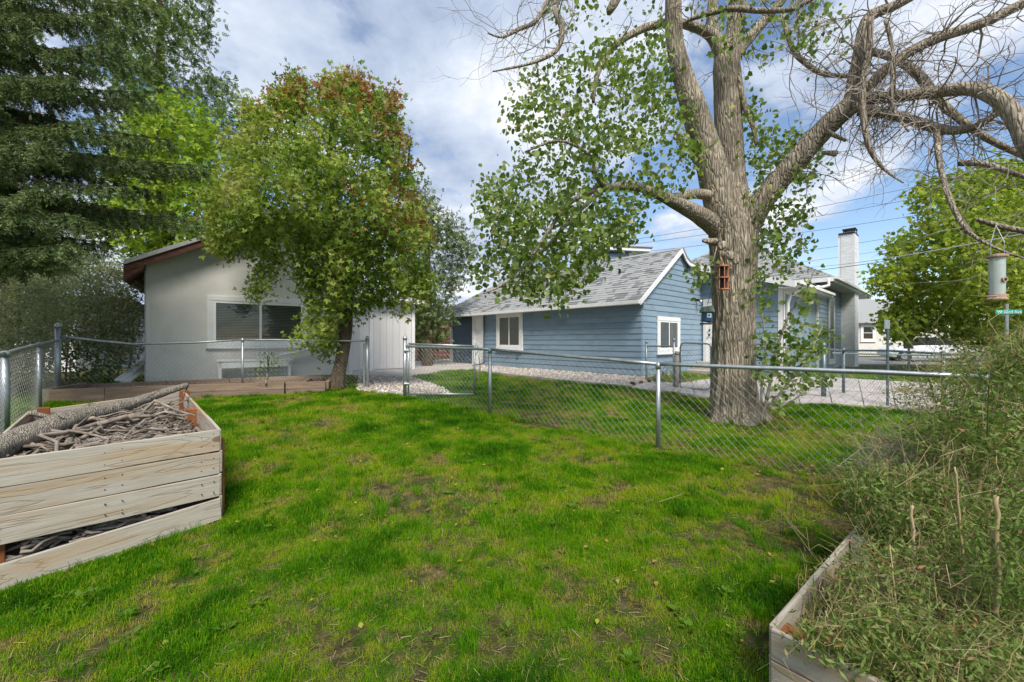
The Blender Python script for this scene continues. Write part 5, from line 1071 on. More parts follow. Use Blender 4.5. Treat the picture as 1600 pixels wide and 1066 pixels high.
tA = region(A_, 500, 5.2, 7.6); tA2 = region([(740,330),(760,290),(860,300),(950,300),(1000,330),(985,375),(940,395),(945,425),(868,468),(800,450),(745,445),(750,400)], 150, 5.0, 6.4)
tC = region([(840,-80),(1300,-80),(1290,40),(1230,80),(1180,100),(1100,60),(1000,30),(860,60)], 170, 6.0, 7.8)
n1_, e1 = colonize(b, lnodes, lr, np.vstack([tA, tA2]), tip=.0028, k=.010, amp=.07, lift=-.05)
n2_, e2 = colonize(b, np.vstack([C3, C4, H7, L1[26:], C1[26:]]), np.concatenate([rc3, rc4, rh7, r1_[26:] * .3, rc_[26:] * .3]), tC, tip=.0028, k=.010, amp=.07)
B_ = [(1160,110),(1200,200),(1240,195),(1290,232),(1262,290),(1270,350),(1255,400),(1220,440),(1195,480),(1168,470),(1160,440),(1185,380),(1170,300)]
n3_, e3 = colonize(b, np.vstack([D1_, C1[6:20], R1[4:10]]), np.concatenate([rd1, rc_[6:20] * .2, rr1[4:10] * .2]), region(B_, 240, 6.2, 7.8), tip=.0028, k=.010, amp=.07)
tE = region([(1260,20),(1330,15),(1320,80),(1260,110),(1240,60)], 18, 6, 7); n5, e5 = colonize(b, np.vstack([C4, H6]), np.concatenate([rc4, rh6]), tE, tip=.0028, k=.01)
tF = region([(1100,400),(1112,400),(1112,440),(1090,455),(1082,440)], 10, 5.9, 6.3); n6, e6 = colonize(b, np.array([P(1120, 385, 6.55)]), np.array([.02]), tF, tip=.0028, k=.01)
# sucker growth beside the trunk
suck = [limb(b, pts, 6, 3) for pts in ([(1195, 640, 2.5, 6.2), (1205, 590, 2.2, 6.2), (1215, 540, 2, 6.1), (1235, 490, 1.6, 6.1), (1262, 450, 1, 6.0), (1270, 425, .8, 6.0)], [(1200, 640, 2.5, 6.2), (1230, 600, 2, 6.1), (1262, 555, 1.6, 6.0), (1285, 510, 1, 6.0)], [(1190, 645, 2, 6.3), (1190, 600, 2, 6.3), (1196, 540, 1.5, 6.3), (1190, 490, 1, 6.3)], [(1205, 640, 2, 6.2), (1240, 625, 1.5, 6.1), (1285, 590, 1.2, 6.0)])]
S_ = [(1180,620),(1178,560),(1190,500),(1215,520),(1235,500),(1255,440),(1275,420),(1275,455),(1250,510),(1290,500),(1310,530),(1270,560),(1300,600),(1240,620),(1210,640)]
n7, e7 = colonize(b, np.vstack([s[0] for s in suck]), np.concatenate([s[1] for s in suck]), region(S_, 150, 5.7, 6.5), tip=.002, k=.008)
# bare twigs on the right
BN = np.vstack([R2, R3, R4, R5, R6, H1, H2, H3, H5, H6, TLa, TLb]); BR = np.concatenate([rr2, rr3, rr4, rr5, rr6, rh1, rh2, rh3, rh5, rh6, rta, rtb]) * .5
def walk_twigs(N_, R_, n, L0, L1_, droop, spread=.8, box=None):
    for _ in range(n):
        i = RNG.integers(1, len(N_)); p = N_[i].copy(); d = RNG.normal(size=3) * (1, .8, .8); d /= np.linalg.norm(d); L = RNG.uniform(L0, L1_); m = 9; pts = [p.copy()]; 
        for k in range(m):
            d = d + RNG.normal(size=3) * .21 + np.array((0, 0, -droop)); d /= np.linalg.norm(d); p = p + d * L / m; pts.append(p.copy())
        r0 = min(R_[i] * .5, .005 + L * .006); b.tube(pts, np.linspace(r0, .0015, len(pts)), 4, cap=False)
        for s_ in range(RNG.integers(2, 7)):
            j = RNG.integers(2, m); d2_ = RNG.normal(size=3) + (pts[j] - pts[j - 1]) / (L / m) * .9; d2_ /= np.linalg.norm(d2_); l2 = L * RNG.uniform(.2, .5); q_ = [pts[j]]; pp = pts[j].copy()
            for k in range(5): d2_ = d2_ + RNG.normal(size=3) * .3 + np.array((0, 0, -droop)); d2_ /= np.linalg.norm(d2_); pp = pp + d2_ * l2 / 5; q_.append(pp.copy())
            b.tube(q_, np.linspace(r0 * .5, .0012, 6), 3, cap=False)
walk_twigs(BN, BR, 210, .4, 1.5, .05)
walk_twigs(np.vstack([R2, R5, R4]), np.concatenate([rr2, rr5, rr4]) * .5, 120, .3, 1.2, .07)
walk_twigs(np.vstack([TLa, TLb, C2]), np.concatenate([rta, rtb, rc2]) * .6, 60, .3, .9, .06)
walk_twigs(np.vstack([H7, C4, R1[12:]]), np.concatenate([rh7, rc4, rr1[12:] * .3]), 55, .3, 1.1, .05)
b.build('twigs', M['twig'], big)
def cluster(ends, k, sp, droop=.5):
    n = len(ends); p = np.repeat(ends, k, 0) + RNG.normal(size=(n * k, 3)) * sp; d = RNG.normal(size=(n * k, 3)); d[:, 2] -= droop; return p, d
pA, dA = cluster(np.vstack([e1]), 13, .095, .9); pC, dC = cluster(np.vstack([e2, e3, e5, e6]), 9, .095, .9); pS, dS = cluster(e7, 6, .05, .5)
pp_ = np.vstack([pA, pC, pS]); dp_ = np.vstack([dA, dC, dS]); keep = RNG.random(len(pp_)) < np.where(np.arange(len(pp_)) < len(pA), .92, .8)
pp_, dp_ = pp_[keep], dp_[keep]; ti = np.clip(RNG.normal(.42, .24, len(pp_)), 0, 1)
leafmesh('crown', pp_, dp_, RNG.uniform(.045, .095, len(pp_)), T_HEART, M['leaf_linden'], big, ti, roll=.8, upb=.4)

# generic leafy tree ---------------------------------------------------
def leafy(name, label, base, trunkpts, limbsets, targets, lk, lsp, lsize, tmpl, mat, barkm, tintf=None, k=.012, tip=.004, droop=.3, loc=None, group=None, rmax=.03, keepf=None):
    t = empty(name, loc if loc is not None else base, label, 'tree' if 'tree' in name or 'spruce' in name else 'shrub', group); b = MB(); NN = []; RR_ = []
    for pts in [trunkpts] + limbsets: a, r = limb(b, pts, 9, 4, .08); NN.append(a); RR_.append(r)
    b.build('trunk', barkm, t, smooth=True); b = MB()
    n_, e = colonize(b, np.vstack(NN), np.concatenate(RR_), targets, tip=tip, k=k, amp=.06, rmax=rmax); b.build('branches', barkm, t)
    p, d = cluster(e, lk, lsp, droop)
    if keepf is not None: kk = keepf(p); p = p[kk]; d = d[kk]
    ti = tintf(p) if tintf else RNG.random(len(p)); leafmesh('crown', p, d, RNG.uniform(lsize * .65, lsize * 1.25, len(p)), tmpl, mat, t, ti, roll=.8, upb=.4); return t
# maple (box elder) by the garage: crown volume sampled from its outline, deeper in the middle
def vol(poly, n, Yc, rad, cx, cy, k=1.0):
    xs = [p[0] for p in poly]; ys = [p[1] for p in poly]; out = []
    # distance to the outline gives the thickness of the crown there
    seg = [(np.array(poly[i], float), np.array(poly[(i + 1) % len(poly)], float)) for i in range(len(poly))]
    while len(out) < n:
        x = RNG.uniform(min(xs), max(xs)); y = RNG.uniform(min(ys), max(ys))
        if not inpoly(x, y, poly): continue
        p = np.array((x, y)); dm = 1e9
        for a, c in seg:
            t = np.clip(np.dot(p - a, c - a) / max(np.dot(c - a, c - a), 1e-9), 0, 1); dm = min(dm, np.linalg.norm(p - a - (c - a) * t))
        th = min(1, dm / 90) ** .6 * rad; f = RNG.choice((-1, 1)) * RNG.random() ** .45 if RNG.random() < .75 else RNG.uniform(-1, 1)
        Y = Yc + f * th; out.append(P(x, y, Y))
    return np.array(out)
MP = [(325,388),(330,335),(318,300),(342,264),(353,226),(385,202),(385,160),(420,175),(438,140),(462,100),(474,128),(470,165),(498,160),(508,112),(530,130),(548,108),(568,128),(590,140),(606,150),(618,140),(622,165),(612,195),(630,215),(640,250),(652,285),(658,330),(670,360),(658,400),(672,440),(652,480),(642,500),(632,480),(600,474),(578,486),(560,492),(540,490),(528,525),(520,555),(508,560),(497,540),(480,540),(455,535),(455,515),(490,500),(480,462),(470,430),(455,400),(430,425),(412,470),(388,462),(405,425),(395,398),(368,380),(355,400),(342,398)]
mt = np.vstack([vol(MP, 1650, 9.3, 1.9, 490, 330)] + [region(pl_, 16, 9.1, 9.7) for pl_ in ([(455,165),(463,100),(473,160)], [(508,155),(519,110),(540,150)], [(546,150),(556,106),(580,155)], [(598,220),(615,145),(626,215)], [(385,190),(395,165),(410,190)], [(425,170),(432,145),(442,170)])])
def mtint(p):
    px_ = 800 + p[:, 0] / p[:, 1] * F0; py_ = 533 - (p[:, 2] - CH) / p[:, 1] * F0
    red = np.clip((px_ - 520) / 120, 0, 1) * np.clip((430 - py_) / 200, 0, 1) + np.clip((190 - py_) / 60, 0, 1) * .8
    v = RNG.normal(.36, .13, len(p)) + .55 * (vnoise(px_ + 300, py_, .03) - .5)  + .18 * np.clip((440 - px_) / 120, 0, 1); cl = vnoise(px_, py_, .045)
    return np.clip(np.where((RNG.random(len(p)) < red * .75) & (cl > .40), RNG.uniform(.72, 1, len(p)), np.minimum(v, .72)), 0, 1)
leafy('maple_tree', 'leafy green maple with reddening top growing by the fence in front of the garage', G(526, 606), [(522, 612, 15, 9.25), (528, 590, 11, 9.25), (536, 550, 9.5, 9.3), (542, 500, 9, 9.3), (540, 440, 8, 9.3), (525, 360, 7, 9.3), (515, 270, 5, 9.3), (520, 180, 3, 9.3), (525, 130, 1.5, 9.3)],
  [[(540, 470, 7, 9.3), (500, 400, 5, 9.0), (430, 330, 4, 8.8), (370, 300, 2, 8.6)], [(542, 460, 6, 9.3), (590, 380, 5, 9.4), (630, 300, 3, 9.4), (640, 230, 1.5, 9.4)], [(530, 400, 6, 9.3), (480, 300, 4, 9.8), (460, 200, 2, 9.9), (463, 110, 1, 9.9)], [(540, 520, 4, 9.3), (520, 505, 3, 9.0), (500, 515, 1.5, 8.8)]],
  mt, 17, .13, .092, T_TRI, M['leaf_maple'], M['bark_brown'], mtint, rmax=.018)
# spruce --------------------------------------------------------------
sprx = empty('spruce_tree', (-10.6, 6.6, CH - 1.15), 'large dark green spruce with drooping boughs overhanging at upper left', 'tree')
b = MB(); tr = np.array((-10.6, 6.6)); b.tube([(tr[0], tr[1], CH - 1.3), (tr[0], tr[1], CH + 2), (tr[0], tr[1], CH + 8), (tr[0], tr[1], CH + 13)], [.30, .26, .15, .03], 16); b.build('trunk', M['bark_brown'], sprx)
b = MB(); npt = []; ndr = []; nsz = []; nti = []
tips = [(60, 60, 6.2), (150, 20, 6.8), (240, 15, 7.4), (225, 100, 7.3), (232, 60, 7.9), (250, 168, 7.2), (210, 140, 6.6), (160, 178, 5.9), (205, 215, 6.6), (300, 255, 7.5), (318, 262, 7.6), (235, 250, 6.6), (310, 345, 7.4), (262, 330, 7.4), (120, 340, 5.5), (118, 380, 5.6), (60, 300, 5.4), (70, 400, 5.9), (30, 230, 5.3), (100, 120, 5.8), (90, 230, 5.6), (180, 290, 6.3), (190, 350, 7.0), (140, 375, 6.8), (-30, 120, 5), (-20, 330, 5.2), (20, 20, 5.6), (165, 70, 6.2), (110, -30, 6), (190, -40, 6.8), (45, 385, 5.9), (20, 150, 6.0), (20, 280, 6.4), (130, 250, 7.2), (70, 180, 7.0), (140, 110, 7.5), (40, 90, 7.4), (90, 320, 7.2), (200, 330, 7.8), (255, 215, 7.9), (10, 370, 6.8), (100, 20, 7.2), (250, 300, 7.9)]
for ti_, (tx, ty_, tY) in enumerate(tips):
    T_ = P(tx, ty_, tY); dh = np.linalg.norm(T_[:2] - tr); S0 = np.array((tr[0], tr[1], T_[2] + dh * RNG.uniform(.10, .35)))
    n = 26; t = np.linspace(0, 1, n)[:, None]; ax_ = S0 + (T_ - S0) * t; ax_[:, 2] += (-.10 * dh * np.sin(t[:, 0] * math.pi) ** 1.0) * .6; ax_[:, :2] += np.cumsum(RNG.normal(size=(n, 2)) * .015, 0) * t
    b.tube(ax_, np.linspace(.035, .006, n), 6)
    d = unit(T_ - S0); side = np.cross(d, (0, 0, 1)); side /= np.linalg.norm(side)
    for j in range(5, n):
        for sgn in (-1, 1, 0, -1, 1, 0):
            if RNG.random() < .08: continue
            L = (0.26 + .48 * (1 - j / n)) * RNG.uniform(.5, 1.2)
            dr = side * sgn * RNG.uniform(.5, 1.0) + d * RNG.uniform(.35, .8) + np.array((0, 0, -.35 - .5 * RNG.random())); dr = dr / np.linalg.norm(dr)
            if sgn == 0: dr = unit(d * .3 + np.array((0, 0, -1)) + RNG.normal(size=3) * .2); L *= .8
            m = max(3, int(L / .045)); p = ax_[j] + RNG.normal(size=3) * .01; pts = [p]
            for q_ in range(m): dr = unit(dr + np.array((0, 0, -.07)) + RNG.normal(size=3) * .05); p = p + dr * L / m; pts.append(p)
            pts = np.array(pts); b.tube(pts[[0, len(pts) // 2, -1]], [.006, .004, .002], 3, cap=False)
            sub = 0
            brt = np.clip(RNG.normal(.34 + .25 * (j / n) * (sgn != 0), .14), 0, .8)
            for q_ in range(len(pts)):
                nn_ = 12; U_ = unit(pts[min(q_ + 1, len(pts) - 1)] - pts[max(q_ - 1, 0)]); rd_ = RNG.normal(size=(nn_, 3)); rd_ -= U_ * (rd_ @ U_)[:, None]; rd_ /= np.linalg.norm(rd_, axis=1)[:, None]
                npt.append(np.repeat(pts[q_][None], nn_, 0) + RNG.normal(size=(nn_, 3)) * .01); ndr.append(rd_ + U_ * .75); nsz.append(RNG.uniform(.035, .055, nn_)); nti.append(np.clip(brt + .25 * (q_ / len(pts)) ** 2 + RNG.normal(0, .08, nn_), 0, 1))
                if q_ % 3 == 1 and q_ < len(pts) - 2:
                    sd2 = unit(rd_[0] * np.array((1, 1, .3)) + U_ * .9 + np.array((0, 0, -.2))); l2 = RNG.uniform(.06, .15); k2 = 3
                    for s2 in range(1, k2 + 1):
                        rr3_ = RNG.normal(size=(8, 3)); rr3_ -= sd2 * (rr3_ @ sd2)[:, None]; rr3_ /= np.linalg.norm(rr3_, axis=1)[:, None]
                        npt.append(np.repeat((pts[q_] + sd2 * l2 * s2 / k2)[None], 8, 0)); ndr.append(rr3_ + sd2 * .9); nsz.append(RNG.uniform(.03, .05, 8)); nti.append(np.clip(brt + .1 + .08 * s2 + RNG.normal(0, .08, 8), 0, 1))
b.build('boughs', M['bark_brown'], sprx)
T_NEED = (np.array([(0, .09, 0), (0, -.09, 0), (1, -.06, 0), (1, .06, 0)]) * np.array((1, 1, 1)), [(0, 1, 2, 3)])
npt = np.vstack(npt); ndr = np.vstack(ndr); nsz = np.concatenate(nsz); nti = np.concatenate(nti)
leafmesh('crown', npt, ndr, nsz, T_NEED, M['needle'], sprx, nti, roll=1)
b = MB()
for (cx_, cy_) in ((45, 190), (58, 175), (75, 110), (60, 130), (150, 90), (70, 225), (100, 180), (170, 145), (25, 300), (10, 310)):
    for _ in range(1):
        c_ = P(cx_ + RNG.normal() * 6, cy_ + RNG.normal() * 6, 5.4); b.lathe(c_ - Z * .04, [(.002, 0), (.012, .015), (.014, .04), (.008, .07), (.002, .08)], 7)
b.build('cones', M['bark_brown'], sprx, kind='stuff')
print('needles', len(npt))
# background trees ----------------------------------------------------
def bgtree(name, label, poly, Yc, rad, n, lk, lsp, ls, tmpl, mat, tx, base_py, top_py, r0, group='trees beyond the garage', tintf=None, lean=0):
    tt = vol(poly, n, Yc, rad, 0, 0); base = P(tx, 533, Yc); base[2] = float(gz(base[0], base[1]))
    py0 = 533 - (base[2] - CH) / Yc * F0
    tp_ = [(tx, py0 + 3, r0 * 1.3, Yc), (tx + lean * .3, py0 - (py0 - top_py) * .35, r0, Yc), (tx + lean * .7, py0 - (py0 - top_py) * .7, r0 * .6, Yc), (tx + lean, top_py, r0 * .2, Yc)]
    return leafy(name, label, base, tp_, [], tt, lk, lsp, ls, tmpl, mat, M['bark_brown'], tintf, k=.012, tip=.006, rmax=.06, group=group)
bgtree('elm_tree', 'tall mid green tree behind the spruce reaching the top of the photo', [(150,-60),(330,-60),(332,40),(318,75),(300,90),(305,120),(340,115),(372,150),(380,200),(350,240),(330,300),(230,280),(180,200),(150,100)], 17, 2.2, 620, 14, .30, .20, T_PINN, M['leaf_dark'], 250, 560, 0, 14)
bgtree('lime_tree', 'bright yellow green tree between the spruce and the maple', [(185,215),(215,170),(255,150),(290,155),(325,185),(335,240),(345,330),(335,400),(200,400),(150,350),(160,260)], 14.5, 1.6, 520, 14, .24, .16, T_TRI, M['leaf_lime'], 265, 560, 180, 10)
bgtree('locust_tree', 'wispy grey green tree over the shed beside the blue house', [(640,300),(668,300),(688,335),(712,345),(740,372),(735,405),(722,430),(706,470),(700,520),(660,530),(640,500),(630,400)], 17.5, 1.2, 420, 13, .25, .17, T_PINN, M['leaf_grey'], 668, 560, 330, 7, tintf=lambda p: np.clip(RNG.normal(.32, .2, len(p)), 0, 1))
bgtree('lime_tree', 'yellow green foliage low behind the shrubs at the left edge', [(-60,380),(60,370),(110,395),(120,430),(60,460),(-60,470)], 14, 1.2, 180, 13, .22, .16, T_TRI, M['leaf_lime'], 10, 560, 380, 8)
stt = bgtree('street_tree', 'broad bright green maple across the street at right', [(1365,445),(1360,430),(1395,400),(1385,380),(1420,372),(1440,340),(1420,320),(1445,290),(1480,275),(1530,262),(1600,255),(1700,250),(1720,540),(1600,545),(1510,540),(1480,515),(1440,512),(1400,532),(1372,510),(1400,480),(1440,478),(1440,458),(1400,470)], 14.5, 2.4, 1000, 26, .19, .12, T_PALM, M['leaf_street'], 1560, 560, 300, 13, group='trees across the street', tintf=lambda p: np.clip(RNG.normal(.45, .2, len(p)) + .35 * (vnoise(p[:, 0], p[:, 2], 1.5) - .5), 0, 1))
bgtree('street_tree', 'small dark green tree filling the gap right of the shed', [(630,460),(680,450),(690,540),(640,545)], 22, 1.0, 110, 12, .3, .2, T_TRI, M['leaf_dark'], 660, 560, 460, 6)
# overgrown shrubs at left behind the fence
def shrub(name, label, poly, Y0, rad, n, lk, lsp, ls, tmpl, mat, stems, stemmat, tintf=None, group=None, k=.008, cat='shrub', tip=.003, droop=.2, extra=0, longs=0):
    tt = vol(poly, n, Y0, rad, 0, 0); b = MB(); NN = []; RR_ = []
    root = empty(name, P(stems[0][0][0], stems[0][0][1], Y0), label, cat, group)
    for s_ in stems: a, r = limb(b, s_, 5, 3, .1); NN.append(a); RR_.append(r)
    b.ta = .5; n_, e = colonize(b, np.vstack(NN), np.concatenate(RR_), tt, tip=tip, k=k, amp=.12, rmax=.012)
    for _ in range(extra):
        i = RNG.integers(0, len(n_)); b.ta = RNG.random(); e_ = n_[i] + (RNG.normal(size=3) * .28 + (0, 0, .1)) * min(1, Y0 / 4.5); b.tube(wig(n_[i], e_, 6, .12), np.linspace(tip * 1.2, tip * .4, 6), 3, cap=False)
    for _ in range(longs):
        x0, y0 = RNG.uniform(min(q[0] for q in poly), max(q[0] for q in poly)), RNG.uniform(min(q[1] for q in poly) + 30, max(q[1] for q in poly))
        if not inpoly(x0, y0, poly): continue
        b.ta = RNG.uniform(.5, 1); d0 = Y0 + RNG.uniform(-.15, .15); p0 = P(x0, y0 + 25, d0); p1 = P(x0 + abs(RNG.normal()) * 60 - 15, y0 - RNG.uniform(10, 110), d0 + RNG.normal() * .12); r0 = Y0 * RNG.uniform(.0007, .0014)
        q = wig(p0, p1, 8, .03, -RNG.uniform(-.05, .15)); b.tube(q, np.linspace(r0, r0 * .4, 8), 5, cap=False)
        for _k in range(4): m_ = RNG.integers(2, 8); b.tube(wig(q[m_], q[m_] + RNG.normal(size=3) * .035 * Y0 / 2, 4, .1), [r0 * .5, r0 * .4, r0 * .3, r0 * .2], 3, cap=False)
    b.build('stems', stemmat, root); p, d = cluster(e, lk, lsp, droop); ti = tintf(p) if tintf else RNG.random(len(p))
    leafmesh('leaves', p, d, RNG.uniform(ls * .6, ls * 1.3, len(p)), tmpl, mat, root, ti, roll=.8, upb=.5); return root
stm = lambda pts, Y: [[(x0, y0, 1.5, Y), ((x0 + x1) / 2 + RNG.normal() * 6, (y0 + y1) / 2, 1.2, Y + RNG.normal() * .2), (x1, y1, .6, Y + RNG.normal() * .3)] for x0, y0, x1, y1 in pts]
shrub('overgrown_shrub', 'tangled grey green shrub with dry stems between the left fence and garage wall', [(60,420),(110,385),(165,405),(210,430),(218,500),(212,560),(180,560),(150,540),(60,545),(20,500),(30,440)], 10.6, 1.0, 850, 18, .13, .11, T_LANCE, M['leaf_silver'], stm([(60, 610, 60, 450), (100, 615, 100, 430), (140, 610, 150, 430), (180, 605, 190, 450), (195, 600, 205, 480)], 10.6), M['greystem'], extra=420, tintf=lambda p: np.clip(RNG.normal(.62, .22, len(p)), 0, 1))
shrub('overgrown_shrub', 'pale dry tangled shrub drooping over the fence at the left edge', [(-80,430),(20,420),(80,440),(100,500),(95,560),(60,590),(-80,620)], 9.0, 1.0, 650, 17, .13, .10, T_LANCE, M['leaf_silver'], stm([(-20, 640, -10, 460), (20, 640, 30, 450), (60, 620, 70, 470)], 9.2), M['greystem'], extra=420, tintf=lambda p: np.clip(RNG.normal(.7, .22, len(p)), 0, 1))
shrub('overgrown_shrub', 'leafy undergrowth in the dark gap below the tangled shrub', [(95,540),(150,545),(200,560),(175,600),(100,605)], 10.0, .5, 90, 10, .12, .09, T_OVAL, M['leaf_dark'], stm([(110, 612, 110, 560), (150, 610, 150, 560)], 10.0), M['greystem'], extra=60)
# small leafy sprigs
shrub('sapling', 'small sapling growing in the timber bed in front of the white bench', [(400,590),(402,560),(415,545),(432,555),(440,575),(425,592)], 8.3, .15, 30, 5, .05, .07, T_LANCE, M['leaf_dark'], stm([(415, 600, 418, 555)], 8.3), M['greystem'], cat='sapling')
shrub('weed_clump', 'low green weeds at the foot of the blue gable behind the thin fence', [(1018,600),(1020,580),(1040,575),(1065,590),(1095,600),(1060,606)], 11.0, .25, 60, 9, .07, .07, T_LANCE, M['leaf_grey'], stm([(1030, 604, 1035, 585), (1060, 604, 1055, 592)], 11.0), M['greystem'], cat='weeds')
shrub('dry_twigs', 'bare twigs poking up by the open gate in front of the blue wing', [(738,545),(752,540),(750,590),(735,600)], 8.6, .1, 14, 1, .03, .03, T_LANCE, M['leaf_grey'], stm([(738, 606, 748, 556)], 8.6), M['greystem'], cat='twigs', extra=8)
# ------------------------------------------------------------------ weeds at right
wt = lambda mu, sd: (lambda p: np.clip(RNG.normal(mu, sd, len(p)), 0, 1))
shrub('weed_bush', 'tall wispy green weed bush filling the right edge behind the board bed', [(1475,590),(1490,575),(1530,590),(1560,560),(1600,520),(1700,480),(1750,900),(1600,900),(1500,800),(1440,720),(1420,690),(1480,640)], 3.0, .55, 1500, 11, .05, .042, T_LANCE, M['weed'], stm([(1500, 860, 1500, 640), (1540, 880, 1545, 600), (1580, 880, 1590, 560), (1620, 880, 1640, 540), (1680, 880, 1690, 540)], 3.0), M['straw'], wt(.45, .24), longs=220, extra=600, tip=.0018, k=.004, cat='weeds')
shrub('weed_bush', 'thin pale weed branches spreading in front of the dark fence', [(1395,620),(1420,590),(1450,560),(1500,550),(1560,530),(1600,500),(1600,640),(1500,650),(1430,650)], 4.4, .7, 500, 5, .06, .04, T_LANCE, M['weed'], stm([(1480, 700, 1450, 590), (1520, 700, 1500, 570), (1560, 700, 1570, 540)], 4.4), M['straw'], wt(.5, .22), extra=420, tip=.002, k=.004, cat='weeds')
shrub('dead_bush', 'low grey brown dead bush at the edge of the grass', [(1335,745),(1360,715),(1390,690),(1440,690),(1480,715),(1470,770),(1380,790)], 3.3, .3, 420, 9, .04, .022, T_LANCE, M['leaf_grey'], stm([(1400, 790, 1400, 720), (1440, 790, 1440, 710), (1370, 790, 1370, 730)], 3.3), M['greystem'], lambda p: np.clip(RNG.normal(.75, .2, len(p)), 0, 1), extra=500, tip=.0016, k=.004, cat='bush')
shrub('weed_bush', 'dense green weeds spilling over the far end of the board bed', [(1320,760),(1350,735),(1420,730),(1500,760),(1560,800),(1600,860),(1600,950),(1480,900),(1380,880),(1345,830)], 2.55, .35, 1150, 10, .035, .034, T_LANCE, M['weed'], stm([(1380, 900, 1380, 800), (1450, 930, 1450, 800), (1540, 950, 1540, 820)], 2.55), M['straw'], wt(.45, .24), longs=170, extra=600, tip=.0013, k=.0035, cat='weeds')
shrub('weed_bush', 'tangle of weeds and dry stems inside the near part of the board bed', [(1240,990),(1290,910),(1340,850),(1420,850),(1600,900),(1700,1100),(1400,1120),(1320,1010)], 1.95, .25, 900, 9, .03, .031, T_LANCE, M['weed'], stm([(1320, 1010, 1300, 950), (1400, 1060, 1400, 920), (1500, 1080, 1480, 930), (1560, 1100, 1580, 950)], 1.95), M['straw'], wt(.55, .27), longs=200, extra=600, tip=.0011, k=.003, cat='weeds')
shrub('weed_bush', 'tall leafy green weeds at the lower right corner', [(1520,860),(1560,800),(1600,760),(1700,760),(1750,1100),(1560,1080),(1530,960)], 1.75, .2, 500, 8, .035, .035, T_LANCE, M['weed'], stm([(1570, 1090, 1570, 880), (1620, 1100, 1630, 820)], 1.75), M['straw'], wt(.35, .15), extra=150, tip=.0012, k=.003, cat='weeds')
shrub('weed_bush', 'low weeds creeping over the front board at the bottom edge', [(1235,1000),(1290,965),(1400,960),(1560,980),(1640,1110),(1420,1110),(1340,1050)], 1.55, .16, 700, 8, .027, .028, T_LANCE, M['weed'], stm([(1330, 1060, 1310, 1000), (1450, 1110, 1440, 1000), (1540, 1120, 1540, 1000)], 1.55), M['straw'], wt(.55, .27), longs=60, extra=400, tip=.001, k=.003, cat='weeds')
def stalk(pts, label, mat=None, sides=6, twigs=0):
    b = MB(); b.ta = .7 + .3 * random.random(); n_, r = limb(b, [(p0, p1, p2 * .72, p3) for p0, p1, p2, p3 in pts], sides, 6, .45, .25)
    for _ in range(twigs): i = RNG.integers(1, len(n_)); b.ta = RNG.random(); b.tube(wig(n_[i], n_[i] + RNG.normal(size=3) * .05 + (0, 0, .03), 4, .1), [.0018, .0014, .001, .0008], 3, cap=False)
    o = b.build('dry_stalk', mat or M['straw'], smooth=True); tag(o, label, 'stalk', 'dry stalks in the weed bed')
stalk([(1558, 1080, 5.5, 1.7), (1557, 990, 5.2, 1.7), (1559, 880, 4.8, 1.7), (1557, 775, 4.2, 1.7)], 'tallest straight green straw stalk near the right edge, cut off flat', twigs=3)
stalk([(1430, 905, 3, 2.2), (1427, 850, 3.4, 2.2), (1424, 790, 2.6, 2.2)], 'split dry stalk with ragged top standing left of centre of the bed', twigs=16)
stalk([(1508, 900, 2.6, 2.3), (1500, 820, 2.6, 2.3), (1492, 730, 1.8, 2.3)], 'leaning pale stalk with a drooping dried leaf', twigs=10)
stalk([(1476, 830, 2.5, 2.4), (1475, 800, 3.2, 2.4), (1477, 775, 1.5, 2.4)], 'short dark red seed head standing among the weeds', M['brown_wood'])
stalk([(1418, 790, 1.8, 2.5), (1417, 770, 2, 2.5), (1416, 745, 1, 2.5)], 'small broken stub at the back left of the weeds', twigs=5)
stalk([(1310, 905, 1.4, 1.95), (1390, 897, 1.6, 1.95), (1440, 885, 1.6, 2.0), (1500, 905, 1.2, 2.0)], 'thin dry stem lying across the front of the bed', twigs=4)
stalk([(1420, 910, 1.6, 1.9), (1500, 950, 1.5, 1.9), (1600, 1010, 1.2, 1.9)], 'long bent stem falling towards the lower right corner', twigs=4)
stalk([(1525, 780, 3.2, 2.6), (1537, 735, 2.8, 2.7), (1548, 690, 2, 2.8), (1554, 655, 1, 2.9)], 'forked pale stem rising between the green weeds', twigs=14)
stalk([(1566, 620, 3.4, 3.1), (1562, 590, 3, 3.1), (1563, 555, 2.4, 3.1), (1575, 520, 1.4, 3.1)], 'upright tan stem in the weed bush with forked top', twigs=22)
stalk([(1566, 622, 2.6, 3.1), (1585, 605, 2.2, 3.0), (1610, 590, 1.6, 3.0)], 'tan side stem bending out of the frame at right', twigs=6)
stalk([(1515, 770, 1.6, 2.7), (1510, 735, 1.5, 2.7), (1503, 705, 1, 2.7)], 'rusty orange withered stem above the bed', M['brown_wood'], twigs=20)
stalk([(1408, 1030, 1.6, 1.75), (1402, 960, 1.4, 1.8), (1390, 850, 1, 1.9)], 'thin upright straw stem near the front board', twigs=5)
stalk([(1320, 1060, 1.4, 1.6), (1305, 1000, 1.4, 1.65), (1290, 955, 1.2, 1.75)], 'thin green straw leaning over the front board', twigs=2)
# irrigation valve
vt = empty('hose_valve', P(1518, 1020, 1.85), 'dark hose fitting with teal cap half buried in the weeds', 'hose fitting'); q = P(1518, 1022, 1.82)
b = MB(); b.tube([q + (.03, 0, -.06), q + (.015, 0, -.01)], [.012, .016], 12); b.build('body', M['black'], vt); b = MB(); b.lathe(q + (.0, 0, .012), [(.004, -.01), (.019, -.01), (.021, .0), (.021, .018), (.015, .026), (.002, .028)], 14); b.build('cap', M['teal'], vt)
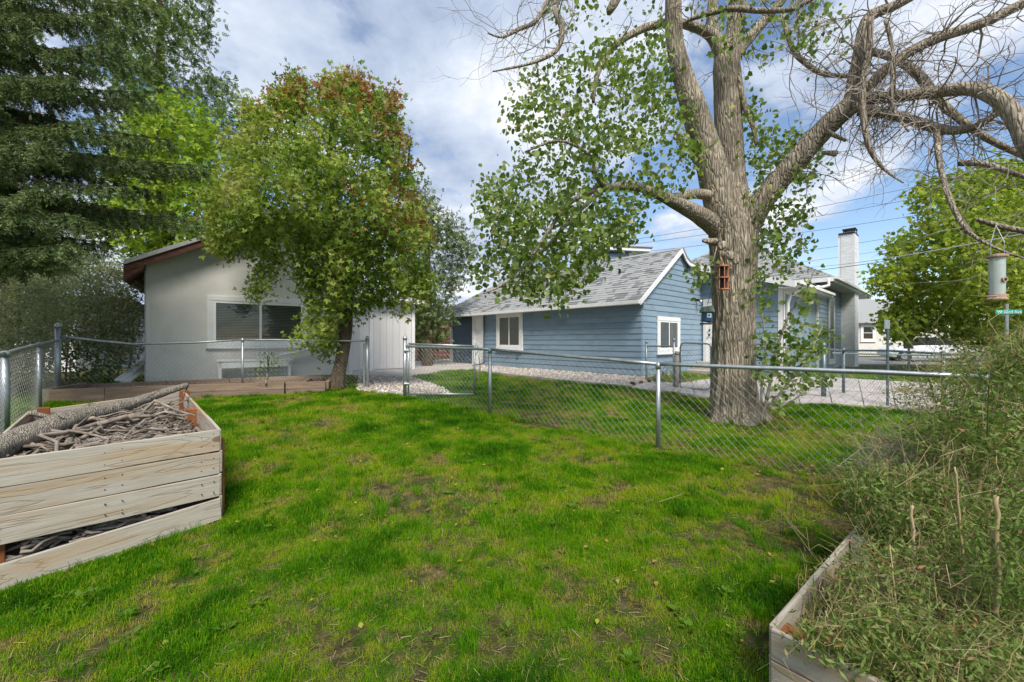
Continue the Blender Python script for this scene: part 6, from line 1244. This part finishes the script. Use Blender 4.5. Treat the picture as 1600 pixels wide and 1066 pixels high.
# ------------------------------------------------------------------ feeders
fd = empty('bird_feeder', P(1130, 453, 6.35), 'orange copper wire bird feeder hanging against the big trunk', 'bird feeder', 'bird feeders'); fc_ = P(1130, 453, 6.38); mm = 1 / F0 * 6.38
for z_, r in ((36 * mm, 9 * mm), (18 * mm, 9 * mm), (0, 9 * mm)):
    b = MB(); b.lathe(fc_ + Z * z_, [(.001, 0), (r, 0), (r, .018), (.001, .02)], 14); b.build('tray', M['copper'], fd)
for a in range(6): b = MB(); o_ = np.array((math.cos(a * 1.047 + .3), math.sin(a * 1.047 + .3), 0)) * 7.5 * mm; b.tube([fc_ + o_, fc_ + o_ + Z * 36 * mm], .008, 6); b.build('rod', M['copper'], fd)
b = MB(); b.tube([fc_ + Z * 37 * mm, fc_ + Z * 43 * mm], [.02, .004], 6); b.tube([fc_ + Z * 43 * mm, fc_ + Z * 60 * mm + (0, .12, 0)], .003, 4); b.build('hook', M['copper'], fd)
b = MB(); b.tube([fc_ + Z * .01, fc_ + Z * 35 * mm], 4.5 * mm, 12); b.build('seed_tube', M['plain_dark'], fd)
fd2 = empty('bird_feeder', P(1560, 470, 2.85), 'clear plastic tube bird feeder with rusty cap hanging at the right', 'bird feeder', 'bird feeders'); c_ = P(1558, 468, 2.9); m2 = 2.9 / F0
b = MB(); b.lathe(c_ - Z * .0, [(.001, -.006), (12 * m2, -.004), (12 * m2, .006), (10 * m2, .012), (9.5 * m2, .035), (.001, .036)], 18); b.build('tray', M['rust'], fd2, smooth=False)
b = MB(); b.tube([c_ + Z * .035, c_ + Z * 66 * m2], 9 * m2, 20, cap=False); b.build('tube', M['plastic'], fd2, smooth=True)
b = MB(); b.lathe(c_ + Z * 65 * m2, [(.001, 0), (12 * m2, 0), (12.5 * m2, .008), (12 * m2, .02), (.001, .03)], 18); b.build('lid', M['rust'], fd2)
b = MB(); b.tube([c_ + (-.0, -.05, 30 * m2), c_ + (0, -.036, 30 * m2)], .018, 12); b.build('port', M['rust'], fd2); b = MB(); b.tube([c_ + (-.0, -.052, 30 * m2), c_ + (0, -.045, 30 * m2)], .010, 10); b.build('port_hole', M['plain_dark'], fd2)
b = MB(); b.tube([c_ + (-.105, -.02, .02), c_ + (.02, -.03, .025)], .003, 5); b.tube([c_ + (.012, -.04, .04), c_ + (.02, -.05, .07), c_ + (.03, -.04, .08)], .002, 4); b.build('perch', M['rust'], fd2)
b = MB(); top = P(1556, 352, 2.98); b.tube([c_ + (-.045, 0, 68 * m2), c_ + (-.045, 0, 88 * m2), top], .0018, 4); b.tube([c_ + (.05, 0, 68 * m2), c_ + (.05, 0, 90 * m2), top], .0018, 4); b.build('hanger', M['galv'], fd2)
bh = empty('bird_house', P(1107, 505, 7.0), 'small blue birdhouse with grey green roof hanging left of the trunk', 'birdhouse'); c_ = P(1108, 504, 6.75); m3 = 6.75 / F0
b = MB(); b.hexa([c_ + (-7 * m3, 0, 2 * m3), c_ + (7 * m3, 0, 0), c_ + (7 * m3, .14, 0), c_ + (-7 * m3, .14, 2 * m3), c_ + (-6 * m3, 0, 17 * m3), c_ + (6 * m3, 0, 17 * m3), c_ + (6 * m3, .14, 17 * m3), c_ + (-6 * m3, .14, 17 * m3)]); b.build('box', M['blue'], bh, bevel=.01)
b = MB(); b.hexa([c_ + (-9 * m3, -.03, 16 * m3), c_ + (9 * m3, -.03, 16 * m3), c_ + (9 * m3, .17, 16 * m3), c_ + (-9 * m3, .17, 16 * m3), c_ + (-7 * m3, 0, 25 * m3), c_ + (6 * m3, 0, 27 * m3), c_ + (6 * m3, .14, 27 * m3), c_ + (-7 * m3, .14, 25 * m3)]); b.build('roof', M['greygreen'], bh, bevel=.01)
b = MB(); s_ = 3.4 * m3; cc_ = c_ + (0, -.006, 11 * m3); b.box(cc_ + (-s_, 0, -s_), (2 * s_, 0, 0), (0, .006, 0), (0, 0, 2 * s_)); b.build('door_plate', M['vinyl'], bh); b = MB(); b.tube([cc_ + (0, -.003, 0), cc_ + (0, .001, 0)], 1.4 * m3, 10); b.build('entrance_hole', M['plain_dark'], bh)
b = MB(); b.box(c_ + (-9 * m3, -.02, -3 * m3), (15 * m3, 0, 0), (0, .15, 0), (0, 0, 2.5 * m3)); b.build('perch_board', M['post_wood'], bh); b = MB(); b.tube([c_ + (0, .07, 27 * m3), P(1118, 430, 6.8)], .004, 4); b.build('hanger', M['black'], bh)
# ------------------------------------------------------------------ grass
def blades(name, n, rad, h0, h1, w_, seed, bend=.5, flop=.3):
    rs = np.random.default_rng(seed); b = MB()
    for i in range(n):
        a = rs.random() * 6.28; r = rad * math.sqrt(rs.random()); x, y = r * math.cos(a), r * math.sin(a); h = rs.uniform(h0, h1); th = rs.random() * 6.28; dx_, dy_ = math.cos(th), math.sin(th); bd_ = h * bend * rs.uniform(.3, 1.6); wx, wy = -dy_ * w_ * .5, dx_ * w_ * .5
        if rs.random() < flop: bd_ = h * 1.6; h *= .45
        b.ta = rs.random(); m1 = (x + dx_ * bd_ * .3, y + dy_ * bd_ * .3, h * .6)
        b.add([(x - wx, y - wy, -.01), (x + wx, y + wy, -.01), (m1[0] + wx * .8, m1[1] + wy * .8, m1[2]), (m1[0] - wx * .8, m1[1] - wy * .8, m1[2]), (x + dx_ * bd_, y + dy_ * bd_, h)], [(0, 1, 2, 3), (3, 2, 4)])
    me = b.mesh(name); me.materials.append(M['grass']); return bpy.data.objects.new(name, me)
gcol = bpy.data.collections.new('grass_tufts')
for i in range(5): gcol.objects.link(blades('grass_tuft', 34, .075, .022, .055, .0045, 100 + i))
gcol2 = bpy.data.collections.new('tall_grass_tufts')
for i in range(4): gcol2.objects.link(blades('tall_grass_tuft', 30, .06, .05, .12, .005, 200 + i, bend=.7, flop=.15))
def gn_scatter(name, pts, scale, tint, coll, label, cat='grass'):
    me = bpy.data.meshes.new(name); me.vertices.add(len(pts)); me.vertices.foreach_set('co', np.asarray(pts, np.float32).ravel())
    for nm, v in (('sc', scale), ('tint', tint), ('rz', RNG.random(len(pts)) * 6.28)): a = me.attributes.new(nm, 'FLOAT', 'POINT'); a.data.foreach_set('value', np.asarray(v, np.float32))
    me.update(); me.materials.append(M['grass']); o = bpy.data.objects.new(name, me); COL.objects.link(o); tag(o, label, cat, kind='stuff')
    g = bpy.data.node_groups.new(name + '_scatter', 'GeometryNodeTree'); g.interface.new_socket('Geometry', in_out='INPUT', socket_type='NodeSocketGeometry'); g.interface.new_socket('Geometry', in_out='OUTPUT', socket_type='NodeSocketGeometry')
    gi = g.nodes.new('NodeGroupInput'); go = g.nodes.new('NodeGroupOutput'); ip_ = g.nodes.new('GeometryNodeInstanceOnPoints'); ci = g.nodes.new('GeometryNodeCollectionInfo'); ci.inputs['Collection'].default_value = coll; ci.inputs['Separate Children'].default_value = True; ci.inputs['Reset Children'].default_value = True
    mp_ = g.nodes.new('GeometryNodeMeshToPoints'); L = g.links.new; L(gi.outputs[0], mp_.inputs[0]); L(mp_.outputs[0], ip_.inputs['Points']); L(ci.outputs[0], ip_.inputs['Instance']); ip_.inputs['Pick Instance'].default_value = True
    def attr(nm): a = g.nodes.new('GeometryNodeInputNamedAttribute'); a.data_type = 'FLOAT'; a.inputs['Name'].default_value = nm; return a.outputs['Attribute']
    L(attr('sc'), ip_.inputs['Scale']); cx_ = g.nodes.new('ShaderNodeCombineXYZ'); L(attr('rz'), cx_.inputs[2]); L(cx_.outputs[0], ip_.inputs['Rotation']); L(ip_.outputs[0], go.inputs[0])
    md = o.modifiers.new('scatter', 'NODES'); md.node_group = g; return o
excl = [[tuple(G(x, y)[:2]) for x, y in pl_] for pl_ in (GRAVEL, DRIVE, STRIP, WN + WF[::-1])]
excl.append([tuple(p) for p in (FR, FL, RL, RR)]); excl.append([tuple(p) for p in (WC, far, fr_, nr_)]); excl.append([tuple(tp(k, w_, 0)[:2]) for k, w_ in ((0, 0), (1, 0), (1, 1.2), (0, 1.2))])
excl.append([tuple(K(a, c, 0)[:2]) for a, c in ((0, -.1), (4.9, -.1), (4.9, 6), (0, 6))]); excl.append([tuple(F(t, s, 0)[:2]) for t, s in ((-2.5, 4), (0, 4), (0, 0), (10.5, 0), (10.5, 8), (-2.5, 18), (-3.5, 10))]); excl.append([tuple(Q(s, c, 0)[:2]) for s, c in ((-1, 0), (2.3, 0), (2.3, 4), (-1, 4))])
PX = lambda x, y: 800 + x / np.maximum(y, .1) * F0
def py_of(x, y): return 533 - (gz(x, y) - CH) / np.maximum(y, .1) * F0
def sample(n, x0, x1, y0, y1): 
    x = RNG.uniform(x0, x1, n); y = RNG.uniform(y0, y1, n); ok = (np.abs(x) < 1.35 * y + 1.0)
    for e_ in excl: ok &= ~inpoly(x, y, e_)
    return x[ok], y[ok]
xs, ys, ss = [], [], []
for (n, x0, x1, y0, y1, s_) in ((26000, -4.5, 4.5, 1.2, 3.2, .8), (42000, -8, 8, 3.2, 6, 1.0), (38000, -10, 11, 6, 10, 1.25), (14000, -11, 14, 10, 16, 1.7)):
    a, c = sample(n, x0, x1, y0, y1); xs.append(a); ys.append(c); ss.append(np.full(len(a), s_))
gx_, gy_, gs_ = map(np.concatenate, (xs, ys, ss)); gpx, gpy = PX(gx_, gy_), py_of(gx_, gy_)
def blob(cx_, cy_, rx, ry): return np.exp(-(((gpx - cx_) / rx) ** 2 + ((gpy - cy_) / ry) ** 2))
pat = fbm(gx_, gy_, .9, 4); pat2 = fbm(gx_ + 40, gy_, 2.6, 3); pat3 = fbm(gx_, gy_ + 70, 6, 2)
bare = .9 * blob(1230, 830, 110, 45) + .75 * blob(1150, 668, 110, 16) + .55 * blob(1060, 700, 120, 16) + .5 * blob(860, 662, 120, 9) + .5 * blob(1180, 740, 90, 25) + .5 * blob(1150, 930, 60, 50) + .35 * blob(650, 780, 160, 40) + .35 * blob(700, 1000, 200, 60) + .3 * blob(1300, 720, 80, 30)
lush = .9 * blob(620, 645, 270, 22) + .5 * blob(520, 700, 200, 40) + .8 * blob(700, 600, 80, 14) + .4 * blob(1330, 650, 100, 12) + .5 * blob(850, 770, 120, 40) + .4 * blob(150, 930, 160, 60) + .3 * blob(450, 830, 120, 80)
yel = .7 * blob(1200, 690, 260, 35) + .8 * blob(1250, 780, 120, 40) + .5 * blob(1050, 600, 160, 25) + .4 * blob(540, 618, 60, 8) + .35 * blob(850, 900, 200, 60)
dens = np.clip(.74 + 1.8 * (pat - .5) + 1.3 * (pat2 - .5) - .85 * bare + .3 * lush, .20, 1)
kp_ = RNG.random(len(gx_)) < dens; tint = np.clip(.47 - 1.4 * (pat2 - .5) - 1.0 * (pat - .5) + .5 * (pat3 - .5) + .25 * yel + .22 * bare - .02 * lush - .10 * np.clip((gpy - 780) / 120, 0, 1) + RNG.normal(0, .09, len(gx_)), 0, 1); tint = np.where(RNG.random(len(gx_)) < .12, np.clip(tint + .4, 0, 1), tint)
sc_ = gs_ * .9 * np.clip(.85 + 1.3 * (pat2 - .47) + .25 * lush - .35 * bare, .45, 1.6)
pts = np.stack([gx_, gy_, gb(gx_, gy_)], 1)[kp_]; gn_scatter('lawn_grass', pts, sc_[kp_], tint[kp_], gcol, 'short green lawn grass covering the yard')
tl = RNG.random(len(gx_)) < np.clip((pat3 - .53) * .9 + .10 * lush * (pat2 > .5) + .0, 0, .30) * (gpy > 600)
# rougher clumps by the box, fence foot and bed edges
pts2 = np.stack([gx_, gy_, gb(gx_, gy_)], 1)[tl]; gn_scatter('tall_grass', pts2, gs_[tl] * RNG.uniform(.5, .95, tl.sum()), np.clip(.28 + RNG.normal(0, .13, tl.sum()) + .3 * yel[tl], 0, 1), gcol2, 'taller darker grass clumps scattered through the lawn')
print('grass', kp_.sum(), tl.sum())
# broad leaf weeds in the lawn and fallen leaves
wp, wd_, ws, wti = [], [], [], []
for (x, y) in [(770, 790), (700, 775), (800, 800), (950, 765), (880, 765), (735, 725), (690, 700), (640, 640), (560, 700), (1115, 765), (1050, 745), (960, 720), (730, 800), (120, 940), (150, 930), (250, 1050), (60, 960), (1060, 960), (830, 700), (420, 790), (1150, 1000), (1000, 850), (900, 790)] + [(RNG.uniform(80, 1250), RNG.uniform(650, 1050)) for _ in range(40)]:
    p = G(x, y)
    for k in range(RNG.integers(7, 14)): a = RNG.random() * 6.28; wp.append(p + (math.cos(a) * .015, math.sin(a) * .015, .02)); wd_.append((math.cos(a), math.sin(a), RNG.uniform(.2, .9))); ws.append(RNG.uniform(.02, .05)); wti.append(RNG.uniform(.3, .7))
o = leafmesh('lawn_weeds', wp, wd_, ws, T_OVAL, M['leaf_lawnweed'], tint=wti, roll=.2, upb=1.5); tag(o, 'broad leaved weeds dotted through the lawn', 'weeds', kind='stuff')
n = 1500; x, y = sample(n, -7, 9, 2, 12); lpx, lpy = PX(x, y), py_of(x, y); p = np.stack([x, y, gb(x, y) + .03], 1); o = leafmesh('fallen_leaves', p, np.stack([RNG.normal(size=len(x)), RNG.normal(size=len(x)), RNG.normal(size=len(x)) * .2], 1), RNG.uniform(.02, .05, len(x)), T_OVAL, M['litter'], tint=np.clip(RNG.normal(.2, .25, len(x)), 0, 1), roll=.4, upb=1.5); tag(o, 'small yellow fallen leaves scattered over the lawn', 'fallen leaves', kind='stuff')
p = []; 
for (cx_, cy_, r, n) in ((1180, 655, .5, 160), (1110, 650, .3, 60), (525, 612, .5, 120), (1265, 740, .25, 14), (430, 622, .9, 60), (590, 600, .6, 60), (1420, 700, .4, 40)):
    q = G(cx_, cy_); a = RNG.normal(size=(n, 2)) * r * .6; xx = q[0] + a[:, 0]; yy = q[1] + a[:, 1] * .6; p.append(np.stack([xx, yy, gb(xx, yy) + .03], 1))
p = np.vstack(p); o = leafmesh('brown_leaf_litter', p, np.stack([RNG.normal(size=len(p)), RNG.normal(size=len(p)), RNG.normal(size=len(p)) * .3], 1), RNG.uniform(.03, .07, len(p)), T_OVAL, M['litter'], tint=RNG.uniform(.4, 1, len(p)), roll=.5, upb=1.2); tag(o, 'dry brown leaves gathered round the trunks and along the fence', 'leaf litter', kind='stuff')
b = MB()
for (x0, y0, x1, y1) in ((1030, 790, 1140, 745), (1020, 752, 1120, 790), (1300, 700, 1180, 720)):
    b.ta = .3; b.tube(wig(G(x0, y0) + Z * .03, G(x1, y1) + Z * .03, 7, .06), np.linspace(.006, .002, 7), 5); 
o = b.build('fallen_twigs', M['straw']); tag(o, 'thin fallen twigs lying on the lawn near the front fence post', 'twigs', kind='stuff')
# dry thatch bits between the blades
x, y = [], []
for (n, x0, x1, y0, y1) in ((8000, -4, 4, 1.2, 3.5), (9000, -7, 7, 3.5, 7.5)): a_, c_2 = sample(n, x0, x1, y0, y1); x.append(a_); y.append(c_2)
x = np.concatenate(x); y = np.concatenate(y); o = leafmesh('thatch', np.stack([x, y, gb(x, y) + .012], 1), np.stack([RNG.normal(size=len(x)), RNG.normal(size=len(x)), RNG.normal(size=len(x)) * .15], 1), RNG.uniform(.02, .06, len(x)), (np.array([(0, -.03, 0), (1, -.02, 0), (1, .02, 0), (0, .03, 0)]), [(0, 1, 2, 3)]), M['straw'], tint=RNG.uniform(.1, .8, len(x)), roll=.4, upb=1.5); tag(o, 'dry straw bits lying between the grass blades', 'thatch', kind='stuff')
# crushed stones
def stones(name, poly, n, label, r0=.012, r1=.035):
    tmpl_v = np.array([(1, 0, 0), (-1, 0, 0), (0, 1, 0), (0, -1, 0), (0, 0, 1), (0, 0, -.6)]); tf = [(4, 0, 2), (4, 2, 1), (4, 1, 3), (4, 3, 0)]
    pg = [tuple(G(x, y)[:2]) for x, y in poly]; x = RNG.uniform(min(q[0] for q in pg), max(q[0] for q in pg), n * 3); y = RNG.uniform(min(q[1] for q in pg), max(q[1] for q in pg), n * 3); ok = inpoly(x, y, pg); x, y = x[ok][:n], y[ok][:n]
    o = leafmesh(name, np.stack([x, y, gz(x, y) + .03], 1), RNG.normal(size=(len(x), 3)) * (1, 1, .1), RNG.uniform(r0, r1, len(x)), (tmpl_v, tf), M['gravel_stone'], roll=.2, upb=2); tag(o, label, 'gravel', kind='stuff')
M['gravel_stone'] = tintmat('gravel_stones', [(0, (.22, .19, .16)), (.5, (.42, .36, .31)), (1, (.62, .58, .54))], trans=0, rough=.9)
stones('gravel', STRIP, 5000, 'pale pinkish crushed stones in the strip along the blue wall'); stones('gravel', GRAVEL, 2200, 'grey gravel in the gate opening')
